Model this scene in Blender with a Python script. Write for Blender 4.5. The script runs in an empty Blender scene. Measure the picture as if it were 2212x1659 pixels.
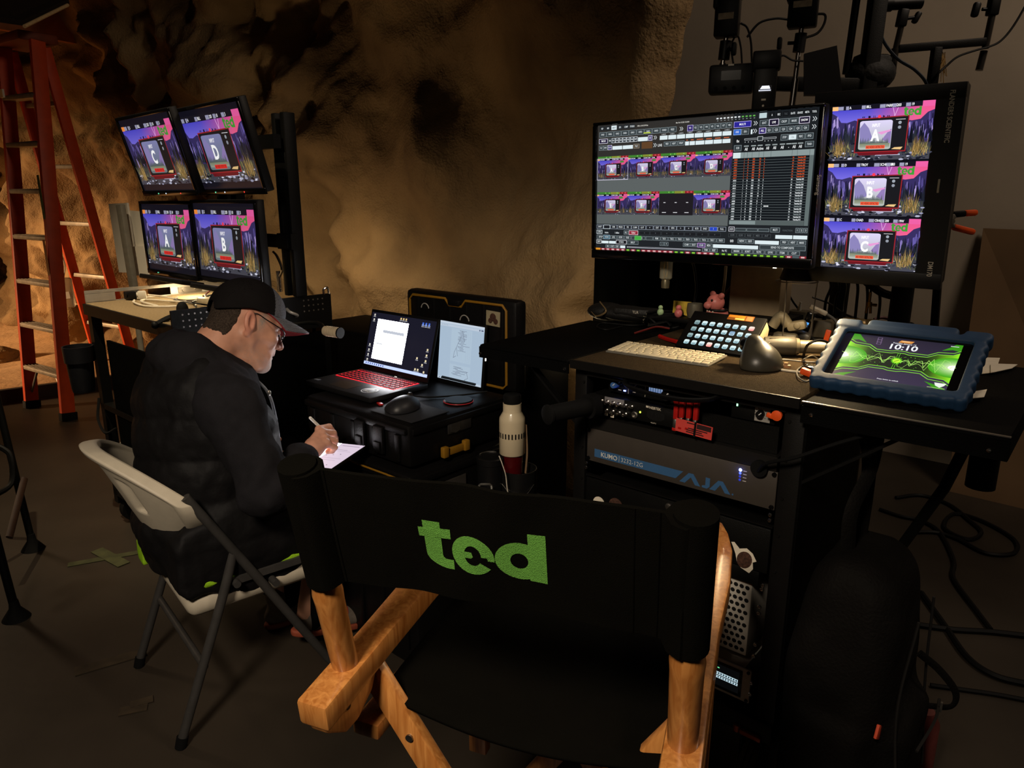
import bpy, bmesh, math, random
import numpy as np
from mathutils import Vector, Matrix, Euler, Quaternion

# ------------------------------------------------------------------ camera, world, big lights, exposure
SC = bpy.context.scene
COL = SC.collection
R = math.radians
FPX, CPITCH, CH = 1555.0, R(14.4), 1.43
cam = bpy.data.cameras.new('camera'); CAM = bpy.data.objects.new('camera', cam); COL.objects.link(CAM)
cam.sensor_fit = 'HORIZONTAL'; cam.sensor_width = 36.0; cam.lens = 36.0 * FPX / 2212.0
cam.clip_start = 0.05; cam.clip_end = 60
CAM.location = (0, 0, CH); CAM.rotation_euler = (R(90) - CPITCH, 0, 0)
SC.camera = CAM
SC.view_settings.view_transform = 'Standard'; SC.view_settings.look = 'None'
SC.view_settings.exposure = 0.0; SC.view_settings.gamma = 1.0; SC.view_settings.use_curve_mapping = False
W = bpy.data.worlds.new('dark_stage'); SC.world = W; W.use_nodes = True
W.node_tree.nodes['Background'].inputs[0].default_value = (1.0, 0.72, 0.5, 1)
W.node_tree.nodes['Background'].inputs[1].default_value = 0.003

def lamp(name, kind, loc, target, power, col, size=0.1, size_y=None, angle=60, blend=0.5, spread=180):
    d = bpy.data.lights.new(name, kind); d.energy = power; d.color = col
    if kind == 'AREA':
        d.shape = 'RECTANGLE' if size_y else 'SQUARE'; d.size = size
        if size_y: d.size_y = size_y
        d.spread = R(spread)
    elif kind == 'SPOT':
        d.shadow_soft_size = size; d.spot_size = R(angle); d.spot_blend = blend
    else: d.shadow_soft_size = size
    o = bpy.data.objects.new(name, d); COL.objects.link(o); o.location = loc
    o.rotation_euler = (Vector(target) - Vector(loc)).to_track_quat('-Z', 'Y').to_euler()
    return o
# weak warm work light far behind and above the photographer
lamp('stage_work_light', 'SPOT', (-0.75, -0.55, 2.55), (-0.22, 1.75, 0.55), 215, (1.0, 0.84, 0.66), 0.22, angle=64, blend=0.9)
# added unseen area fill that brightens the white wall from the upper right
lamp('side_fill', 'AREA', (2.6, 1.2, 3.9), (2.0, 4.2, 1.9), 38, (1.0, 0.80, 0.62), 0.8)
# added unseen overhead spot, brightens the left cart top and the foam board
lamp('cart_fill_spot', 'SPOT', (-1.75, 2.05, 3.3), (-1.55, 3.22, 1.0), 300, (1.0, 0.80, 0.52), 0.02, angle=54, blend=1.0)
# clip lamp tucked under the lower left monitor
lamp('cart_clip_light', 'SPOT', (-1.44, 3.27, 1.075), (-1.44, 3.26, 0.9), 4.5, (1.0, 0.78, 0.46), 0.02, angle=172, blend=0.3)
# orange set light washing the sand and the rock on the far left
lamp('set_light', 'SPOT', (-9.0, 3.4, 1.7), (-4.6, 6.2, -0.15), 2400, (1.0, 0.60, 0.30), 0.25, angle=50, blend=0.8)
# separate unseen spot added to imitate set light spill on the stage floor
lamp('set_spill_fill', 'SPOT', (-5.4, 4.6, 3.4), (-2.5, 3.1, 0.0), 120, (1.0, 0.68, 0.40), 0.3, angle=44, blend=1.0)
# warm lamp behind the left cart washing the rock wall
lamp('wall_wash_light', 'SPOT', (-1.28, 3.70, 1.08), (-0.80, 4.35, 1.5), 8.5, (1.0, 0.72, 0.42), 0.03, angle=160, blend=0.7)
# small work lamp behind the rack, low on the rock wall
lamp('rack_back_light', 'POINT', (0.22, 2.72, 0.86), (0, 0, 0), 1.6, (1.0, 0.74, 0.42), 0.03)
# desk lamp under the right hand monitor
lamp('desk_light', 'SPOT', (0.715, 1.735, 1.265), (0.66, 1.68, 1.04), 15, (1.0, 0.74, 0.40), 0.02, angle=150, blend=0.7)

# ------------------------------------------------------------------ helpers
def ray(px, py):
    u = (px - 1106) / FPX; v = (py - 829.5) / FPX
    return Vector((u, math.cos(CPITCH) - v * math.sin(CPITCH), -math.sin(CPITCH) - v * math.cos(CPITCH)))
def at(px, py, y):          # point of the place seen at that spot of the photo, y metres ahead
    r = ray(px, py); return Vector((0, 0, CH)) + r * (y / r.y)
def atz(px, py, z):         # the same at height z
    r = ray(px, py); return Vector((0, 0, CH)) + r * ((z - CH) / r.z)
def lin(c):
    c = [x / 255.0 for x in c[:3]]
    return tuple(x / 12.92 if x <= 0.04045 else ((x + 0.055) / 1.055) ** 2.4 for x in c)
def frame(loc, rz=0, rx=0, ry=0, rz2=0):
    return Matrix.Translation(loc) @ Matrix.Rotation(R(rz), 4, 'Z') @ Matrix.Rotation(R(ry), 4, 'Y') @ Matrix.Rotation(R(rx), 4, 'X') @ Matrix.Rotation(R(rz2), 4, 'Z')

MATS = {}
def mat(name, col, rough=0.6, metal=0.0, var=0.12, scale=30.0, bump=0.0, bscale=None, emit=None, estr=1.0, spec=0.5, coat=0.0, trans=0.0, sheen=0.0, ior=1.45):
    if name in MATS: return MATS[name]
    m = bpy.data.materials.new(name); m.use_nodes = True; nt = m.node_tree; b = nt.nodes['Principled BSDF']
    N, L = nt.nodes.new, nt.links.new
    c = lin(col)
    b.inputs['Roughness'].default_value = rough; b.inputs['Metallic'].default_value = metal
    b.inputs['Specular IOR Level'].default_value = spec; b.inputs['Coat Weight'].default_value = coat
    b.inputs['Transmission Weight'].default_value = trans; b.inputs['IOR'].default_value = ior
    b.inputs['Sheen Weight'].default_value = sheen
    b.inputs['Base Color'].default_value = (*c, 1)
    tc = N('ShaderNodeTexCoord')
    if var > 0:
        n = N('ShaderNodeTexNoise'); n.inputs['Scale'].default_value = scale; n.inputs['Detail'].default_value = 4
        L(tc.outputs['Object'], n.inputs['Vector'])
        mp = N('ShaderNodeMapRange'); mp.inputs[1].default_value = 0.3; mp.inputs[2].default_value = 0.7
        mp.inputs[3].default_value = 1 - var; mp.inputs[4].default_value = 1 + var
        L(n.outputs['Fac'], mp.inputs[0])
        mx = N('ShaderNodeMix'); mx.data_type = 'RGBA'; mx.blend_type = 'MULTIPLY'; mx.inputs[0].default_value = 1
        mx.inputs[6].default_value = (*c, 1); L(mp.outputs[0], mx.inputs[7]); L(mx.outputs[2], b.inputs['Base Color'])
    if bump > 0:
        n2 = N('ShaderNodeTexNoise'); n2.inputs['Scale'].default_value = bscale or scale * 4; n2.inputs['Detail'].default_value = 3
        L(tc.outputs['Object'], n2.inputs['Vector'])
        bp = N('ShaderNodeBump'); bp.inputs['Strength'].default_value = bump; bp.inputs['Distance'].default_value = 0.01
        L(n2.outputs['Fac'], bp.inputs['Height']); L(bp.outputs['Normal'], b.inputs['Normal'])
    if emit:
        b.inputs['Emission Color'].default_value = (*lin(emit), 1); b.inputs['Emission Strength'].default_value = estr
    MATS[name] = m; return m
def attr_mat(name, emissive, rough=0.35, bump=0.0, bscale=200):
    if name in MATS: return MATS[name]
    m = bpy.data.materials.new(name); m.use_nodes = True; nt = m.node_tree; b = nt.nodes['Principled BSDF']
    a = nt.nodes.new('ShaderNodeAttribute'); a.attribute_name = 'Col'
    b.inputs['Roughness'].default_value = rough
    if emissive:
        b.inputs['Base Color'].default_value = (0.004, 0.004, 0.005, 1); b.inputs['Specular IOR Level'].default_value = 0.25
        nt.links.new(a.outputs['Color'], b.inputs['Emission Color']); b.inputs['Emission Strength'].default_value = 1.0
    else:
        nt.links.new(a.outputs['Color'], b.inputs['Base Color'])
        if bump:
            n2 = nt.nodes.new('ShaderNodeTexNoise'); n2.inputs['Scale'].default_value = bscale
            tc = nt.nodes.new('ShaderNodeTexCoord'); nt.links.new(tc.outputs['Object'], n2.inputs['Vector'])
            bp = nt.nodes.new('ShaderNodeBump'); bp.inputs['Strength'].default_value = bump; bp.inputs['Distance'].default_value = 0.003
            nt.links.new(n2.outputs['Fac'], bp.inputs['Height']); nt.links.new(bp.outputs['Normal'], b.inputs['Normal'])
    MATS[name] = m; return m
DISPLAY = attr_mat('display_image', True); PRINT = attr_mat('printed_ink', False, 0.5)

BLACKP = mat('black_plastic', (11, 11, 12), 0.45, spec=0.3, var=0.1)
BLACKM = mat('black_powder_coat', (10, 10, 9), 0.5, spec=0.2, bump=0.1, bscale=400)
BLACKR = mat('black_rubber', (9, 9, 9), 0.8, spec=0.2)
BLACKG = mat('gloss_black', (8, 8, 9), 0.15, var=0)
CHROME = mat('chrome', (205, 200, 195), 0.22, 1.0, var=0.05)
STEEL = mat('brushed_steel', (150, 146, 140), 0.4, 1.0, var=0.1)
ALU = mat('aluminium', (190, 186, 178), 0.45, 0.6, var=0.08)
WHITEP = mat('white_plastic', (205, 198, 182), 0.45, var=0.05)
CABLEB = mat('black_cable', (10, 10, 10), 0.6, spec=0.2, var=0)
CABLEW = mat('white_cable', (215, 205, 185), 0.5, var=0)
CABLEG = mat('grey_cable', (90, 88, 84), 0.5, var=0)
CABLER = mat('red_cable', (88, 16, 12), 0.5, var=0)
REDP = mat('red_plastic', (168, 26, 22), 0.35, var=0.08)
ORANGEP = mat('orange_plastic', (228, 84, 30), 0.4, var=0.06)
BRASS = mat('brass', (190, 150, 80), 0.3, 1.0, var=0.05)
PAPER = mat('paper', (225, 215, 195), 0.8, var=0.05)

def rmat(a, b):
    d = (Vector(b) - Vector(a)); L = d.length
    return Matrix.Translation(a) @ d.to_track_quat('Z', 'Y').to_matrix().to_4x4(), L
def catmull(pts, n=6, closed=False):
    P = [Vector(p) for p in pts]; out = []
    m = len(P); rng = m if closed else m - 1
    for i in range(rng):
        if closed: p0, p1, p2, p3 = P[i - 1], P[i], P[(i + 1) % m], P[(i + 2) % m]
        else:
            p1, p2 = P[i], P[i + 1]; p0 = P[i - 1] if i else p1 * 2 - p2; p3 = P[i + 2] if i + 2 < m else p2 * 2 - p1
        for k in range(n):
            t = k / n; t2 = t * t; t3 = t2 * t
            out.append(0.5 * ((2 * p1) + (p2 - p0) * t + (2 * p0 - 5 * p1 + 4 * p2 - p3) * t2 + (3 * p1 - p0 - 3 * p2 + p3) * t3))
    if not closed: out.append(P[-1])
    return out
class MB:
    def __init__(s): s.v = []; s.f = []; s.mi = []; s.T = Matrix()
    def add(s, vs, fs, mi=0, M=None):
        o = len(s.v); T = s.T @ M if M is not None else s.T
        s.v += [tuple(T @ Vector(v)) for v in vs]
        s.f += [tuple(i + o for i in f) for f in fs]; s.mi += [mi] * len(fs); return s
    def bm(s, b, mi=0, M=None):
        b.verts.ensure_lookup_table(); b.verts.index_update()
        s.add([v.co for v in b.verts], [[v.index for v in f.verts] for f in b.faces], mi, M); b.free(); return s
    def box(s, c, size, rot=None, mi=0, bev=0.0, seg=2, M=None):
        b = bmesh.new(); bmesh.ops.create_cube(b, size=1.0)
        for v in b.verts: v.co = Vector((v.co.x * size[0], v.co.y * size[1], v.co.z * size[2]))
        if bev > 0: bmesh.ops.bevel(b, geom=b.edges[:], offset=min(bev, min(size) * 0.49), segments=seg, profile=0.5, affect='EDGES')
        T = Matrix.Translation(c)
        if rot is not None: T = T @ (rot.to_4x4() if isinstance(rot, Matrix) else Euler(rot).to_matrix().to_4x4())
        return s.bm(b, mi, M @ T if M is not None else T)
    def cyl(s, a, b, r, r2=None, n=16, mi=0, cap=True, rings=None):
        T, L = rmat(a, b); r2 = r if r2 is None else r2
        vs = [(r * math.cos(t), r * math.sin(t), 0) for t in [2 * math.pi * i / n for i in range(n)]] + [(r2 * math.cos(t), r2 * math.sin(t), L) for t in [2 * math.pi * i / n for i in range(n)]]
        fs = [(i, (i + 1) % n, n + (i + 1) % n, n + i) for i in range(n)]
        if cap: fs += [tuple(range(n))[::-1], tuple(range(n, 2 * n))]
        return s.add(vs, fs, mi, T)
    def tube(s, pts, r, n=8, mi=0, closed=False, sub=0, rs=None, flat=1.0):
        P = catmull(pts, sub, closed) if sub else [Vector(p) for p in pts]
        m = len(P); rr = [r] * m if rs is None else [rs[0] + (rs[1] - rs[0]) * i / (m - 1) for i in range(m)]
        up = None; rings = []
        for i in range(m):
            t = (P[(i + 1) % m] - P[i - 1]) if closed else (P[min(i + 1, m - 1)] - P[max(i - 1, 0)])
            if t.length < 1e-9: t = Vector((0, 0, 1))
            t.normalize()
            if up is None: up = t.orthogonal().normalized()
            up = (up - t * up.dot(t)); up = up.normalized() if up.length > 1e-6 else t.orthogonal().normalized()
            sd = t.cross(up); rings.append([P[i] + (up * math.cos(a) * flat + sd * math.sin(a)) * rr[i] for a in [2 * math.pi * k / n for k in range(n)]])
        vs = [v for g in rings for v in g]; fs = []
        for i in range(m if closed else m - 1):
            j = (i + 1) % m
            for k in range(n): fs.append((i * n + k, i * n + (k + 1) % n, j * n + (k + 1) % n, j * n + k))
        if not closed: fs += [tuple(range(n))[::-1], tuple(range((m - 1) * n, m * n))]
        return s.add(vs, fs, mi)
    def lathe(s, prof, n=24, M=None, mi=0):
        vs = [(r * math.cos(2 * math.pi * k / n), r * math.sin(2 * math.pi * k / n), z) for r, z in prof for k in range(n)]
        fs = [(i * n + k, i * n + (k + 1) % n, (i + 1) * n + (k + 1) % n, (i + 1) * n + k) for i in range(len(prof) - 1) for k in range(n)]
        fs += [tuple(range(n))[::-1], tuple(range((len(prof) - 1) * n, len(prof) * n))]
        return s.add(vs, fs, mi, M)
    def ell(s, c, r, rot=None, nu=16, nv=10, mi=0, M=None):
        vs = [(0, 0, -1)]; fs = []
        for j in range(1, nv):
            p = -math.pi / 2 + math.pi * j / nv
            vs += [(math.cos(p) * math.cos(2 * math.pi * i / nu), math.cos(p) * math.sin(2 * math.pi * i / nu), math.sin(p)) for i in range(nu)]
        vs.append((0, 0, 1)); t = len(vs) - 1
        for i in range(nu):
            fs.append((0, 1 + (i + 1) % nu, 1 + i)); fs.append((t, 1 + (nv - 2) * nu + i, 1 + (nv - 2) * nu + (i + 1) % nu))
            for j in range(nv - 2): fs.append((1 + j * nu + i, 1 + j * nu + (i + 1) % nu, 1 + (j + 1) * nu + (i + 1) % nu, 1 + (j + 1) * nu + i))
        T = Matrix.Translation(c)
        if rot is not None: T = T @ Euler(rot).to_matrix().to_4x4()
        T = T @ Matrix.Diagonal((r[0], r[1], r[2], 1))
        return s.add(vs, fs, mi, M @ T if M is not None else T)
    def prism(s, poly, t, M=None, mi=0, bev=0):
        n = len(poly)
        b = bmesh.new(); a = [b.verts.new((x, y, 0)) for x, y in poly]; c = [b.verts.new((x, y, t)) for x, y in poly]
        b.faces.new(a[::-1]); b.faces.new(c)
        for i in range(n): b.faces.new((a[i], a[(i + 1) % n], c[(i + 1) % n], c[i]))
        bmesh.ops.recalc_face_normals(b, faces=b.faces[:])
        if bev: bmesh.ops.bevel(b, geom=b.edges[:], offset=bev, segments=2, profile=0.5, affect='EDGES')
        return s.bm(b, mi, M)
    def text(s, txt, size, M, mi=0, ext=0.0002, bold=0.0, align='LEFT', sx=1.0, shear=0.0):
        vs, fs = text_geo(txt, bold, align, ext / size, shear)
        return s.add([(x * size * sx, y * size, z * size) for x, y, z in vs], fs, mi, M)
    def build(s, name, mats, parent=None, smooth=40, M=None):
        me = bpy.data.meshes.new(name); me.from_pydata(s.v, [], s.f); 
        if not isinstance(mats, (list, tuple)): mats = [mats]
        for m in mats: me.materials.append(m)
        if len(mats) > 1: me.polygons.foreach_set('material_index', s.mi)
        if smooth:
            me.polygons.foreach_set('use_smooth', [True] * len(me.polygons)); me.update()
            me.set_sharp_from_angle(angle=R(smooth))
        me.update()
        o = bpy.data.objects.new(name, me); COL.objects.link(o)
        if M is not None: o.matrix_local = M
        if parent is not None: o.parent = parent
        return o
TXT = {}
def text_geo(txt, bold, align, ext, shear):
    k = (txt, bold, align, round(ext, 5), shear)
    if k in TXT: return TXT[k]
    cu = bpy.data.curves.new('t', 'FONT'); cu.body = txt; cu.size = 1.0; cu.offset = bold; cu.align_x = align; cu.extrude = ext; cu.resolution_u = 3; cu.shear = shear
    ob = bpy.data.objects.new('t', cu); COL.objects.link(ob); dg = bpy.context.evaluated_depsgraph_get()
    me = bpy.data.meshes.new_from_object(ob.evaluated_get(dg))
    TXT[k] = ([tuple(v.co) for v in me.vertices], [tuple(p.vertices) for p in me.polygons])
    bpy.data.objects.remove(ob); bpy.data.curves.remove(cu); bpy.data.meshes.remove(me); return TXT[k]
class Canvas:               # flat picture: coloured shapes on a display or a print, unit square stretched to w x h
    def __init__(s, w, h): s.w, s.h = w, h; s.v = []; s.f = []; s.c = []; s.z = 0.0; s.clip = None
    def P(s, x, y): return ((x - 0.5) * s.w, (0.5 - y) * s.h)
    def poly(s, pts, col, cols=None, g=1.0):
        s.z += 0.0000015; o = len(s.v)
        for i, (x, y) in enumerate(pts):
            X, Y = s.P(x, y); s.v.append((X, Y, s.z)); c = lin(cols[i] if cols else col); s.c.append((c[0] * g, c[1] * g, c[2] * g, 1))
        s.f.append(tuple(range(o, o + len(pts)))[::-1])
    def rect(s, x0, y0, x1, y1, col, col2=None, g=1.0):
        s.poly([(x0, y0), (x1, y0), (x1, y1), (x0, y1)], col, [col, col, col2, col2] if col2 else None, g)
    def disc(s, x, y, r, col, n=12, g=1.0):
        a = s.h / s.w; s.poly([(x + r * a * math.cos(-2 * math.pi * i / n), y + r * math.sin(-2 * math.pi * i / n)) for i in range(n)], col, g=g)
    def line(s, x0, y0, x1, y1, t, col, g=1.0):
        a = s.w / s.h; dx, dy = (x1 - x0) * a, y1 - y0; L = math.hypot(dx, dy) or 1; nx, ny = -dy / L * t / 2 / a, dx / L * t / 2
        s.poly([(x0 + nx, y0 + ny), (x1 + nx, y1 + ny), (x1 - nx, y1 - ny), (x0 - nx, y0 - ny)], col, g=g)
    def text(s, txt, x, y, h, col, bold=0.0, sx=1.0, align='LEFT', shear=0.0, g=1.0):
        vs, fs = text_geo(txt, bold, align, 0.0, shear); s.z += 0.0000015; o = len(s.v); c = lin(col); X, Y = s.P(x, y); k = h * s.h / 0.7
        for a, b, _ in vs: s.v.append((X + a * k * sx, Y + b * k, s.z)); s.c.append((c[0] * g, c[1] * g, c[2] * g, 1))
        s.f += [tuple(i + o for i in f) for f in fs]
    def build(s, name, parent, M, material=None):
        me = bpy.data.meshes.new(name); me.from_pydata(s.v, [], s.f); me.materials.append(material or DISPLAY)
        a = me.color_attributes.new('Col', 'FLOAT_COLOR', 'POINT'); a.data.foreach_set('color', [q for c in s.c for q in c]); me.update()
        o = bpy.data.objects.new(name, me); COL.objects.link(o); o.matrix_local = M; o.parent = parent; return o
def tag(o, label=None, cat=None, group=None, kind=None):
    if label: o['label'] = label
    if cat: o['category'] = cat
    if group: o['group'] = group
    if kind: o['kind'] = kind
    return o
def thing(name, label, cat, M, group=None):
    o = bpy.data.objects.new(name, None); COL.objects.link(o); o.empty_display_size = 0.05
    o.matrix_local = M if isinstance(M, Matrix) else Matrix.Translation(M); return tag(o, label, cat, group)
def copy_tree(o, parent=None):
    c = o.copy(); COL.objects.link(c)
    if parent is not None: c.parent = parent
    for ch in list(o.children): copy_tree(ch, c)
    return c
def cable(name, pts, r, m, label, cat='cable', group=None, sub=6, n=6, flat=1.0):
    b = MB(); b.tube(pts, r, n, sub=sub, flat=flat); return tag(b.build(name, m), label, cat, group)
# fractal noise on numpy arrays
def vnoise(x, y, z, seed=0):
    xi, yi, zi = np.floor(x).astype(np.int64), np.floor(y).astype(np.int64), np.floor(z).astype(np.int64)
    fx, fy, fz = x - xi, y - yi, z - zi
    fx, fy, fz = [q * q * (3 - 2 * q) for q in (fx, fy, fz)]
    def h(a, b, c):
        n = (a * 374761393 + b * 668265263 + c * 1440662683 + seed * 974711) & 0xffffffff
        n = ((n ^ (n >> 13)) * 1274126177) & 0xffffffff
        return ((n ^ (n >> 16)) & 0xffff) / 65535.0
    def lp(a, b, t): return a + (b - a) * t
    return lp(lp(lp(h(xi, yi, zi), h(xi + 1, yi, zi), fx), lp(h(xi, yi + 1, zi), h(xi + 1, yi + 1, zi), fx), fy),
              lp(lp(h(xi, yi, zi + 1), h(xi + 1, yi, zi + 1), fx), lp(h(xi, yi + 1, zi + 1), h(xi + 1, yi + 1, zi + 1), fx), fy), fz) * 2 - 1
def fbm(x, y, z, o=4, seed=0):
    s = 0; a = 1.0
    for i in range(o): s = s + a * vnoise(x, y, z, seed + i); x, y, z = x * 2.03, y * 2.03, z * 2.03; a *= 0.5
    return s
# signed distance modelling: smooth unions meshed by surface nets
def smin(a, b, k): h = np.clip(0.5 + 0.5 * (b - a) / k, 0, 1); return b + (a - b) * h - k * h * (1 - h)
def smax(a, b, k): return -smin(-a, -b, k)
def sd_cone(P, a, b, ra, rb):
    a, b = np.array(a, float), np.array(b, float); ab = b - a
    t = np.clip(((P - a) @ ab) / max(ab @ ab, 1e-9), 0, 1)
    return np.linalg.norm(P - a - t[..., None] * ab, axis=-1) - (ra + (rb - ra) * t)
def sd_ell(P, c, r, M=None):
    q = P - np.array(c, float)
    if M is not None: q = q @ np.array(M.to_3x3())
    q = q / np.array(r, float); k = np.linalg.norm(q, axis=-1)
    return (k - 1) * k / np.maximum(np.linalg.norm(q / np.array(r, float), axis=-1), 1e-6)
def surface_net(fn, lo, hi, h):
    lo = np.array(lo, float); n = np.ceil((np.array(hi) - lo) / h).astype(int) + 1
    ax = [lo[i] + h * np.arange(n[i]) for i in range(3)]
    F = np.empty(n, np.float32)
    for i in range(n[0]):
        Y, Z = np.meshgrid(ax[1], ax[2], indexing='ij'); F[i] = fn(np.stack([np.full_like(Y, ax[0][i]), Y, Z], -1))
    S = F < 0; nx, ny, nz = n
    def cn(a, i, j, k): return a[i:nx - 1 + i, j:ny - 1 + j, k:nz - 1 + k]
    cs = [(i, j, k) for i in (0, 1) for j in (0, 1) for k in (0, 1)]
    tot = sum(cn(S, *c).astype(np.int8) for c in cs); act = (tot > 0) & (tot < 8)
    idx = np.full(act.shape, -1, np.int64); I = np.argwhere(act); idx[act] = np.arange(len(I))
    acc = np.zeros((len(I), 3)); cnt = np.zeros(len(I))
    for a in range(8):
        for b in range(a + 1, 8):
            A, B = np.array(cs[a]), np.array(cs[b])
            if abs(A - B).sum() != 1: continue
            fa = F[tuple((I + A).T)]; fb = F[tuple((I + B).T)]; m = (fa < 0) != (fb < 0)
            t = np.where(m, fa / np.where(np.abs(fa - fb) < 1e-12, 1, fa - fb), 0)
            acc += np.where(m[:, None], A + t[:, None] * (B - A), 0); cnt += m
    V = lo + h * (I + acc / cnt[:, None])
    Q = []
    for d in range(3):
        e = np.zeros(3, int); e[d] = 1; o1 = np.zeros(3, int); o1[(d + 1) % 3] = 1; o2 = np.zeros(3, int); o2[(d + 2) % 3] = 1
        sl = tuple(slice(0, n[i] - 1) for i in range(3)); sh = tuple(slice(e[i], n[i] - 1 + e[i]) for i in range(3))
        a = S[sl]; b = S[sh]; E = np.argwhere(a != b); E = E[(E[:, (d + 1) % 3] > 0) & (E[:, (d + 2) % 3] > 0)]
        q = [idx[tuple((E - o1 - o2).T)], idx[tuple((E - o2).T)], idx[tuple(E.T)], idx[tuple((E - o1).T)]]
        q = np.stack(q, 1); fl = ~a[tuple(E.T)]; q[fl] = q[fl][:, ::-1]; Q.append(q)
    Q = np.concatenate(Q); Q = Q[(Q >= 0).all(1)]
    return V, Q
def np_mesh(name, V, Q, mats, parent=None, smooth=True, colors=None, mi=None):
    me = bpy.data.meshes.new(name); me.from_pydata([tuple(v) for v in V.tolist()], [], [tuple(q) for q in Q.tolist()])
    for m in (mats if isinstance(mats, (list, tuple)) else [mats]): me.materials.append(m)
    if smooth: me.polygons.foreach_set('use_smooth', [True] * len(me.polygons))
    if colors is not None:
        a = me.color_attributes.new('Col', 'FLOAT_COLOR', 'POINT'); a.data.foreach_set('color', np.concatenate([colors, np.ones((len(colors), 1))], 1).ravel())
    if mi is not None: me.polygons.foreach_set('material_index', mi)
    me.update(); o = bpy.data.objects.new(name, me); COL.objects.link(o)
    if parent is not None: o.parent = parent
    return o
YAW = -40.3
# ------------------------------------------------------------------ the place: floor, rock wall, white wall, sand set
WN = Vector((math.sin(R(-YAW)), math.cos(R(-YAW)), 0)); WU = Vector((math.cos(R(-YAW)), -math.sin(R(-YAW)), 0))
fl = MB(); fl.add([(-14, -4, 0), (7, -4, 0), (7, 16, 0), (-14, 16, 0)], [(0, 1, 2, 3)])
fm = mat('stage_concrete', (50, 43, 35), 0.5, var=0.45, scale=1.3, bump=0.12, bscale=9)
tag(fl.build('floor', fm), kind='structure')
ce = MB(); ce.box((-3, 6, 5.6), (22, 22, 0.2)); tag(ce.build('ceiling', mat('dark_ceiling', (22, 19, 17), 0.9)), kind='structure')

rockm = bpy.data.materials.new('carved_stucco_rock'); rockm.use_nodes = True
nt = rockm.node_tree; b = nt.nodes['Principled BSDF']; N = nt.nodes.new; L = nt.links.new
tc = N('ShaderNodeTexCoord')
n1 = N('ShaderNodeTexNoise'); n1.inputs['Scale'].default_value = 1.1; n1.inputs['Detail'].default_value = 6; L(tc.outputs['Object'], n1.inputs['Vector'])
cr = N('ShaderNodeValToRGB'); L(n1.outputs['Fac'], cr.inputs[0])
cr.color_ramp.elements[0].position = 0.32; cr.color_ramp.elements[0].color = (*lin((96, 76, 54)), 1)
cr.color_ramp.elements[1].position = 0.68; cr.color_ramp.elements[1].color = (*lin((168, 140, 100)), 1)
L(cr.outputs[0], b.inputs['Base Color']); b.inputs['Roughness'].default_value = 0.95; b.inputs['Specular IOR Level'].default_value = 0.15
n2 = N('ShaderNodeTexNoise'); n2.inputs['Scale'].default_value = 85; n2.inputs['Detail'].default_value = 3; L(tc.outputs['Object'], n2.inputs['Vector'])
n3 = N('ShaderNodeTexNoise'); n3.inputs['Scale'].default_value = 11; n3.inputs['Detail'].default_value = 5; L(tc.outputs['Object'], n3.inputs['Vector'])
ma = N('ShaderNodeMath'); ma.operation = 'MULTIPLY_ADD'; ma.inputs[1].default_value = 0.35; L(n2.outputs['Fac'], ma.inputs[0]); L(n3.outputs['Fac'], ma.inputs[2])
bp = N('ShaderNodeBump'); bp.inputs['Strength'].default_value = 0.55; bp.inputs['Distance'].default_value = 0.035
L(ma.outputs[0], bp.inputs['Height']); L(bp.outputs['Normal'], b.inputs['Normal'])

def wall_end(z):            # outline of the free right edge of the rock
    return np.interp(z, [0, 0.5, 0.95, 1.15, 1.4, 2.0, 2.6, 3.5], [-1.35, -1.5, -1.78, -1.63, -1.50, -1.36, -1.26, -1.2])
WD = 2.62
nz, nt_ = 150, 460
zz = np.linspace(-0.05, 4.6, nz)[:, None] * np.ones((1, nt_)); q = np.linspace(0, 1, nt_)[None, :] ** 0.62
te = wall_end(zz) + 0.03 * fbm(zz * 5, zz * 0, zz * 0, 3, 5); tt = -11 + (te + 11) * q
left = np.clip((-2.9 - tt) / 1.2, 0, 1); left = left * left * (3 - 2 * left)
D = 0.20 * fbm(tt * 0.75, zz * 0.6, tt * 0, 3, 11) + 0.10 * (1 - 2 * np.abs(fbm(tt * 1.1 + zz * 0.5, zz * 0.9 - tt * 0.25, tt * 0 + 3, 3, 21))) * (0.55 + left)
D += left * 0.16 * fbm(tt * 2.6, zz * 2.8, tt * 0, 4, 31) + 0.035 * fbm(tt * 2.2, zz * 2.0, tt * 0, 4, 41)
D += 0.012 * fbm(tt * 9, zz * 9, tt * 0, 3, 51)
# drapery-like folds carved near the middle of the wall
D += 0.07 * np.exp(-((tt + 2.75 + 0.35 * (zz - 1.3)) / 0.22) ** 2) * np.exp(-((zz - 1.6) / 0.8) ** 2)
D += 0.16 * np.exp(-((tt + 1.95) / 0.5) ** 2) * np.exp(-((zz - 2.2) / 0.5) ** 2) + 0.05 * np.exp(-((zz - 0.98 - 0.05 * np.sin(tt * 3)) / 0.08) ** 2)
D += 0.12 * np.clip((tt + 3.4) * -0.2, 0, 1) * np.clip(zz - 1.6, 0, 2)
D -= np.where(q > 0.985, (q - 0.985) / 0.015, 0) ** 2 * 0.16
P = np.stack([WN.x * WD + WU.x * tt - WN.x * D, WN.y * WD + WU.y * tt - WN.y * D, zz], -1).reshape(-1, 3)
ii = np.arange(nz - 1)[:, None] * nt_ + np.arange(nt_ - 1)[None, :]
Qd = np.stack([ii, ii + 1, ii + nt_ + 1, ii + nt_], -1).reshape(-1, 4)
wb = np_mesh('wall_back', P, Qd, rockm); tag(wb, kind='structure')
so = wb.modifiers.new('thickness', 'SOLIDIFY'); so.thickness = 0.09; so.offset = -1

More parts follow.
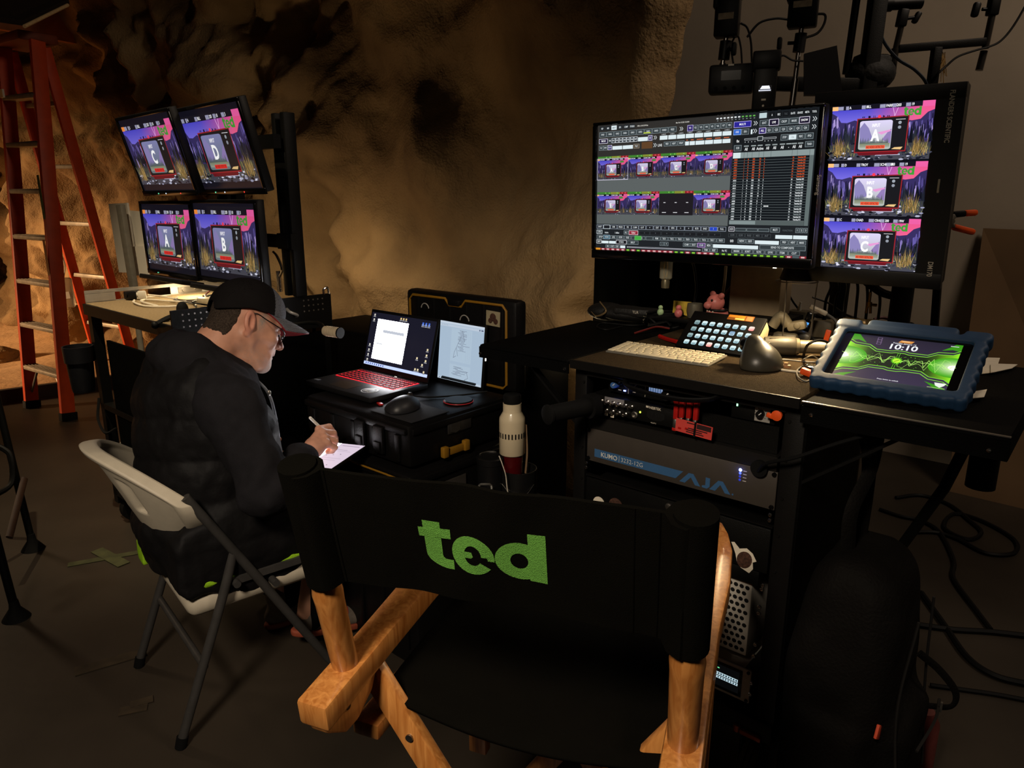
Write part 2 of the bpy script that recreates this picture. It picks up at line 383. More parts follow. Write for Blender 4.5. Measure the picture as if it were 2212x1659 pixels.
ww = MB(); T = frame(WN * 4.45, YAW)
ww.box((2.6, 0.05, 2.4), (11.0, 0.1, 5.0), M=T)
wm = mat('white_stage_wall', (150, 138, 122), 0.85, var=0.12, scale=2.0, bump=0.05, bscale=60)
tag(ww.build('wall_right', wm), kind='structure')
# raised sand set
nx, ny = 90, 60
X = np.linspace(-13, -2.0, nx)[None, :] * np.ones((ny, 1)); v = np.linspace(0, 1, ny)[:, None] ** 1.4
Y0 = 5.03 + (X + 3.73) * 0.80; Y = Y0 + v * 8
Z = 0.09 + 0.05 * fbm(X * 0.9, Y * 0.9, X * 0, 4, 3) * np.clip(v * 6, 0, 1) + 0.35 * np.clip((v - 0.35), 0, 1) * (1 + fbm(X * .5, Y * .5, X * 0, 2, 9)); Z[0] = 0.085; 
P = np.stack([X, Y, Z], -1).reshape(-1, 3); ii = np.arange(ny - 1)[:, None] * nx + np.arange(nx - 1)[None, :]
Qd = np.stack([ii, ii + 1, ii + nx + 1, ii + nx], -1).reshape(-1, 4)
SAND = mat('set_sand', (196, 160, 116), 0.95, var=0.15, scale=6, bump=0.5, bscale=25)
tag(np_mesh('floor_sand', P, Qd, SAND), kind='structure')
tr = MB()
a, c = Vector((-13, 5.03 + (-13 + 3.73) * 0.8, 0.04)), Vector((-2.0, 5.03 + (-2 + 3.73) * 0.8, 0.04)); d = (c - a)
tr.box((a + c) / 2, (d.length, 0.05, 0.10), rot=(0, 0, math.atan2(d.y, d.x)))
tag(tr.build('trim_1', mat('dark_batten', (40, 30, 22), 0.8)), kind='structure')
# wooden header over the set opening, top left of the view
hd = MB(); p0, p1 = at(-160, 40, 4.3), at(150, 10, 5.2)
SOF = mat('orange_lit_ply', (150, 92, 48), 0.8, var=0.2, scale=8)  # the orange light on this board is put into its base colour
q4 = [at(52, 56, 4.4), at(150, 8, 5.0), at(-120, -120, 4.6), at(-200, 20, 4.2)]; up_ = Vector((0, 0, 0.03))
hd.add(q4 + [v + up_ for v in q4], [(0, 1, 2, 3), (7, 6, 5, 4), (0, 4, 5, 1), (1, 5, 6, 2), (2, 6, 7, 3), (3, 7, 4, 0)])
beam_a, beam_b = at(-60, 62, 5.6), at(240, 20, 6.6)
tag(hd.build('trim_2', mat('dark_header', (40, 26, 16), 0.9)), kind='structure')
hd = MB(); hd.cyl(at(53, 57, 4.38), at(146, 11, 4.96), 0.010); tag(hd.build('trim_3', mat('lit_edge_strip', (240, 205, 150), 0.6)), kind='structure')  # pale colour stands in for light along the panel's lower edge
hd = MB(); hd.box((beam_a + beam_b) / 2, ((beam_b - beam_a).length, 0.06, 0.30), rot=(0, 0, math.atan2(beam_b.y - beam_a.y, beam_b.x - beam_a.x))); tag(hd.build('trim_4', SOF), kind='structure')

def rock(px, py, y, r, seed, label):
    v = []; b = MB(); b.ell((0, 0, 0), (1, 1, 1), nu=28, nv=18); V = np.array(b.v)
    s = 1 + 0.28 * fbm(V[:, 0] * 1.3, V[:, 1] * 1.3, V[:, 2] * 1.3, 3, seed); V = V * s[:, None] * np.array(r)
    b.v = [tuple(q) for q in V]; p = at(px, py, y); o = b.build('rock', rockm); o.location = p; tag(o, label, 'rock', 'boulders on the sand')
rock(152, 700, 6.6, (0.20, 0.16, 0.17), 4, 'small round boulder behind the rear ladder rail on the sand')
rock(-6, 770, 6.2, (0.14, 0.14, 0.08), 9, 'dark boulder at the left picture edge on the sand')

def mark(name, pts, m, label, cat, M, z=0.0025):
    b = MB()
    for i_, p in enumerate(pts): b.box((p[0], p[1], z + 0.0012 * i_), (p[2], p[3], 0.002), rot=(0, 0, R(p[4])))
    o = b.build(name, m); o.matrix_local = M; return tag(o, label, cat)
TAPE = mat('faded_green_tape', (64, 66, 38), 0.8, var=0.4, scale=20); TAPE2 = mat('masking_tape', (58, 47, 32), 0.8, var=0.4, scale=20)
mark('tape_mark', [(0, 0, 0.30, 0.035, 25), (0.0, 0.0, 0.22, 0.05, -35)], TAPE, 'green tape cross on the floor left of the folding chair', 'tape', Matrix.Translation(atz(238, 1205, 0)))
mark('tape_piece', [(0, 0, 0.075, 0.035, 20), (0.01, 0.03, 0.06, 0.03, 28)], TAPE2, 'short tan tape strips on the floor beside the front chair leg', 'tape', Matrix.Translation(atz(288, 1533, 0)))
mark('tape_piece', [(0, 0, 0.20, 0.045, 32)], TAPE2, 'worn pale tape strip on the floor left of the rear chair leg', 'tape', Matrix.Translation(atz(240, 1430, 0)))

# brown board leaning at the right, its clamp
BOARD = mat('kraft_board', (104, 80, 54), 0.9, var=0.15, scale=3)
bb = MB(); a, c, d, e = at(2124, 493, 3.75), at(2420, 505, 3.3), at(2400, 1150, 2.95), atz(2045, 1060, 0.0)
n = Vector((0.5, 0.85, 0)) * 0.012
bb.add([a, c, d, e, a + n, c + n, d + n, e + n], [(0, 3, 2, 1), (4, 5, 6, 7), (0, 1, 5, 4), (1, 2, 6, 5), (2, 3, 7, 6), (3, 0, 4, 7)])
tag(bb.build('kraft_board', BOARD, smooth=0), 'large brown board leaning against the wall at the far right', 'board')
# ------------------------------------------------------------------ pictures shown on the displays
def draw_slate(cv, x0, y0, w, h, letter, num, fields, seed=1, detail=2, glow=1.0, tall=1.0, live=True):
    rnd = random.Random(seed)
    X = lambda x: x0 + x * w
    Y = lambda y: y0 + y * h
    def P(pts, col, cols=None): cv.poly([(X(x), Y(y)) for x, y in pts], col, cols, glow)
    def RC(a, b, c, d, col, col2=None): cv.rect(X(a), Y(b), X(c), Y(d), col, col2, glow)
    def TX(t, x, y, hh, col, bold=0.03, sx=1.0, align='LEFT'): cv.text(t, X(x), Y(y), hh * h, col, bold, sx * (cv.w * w) / (cv.h * h) * 9 / 16, align, g=glow)
    T = 0.085                                                     # top strip
    # dusk sky, blue at the left and pink at the right
    for i in range(8):
        a, b = i / 8, (i + 1) / 8
        f = lambda u: tuple(int(p + (q - p) * max(0, min(1, (u - 0.35) / 0.5))) for p, q in zip((74, 70, 196), (226, 82, 140)))
        g = lambda u: tuple(int(p + (q - p) * max(0, min(1, (u - 0.35) / 0.5))) for p, q in zip((150, 136, 236), (246, 104, 122)))
        P([(a, T), (b, T), (b, 0.62), (a, 0.62)], None, [f(a), f(b), g(b), g(a)])
    # cliffs
    P([(0, 0.13), (0.05, 0.18), (0.10, 0.30), (0.16, 0.31), (0.24, 0.27), (0.30, 0.31), (0.55, 0.40), (0.74, 0.30), (0.80, 0.32), (0.88, 0.30), (0.94, 0.19), (1, 0.15), (1, 0.9), (0, 0.9)], (52, 44, 92))
    for i in range(70 if detail > 1 else 18):
        x = rnd.choice([rnd.uniform(0, 0.30), rnd.uniform(0.72, 1)]); y = rnd.uniform(0.2 if x < 0.08 or x > 0.93 else 0.33, 0.56); s = rnd.uniform(0.010, 0.028)
        P([(x, y), (x + s * 0.6, y - 0.02), (x + s, y + 0.10), (x + 0.2 * s, y + 0.15)], rnd.choice([(126, 112, 176), (160, 142, 200), (84, 74, 138), (30, 26, 56), (98, 88, 160)]))
    for i in range(60 if detail > 1 else 16):                     # conifers
        x = rnd.choice([rnd.uniform(0, 0.30), rnd.uniform(0.74, 1)]); y = rnd.uniform(0.62, 0.74); s = rnd.uniform(0.008, 0.018); t = rnd.uniform(0.18, 0.36)
        P([(x - s, y), (x, y - t), (x + s, y)], rnd.choice([(20, 22, 34), (28, 32, 44), (14, 16, 26), (40, 44, 52)]))
    RC(0, 0.70, 1, 0.985, (50, 52, 58), (70, 70, 80))
    for i in range(90 if detail > 1 else 24):                     # reeds
        x = rnd.choice([rnd.uniform(0, 0.28), rnd.uniform(0.74, 1)]); y = rnd.uniform(0.74, 0.95); s = rnd.uniform(-0.03, 0.03); t = rnd.uniform(0.05, 0.14)
        P([(x, y), (x + s, y - t), (x + 0.006, y)], rnd.choice([(120, 124, 60), (92, 96, 52), (150, 146, 92), (60, 66, 44)]))
    for i in range(110 if detail > 1 else 26):                    # river stones and foam
        x = rnd.uniform(0, 1); y = rnd.uniform(0.80, 0.985); r = rnd.uniform(0.008, 0.026)
        c = rnd.choice([(34, 36, 50), (22, 24, 34), (66, 68, 84), (16, 16, 24)]) if rnd.random() < 0.66 else rnd.choice([(210, 210, 228), (150, 150, 176), (176, 178, 200)])
        P([(x + r * math.cos(-k * 1.05) * (0.8 + 0.5 * rnd.random()), y + r * 0.8 * math.sin(-k * 1.05)) for k in range(6)], c)
    for cx in (0.10, 0.88):                                       # tall golden grass clumps at both sides
        for i in range(60 if detail > 1 else 14):
            x = rnd.gauss(cx, 0.034); y = rnd.uniform(0.80, 0.93); s = rnd.gauss(0, 0.025); t = rnd.uniform(0.10, 0.30); P([(x, y), (x + s, y - t), (x + 0.008, y)], rnd.choice([(150, 118, 66), (118, 96, 54), (176, 146, 92), (96, 82, 46)]))
    if detail > 1:
        RC(0.42, 0.86, 0.66, 0.89, (214, 214, 232)); RC(0.50, 0.885, 0.72, 0.905, (190, 190, 214))
        cv.line(X(0.61), Y(T), X(0.635), Y(0.24), 0.008 * h, (240, 190, 240)); cv.line(X(0.66), Y(T), X(0.63), Y(0.24), 0.008 * h, (240, 190, 240))
    # old television set
    P([(0.265, 0.245), (0.775, 0.225), (0.77, 0.845), (0.258, 0.855)], (150, 34, 40)); P([(0.29, 0.85), (0.71, 0.845), (0.70, 0.895), (0.31, 0.90)], (104, 20, 30))
    P([(0.275, 0.262), (0.765, 0.242), (0.76, 0.825), (0.268, 0.835)], (24, 24, 28))
    def rr(a, b, c, d, r, col, col2):
        pts = []; n = 4; cols = []
        for cx, cy, s in ((c - r, b + r, -90), (c - r, d - r, 0), (a + r, d - r, 90), (a + r, b + r, 180)):
            for k in range(n + 1):
                t = R(s + 90 * k / n); pts.append((cx + r * math.cos(t), cy + 1.6 * r * math.sin(t) - 0.6 * r * (1 if math.sin(t) > 0 else -1) * abs(math.sin(t))))
        cv.poly([(X(x), Y(y)) for x, y in pts], None, [tuple(int(p + (q - p) * (y - b) / (d - b)) for p, q in zip(col, col2)) for x, y in pts], glow)
    rr(0.297, 0.290, 0.620, 0.80, 0.03, *(((128, 130, 176), (104, 118, 122)) if live else ((212, 204, 236), (168, 176, 168))))
    P([(0.298, 0.42), (0.34, 0.32), (0.39, 0.42), (0.44, 0.62), (0.31, 0.70)], (134, 126, 178)); P([(0.615, 0.44), (0.58, 0.50), (0.53, 0.63), (0.615, 0.70)], (140, 120, 176))
    if not live: P([(0.48, 0.50), (0.60, 0.46), (0.615, 0.48), (0.52, 0.54)], (222, 150, 206))
    for i in range(22 if detail > 1 else 8):
        x = 0.315 + 0.013 * i * (1 if detail > 1 else 2.6); t = rnd.uniform(0.05, 0.12)
        if x < 0.60: P([(x - 0.008, 0.70), (x, 0.69 - t), (x + 0.008, 0.70)], (82, 92, 92))
    RC(0.31, 0.69, 0.61, 0.76, (120, 128, 104), (150, 156, 140))
    if detail > 1:
        TX('INPUT' if live else 'INPUT', 0.46, 0.40, 0.055, (252, 250, 255), 0.03, 0.62, 'CENTER')
        RC(0.648, 0.285, 0.74, 0.293, (226, 226, 230))
    TX(letter, 0.46, 0.64, 0.20 if live else 0.19, (255, 255, 255), 0.035, 0.75, 'CENTER')
    RC(0.375, 0.725, 0.565, 0.785, (238, 92, 60) if not live else (236, 48, 44))
    if detail > 1: TX('NO VIDEO DETECTED', 0.47, 0.772, 0.036, (120, 24, 20), 0.02, 0.62, 'CENTER')
    cv.disc(X(0.69), Y(0.345), 0.028 * h, (150, 158, 168), g=glow); cv.disc(X(0.69), Y(0.425), 0.028 * h, (140, 146, 158), g=glow)
    P([(0.63, 0.80), (0.66, 0.77), (0.74, 0.765), (0.72, 0.81)], (226, 190, 130))
    # transport symbols above the set
    k = (16, 14, 40)
    for a in (0.325, 0.34, 0.66 - 0.10, 0.575): 
        s = -1 if a < 0.4 else 1
        P([(a, 0.205), (a, 0.245), (a + 0.012 * s, 0.225)] if s > 0 else [(a, 0.205), (a - 0.012, 0.225), (a, 0.245)], k)
    RC(0.375, 0.205, 0.397, 0.245, k); RC(0.425, 0.205, 0.430, 0.245, k); RC(0.44, 0.205, 0.445, 0.245, k)
    cv.disc(X(0.485), Y(0.225), 0.028 * h, (240, 60, 80), g=glow); P([(0.52, 0.20), (0.52, 0.25), (0.54, 0.225)], k)
    # green lower-case wordmark
    if detail > 1: logo(lambda a, b: (X(0.715 + 0.165 * a), Y(0.235 - 0.145 * b)), lambda pts: cv.poly(pts, (62, 150, 54), g=glow))
    else: RC(0.74, 0.12, 0.86, 0.21, (70, 140, 64))
    # status strip
    RC(0, 0, 1, T, (18, 17, 28)); RC(0.885, 0.0, 1, T + 0.01, (228, 92, 158)); RC(0, 0.015, 0.06, T, (246, 186, 120) if not live else (240, 140, 60))
    for (a, b), t in zip(((0.06, 0.115), (0.14, 0.17), (0.30, 0.34), (0.48, 0.535), (0.60, 0.64), (0.73, 0.775)), fields):
        RC(a, 0.018, b, T - 0.006, (150, 150, 176))
        if detail > 1: TX(t, b + 0.006, T - 0.018, 0.045, (250, 250, 255), 0.02, 0.75)
        else: RC(b + 0.005, 0.03, b + 0.05, T - 0.02, (236, 236, 246))
def logo(F, emit):          # the three heavy letters t e d; (0..1, 0..1)
    def ring(cx, cy, ro, ri, a0, a1, n=22):
        o = [(cx + ro[0] * math.cos(R(a0 + (a1 - a0) * i / n)), cy + ro[1] * math.sin(R(a0 + (a1 - a0) * i / n))) for i in range(n + 1)]
        q = [(cx + ri[0] * math.cos(R(a0 + (a1 - a0) * i / n)), cy + ri[1] * math.sin(R(a0 + (a1 - a0) * i / n))) for i in range(n + 1)]
        for i in range(n): emit([F(*o[i]), F(*q[i]), F(*q[i + 1]), F(*o[i + 1])][::-1])
    # t
    emit([F(x, y) for x, y in [(0.04, 0.99), (0.04, 0.28), (0.175, 0.28), (0.175, 0.96)]])
    emit([F(x, y) for x, y in [(0.0, 0.84), (0.0, 0.64), (0.255, 0.64), (0.255, 0.84)]])
    ring(0.205, 0.28, (0.165, 0.28), (0.03, 0.08), 180, 275, 9)
    emit([F(x, y) for x, y in [(0.20, 0.20), (0.20, 0.0), (0.265, 0.01), (0.265, 0.21)]])
    # e
    ring(0.43, 0.40, (0.172, 0.40), (0.070, 0.205), 0, 322, 26)
    emit([F(x, y) for x, y in [(0.34, 0.455), (0.34, 0.325), (0.601, 0.325), (0.602, 0.40), (0.60, 0.455)]])
    # d
    ring(0.79, 0.40, (0.185, 0.40), (0.068, 0.165), 0, 360, 30)
    emit([F(x, y) for x, y in [(0.865, 1.0), (0.865, 0.0), (1.0, 0.0), (1.0, 1.0)]])
# ------------------------------------------------------------------ orange step ladder
def beam(b, p, q, w, d, side, mi=0, bev=0.004):
    p, q = Vector(p), Vector(q); z = (q - p); Ln = z.length; z.normalize(); x = Vector(side); x = (x - z * x.dot(z)).normalized(); y = z.cross(x)
    M = Matrix((x, y, z)).transposed().to_4x4(); M.translation = (p + q) / 2
    b.box((0, 0, 0), (w, d, Ln), mi=mi, bev=bev, M=M); return b
FIB = mat('orange_fibreglass', (206, 70, 20), 0.5, var=0.12, scale=14); ALUD = mat('worn_aluminium', (158, 150, 136), 0.5, 0.5, var=0.2, scale=20)
base = Vector((-3.2, 4.9, 0))
fr0, fl0 = Vector((-2.96, 4.594, 0)), Vector((-3.40, 4.90, 0)); fr1, fl1 = at(80, 88, 4.93), at(8, 98, 5.12)
rr0, rl0 = Vector((-3.08, 5.75, 0)), Vector((-3.53, 6.02, 0)); rr1, rl1 = fr1 + Vector((-0.02, 0.10, -0.02)), fl1 + Vector((-0.02, 0.10, -0.02))
wd = (fr0 - fl0).normalized()
lad = thing('step_ladder', 'tall orange fibreglass step ladder standing beside the rock wall', 'ladder', base)
def lpart(name, b, m, par=None): b.T = Matrix(); o = b.build(name, m, par or lad); return o
def LB(): b = MB(); b.T = Matrix.Translation(-base); return b
front = Vector((-wd.y, wd.x, 0))
for a, c, nm in ((fl0, fl1, 1), (fr0, fr1, 1)):
    r_ = LB(); beam(r_, a + Vector((0, 0, 0.03)), c, 0.035, 0.085, wd); o = lpart('front_rail', r_, FIB)
    f = LB(); beam(f, a, a + (c - a) * 0.022, 0.05, 0.10, wd); lpart('foot', f, BLACKR, o)
s = LB(); k = fr0 + (fr1 - fr0) * 0.55; beam(s, k + Vector((0, 0, -0.1)) - front * 0.0445, k + Vector((0, 0, 0.26)) - front * 0.0445, 0.03, 0.002, wd, bev=0); o = lpart('warning_label', s, mat('green_label', (60, 96, 40), 0.6, var=0.4, scale=60)); o['label'] = 'green printed label on the near rail'
s = LB(); k = fr0 + (fr1 - fr0) * 0.40; beam(s, k + Vector((0, 0, -0.15)) - front * 0.0445, k + Vector((0, 0, 0.22)) - front * 0.0445, 0.03, 0.002, wd, bev=0); o = lpart('warning_label', s, mat('yellow_label', (150, 96, 24), 0.6, var=0.4, scale=60)); o['label'] = 'yellow printed label on the near rail'
for a, c in ((rl0, rl1), (rr0, rr1)):
    r_ = LB(); beam(r_, a + Vector((0, 0, 0.03)), c, 0.03, 0.07, wd); o = lpart('rear_rail', r_, FIB)
    f = LB(); beam(f, a, a + (c - a) * 0.02, 0.045, 0.085, wd); lpart('foot', f, BLACKR, o)
for i in range(1, 8):
    z = 0.295 * i; t = z / fr1.z
    a, c = fl0.lerp(fl1, t), fr0.lerp(fr1, t); s = LB(); u = (c - a).normalized(); n = Vector((-u.y, u.x, 0))
    beam(s, a, c, 0.085, 0.028, n); [s.box((a + c) / 2 + n * (j * 0.016) + Vector((0, 0, 0.016)), ((c - a).length, 0.006, 0.004), rot=(0, 0, math.atan2(u.y, u.x))) for j in (-2, -1, 0, 1, 2)]; lpart('step', s, ALUD)
for z in (0.45, 0.85, 1.25, 1.65, 2.05):
    t = z / rr1.z; a, c = rl0.lerp(rl1, t), rr0.lerp(rr1, t); s = LB(); beam(s, a, c, 0.03, 0.03, (0, 0, 1)); lpart('rear_brace', s, ALUD)
for sgn in (0, 1):
    a = (fl0, fr0)[sgn].lerp((fl1, fr1)[sgn], 0.12); c = a + Vector((0, 0.0, 0.0)); s = LB()
    m_ = fl0.lerp(fl1, 0.12).lerp(fr0.lerp(fr1, 0.12), 0.25 + 0.5 * sgn); s.cyl((fl0, fr0)[sgn].lerp((fl1, fr1)[sgn], 0.04) - Vector((0, 0.0, 0)), m_, 0.008, n=8); lpart('foot_brace', s, STEEL)
s = LB(); m_ = (fl1 + fr1 + rl1 + rr1) / 4; s.box(m_ + Vector((0, 0, 0.03)), (0.44, 0.24, 0.06), rot=(0, 0, math.atan2(wd.y, wd.x)), bev=0.015); lpart('top_cap', s, mat('dark_orange_plastic', (120, 52, 24), 0.6))
s = LB(); s.box(at(4, 202, 4.95), (0.05, 0.012, 0.05), rot=(0, 0, R(-35))); lpart('rail_sticker', s, PAPER)

# hanging clear pouch behind the ladder
b = MB(); b.box((0, 0, 0), (0.11, 0.03, 0.22), bev=0.02); o = b.build('clear_pouch', mat('clear_vinyl', (200, 190, 170), 0.25, var=0.05, trans=0.7)); pc = thing('plastic_pouch', 'clear plastic pouch with paper tag hanging behind the ladder', 'pouch', at(143, 632, 5.3)); o.parent = pc
b = MB(); b.box((0, -0.018, -0.02), (0.07, 0.003, 0.05), rot=(0, R(-8), 0)); b.build('paper_tag', PAPER, pc)
b = MB(); b.tube([(0, 0, 0.11), (0.02, 0, 0.2), (0.0, 0, 0.32)], 0.004, 6, sub=5); b.build('cord', CABLEW, pc)

# ------------------------------------------------------------------ left cart
CY = -41.5
CM = frame((-1.819, 3.061, 0), CY)
cart = thing('equipment_cart', 'black steel cart at left with tan carpeted top under the four monitors', 'cart', CM)
CARPET = mat('tan_carpet', (150, 128, 92), 0.95, var=0.2, scale=120, bump=0.6, bscale=500)
b = MB(); b.box((0.42, 0.32, 0.99), (0.84, 0.64, 0.02), bev=0.003); o = b.build('worktop', CARPET, cart)
b = MB(); b.box((0.42, 0.0, 0.975), (0.86, 0.02, 0.045)); b.box((0.42, 0.64, 0.975), (0.86, 0.02, 0.045)); b.build('worktop_frame', BLACKM, cart)
# silver side rail with a long slot
b = MB()
for x0, x1, y0, y1 in ((-0.002, 0.004, 0, 0.64),):
    for (ya, yb, za, zb) in ((0, 0.64, 0.985, 1.004), (0, 0.64, 1.038, 1.052), (0, 0.12, 1.0, 1.04), (0.36, 0.64, 1.0, 1.04)):
        b.box(((x0 + x1) / 2, (ya + yb) / 2, (za + zb) / 2), (0.006, yb - ya, zb - za))
o = b.build('side_rail', ALU, cart); b = MB(); b.box((0.006, 0.45, 1.02), (0.006, 0.11, 0.028)); [b.cyl((0.004, y, 1.02), (0.014, y, 1.02), 0.009) for y in (0.42, 0.48)]; b.build('outlet_plate', STEEL, o)
# perforated panel on the right side
b = MB(); b.box((0.845, 0.32, 0.985), (0.008, 0.66, 0.135)); o = b.build('perforated_panel', BLACKM, cart)
b = MB()
for y0 in (0.03, 0.52):
    b = MB()
    for i in range(5):
        for j in range(3): b.cyl((0.8485, y0 + i * 0.022, 1.035 - j * 0.022), (0.8505, y0 + i * 0.022, 1.035 - j * 0.022), 0.0032, n=8)
    b.build('bolt_pattern', STEEL, o)
b = MB(); b.tube([(0.852, 0.44, 1.01), (0.875, 0.44, 1.0), (0.875, 0.47, 0.985), (0.852, 0.48, 0.975)], 0.006, 8, sub=5); b.build('cable_hook', ALU, o)
b = MB(); b.tube([(0.845, 0.62, 1.05), (0.845, 0.62, 1.07), (0.845, 0.64, 1.075), (0.845, 0.645, 1.05)], 0.005, 8, sub=5); b.build('latch_loop', CHROME, o)
b = MB()
for x in (0.02, 0.82):
    for y in (0.02, 0.62): b.box((x, y, 0.53), (0.04, 0.04, 0.88))
for z in (0.14, 0.55): b.box((0.42, 0.32, z), (0.84, 0.64, 0.025))
b.build('cart_frame', BLACKM, cart)
b = MB(); b.box((0.838, 0.32, 0.52), (0.01, 0.58, 0.76)); b.box((0.5, 0.008, 0.50), (0.66, 0.012, 0.72)); b.build('side_cover', mat('black_duvetyne', (5, 5, 5), 0.95, spec=0.03), cart)
for x in (0.06, 0.78):
    for y in (0.06, 0.58):
        b = MB(); b.cyl((x - 0.02, y, 0.06), (x + 0.02, y, 0.06), 0.06, n=20); b.box((x, y, 0.125), (0.06, 0.06, 0.03)); b.build('caster', BLACKR, cart)
# push handle with pale wrapped grip, pointing right
hp = [CM.inverted() @ v for v in (at(667, 697, 2.62), at(706, 715, 2.45), at(733, 719, 2.42))]
b = MB(); b.tube([(0.84, 0.2, 0.93), hp[0], hp[1]], 0.008, 10, sub=4); o = b.build('push_handle', BLACKM, cart)
b = MB(); b.cyl(hp[1] - (hp[2] - hp[1]) * 0.15, hp[2], 0.0165, n=16); [b.cyl(hp[1].lerp(hp[2], i / 6), hp[1].lerp(hp[2], i / 6 + 0.07), 0.0185, n=16) for i in range(6)]
o2 = b.build('grip', mat('tan_grip', (178, 162, 134), 0.7), o); b = MB(); b.cyl(hp[2], hp[2] + (hp[2] - hp[1]).normalized() * 0.006, 0.019, n=16); b.build('grip_cap', BLACKR, o)
# small gooseneck clip on the back right corner of the cart
b = MB(); p = CM.inverted() @ at(605, 630, 3.15); b.cyl(p, p + Vector((0, 0, 0.09)), 0.011, mi=0); b.tube([p + Vector((0, 0, 0.06)), p + Vector((0.03, 0.0, 0.10)), p + Vector((0.0, 0.0, 0.15)), p + Vector((-0.03, 0, 0.17))], 0.006, 8, sub=6); b.build('clip_arm', CHROME, cart)
b = MB(); p = CM.inverted() @ at(400, 692, 2.62); q_ = CM.inverted() @ at(335, 702, 2.56); b.tube([p, p.lerp(q_, 0.4) + Vector((0, 0, 0.02)), q_], 0.01, 8, sub=5); b.ell(q_, (0.014,) * 3); b.build('side_lever', BLACKM, cart)
b = MB(); b.ell(CM.inverted() @ at(394, 668, 2.75), (0.022, 0.022, 0.03)); b.build('knob', BLACKR, cart)

# bin hung on the left cart
b = MB(); b.lathe([(0.042, 0), (0.046, 0.02), (0.052, 0.13), (0.058, 0.132), (0.060, 0.20), (0.055, 0.20), (0.052, 0.14), (0.04, 0.01)], 28)
o = b.build('bin', mat('navy_black_plastic', (17, 18, 24), 0.5)); o.matrix_local = Matrix.Translation(at(182, 845, 3.02)); tag(o, 'small black bin hanging on the left side of the left cart', 'bin')
b = MB(); b.tube([at(214, 860, 3.0), at(212, 905, 2.95), at(228, 935, 2.9), at(252, 925, 2.9)], 0.006, 6, sub=6); tag(b.build('loop_cable', CABLEB), 'black cable loop hanging under the left cart by the bin', 'cable')

# cables and adapters on the tan carpet
def cw(pts, r, m, label, z0=1.006): return cable('cable', [CM @ Vector((x, y, z0 + (z if z else 0))) for x, y, z in pts], r, m, label, 'cable', 'cables on the tan cart top')
cw([(0.10, 0.16, 0), (0.2, 0.12, .003), (0.33, 0.12, 0), (0.42, 0.2, 0), (0.34, 0.26, 0.002), (0.22, 0.24, 0), (0.12, 0.2, 0), (0.2, 0.15, 0.004), (0.36, 0.15, 0.0)], 0.0042, CABLEW, 'white cable coiled at the front of the tan cart top')
cw([(0.05, 0.24, 0.01), (0.14, 0.27, 0.008), (0.28, 0.30, 0.0), (0.36, 0.36, 0.012), (0.34, 0.44, 0.03), (0.28, 0.47, 0.05)], 0.0045, CABLEW, 'white cable running from the silver rail plug to the monitor stand')
cw([(0.30, 0.27, 0), (0.40, 0.33, 0.01), (0.50, 0.38, 0.02), (0.46, 0.46, 0.04)], 0.0045, CABLEW, 'white cable rising towards the lower right monitor')
cw([(0.14, 0.33, 0), (0.26, 0.27, 0.003), (0.40, 0.28, 0), (0.48, 0.25, 0)], 0.004, CABLEG, 'grey cable lying across the middle of the tan cart top')
cw([(0.22, 0.38, 0), (0.34, 0.32, 0.003), (0.44, 0.26, 0.01), (0.52, 0.30, 0.0)], 0.0035, CABLEB, 'thin dark cable crossing the white cables on the tan cart top')
cw([(0.20, 0.45, 0.02), (0.26, 0.40, 0.012), (0.33, 0.38, 0.004), (0.40, 0.42, 0.02)], 0.0035, CABLER, 'thin red cable at the back of the tan cart top')
for (x, y, rz, c, lb) in ((0.035, 0.17, 10, BLACKP, 'black plug adapter standing by the silver rail'), (0.06, 0.21, -20, WHITEP, 'white plug adapter with round socket beside the black plug')):
    b = MB(); b.box((0, 0, 0.02), (0.05, 0.035, 0.035), bev=0.006); b.cyl((0, -0.0175, 0.022), (0, -0.022, 0.022), 0.011); o = b.build('plug_adapter', c); o.matrix_local = CM @ frame((x, y, 1.0), rz); tag(o, lb, 'adapter', 'adapters on the tan cart top')
b = MB(); b.box((0, 0, 0.0135), (0.12, 0.05, 0.026), bev=0.006); o = b.build('power_brick', mat('beige_plastic', (172, 158, 128), 0.5)); o.matrix_local = CM @ frame((0.43, 0.34, 1.0), 12); tag(o, 'beige power brick under the white cables on the cart top', 'adapter')

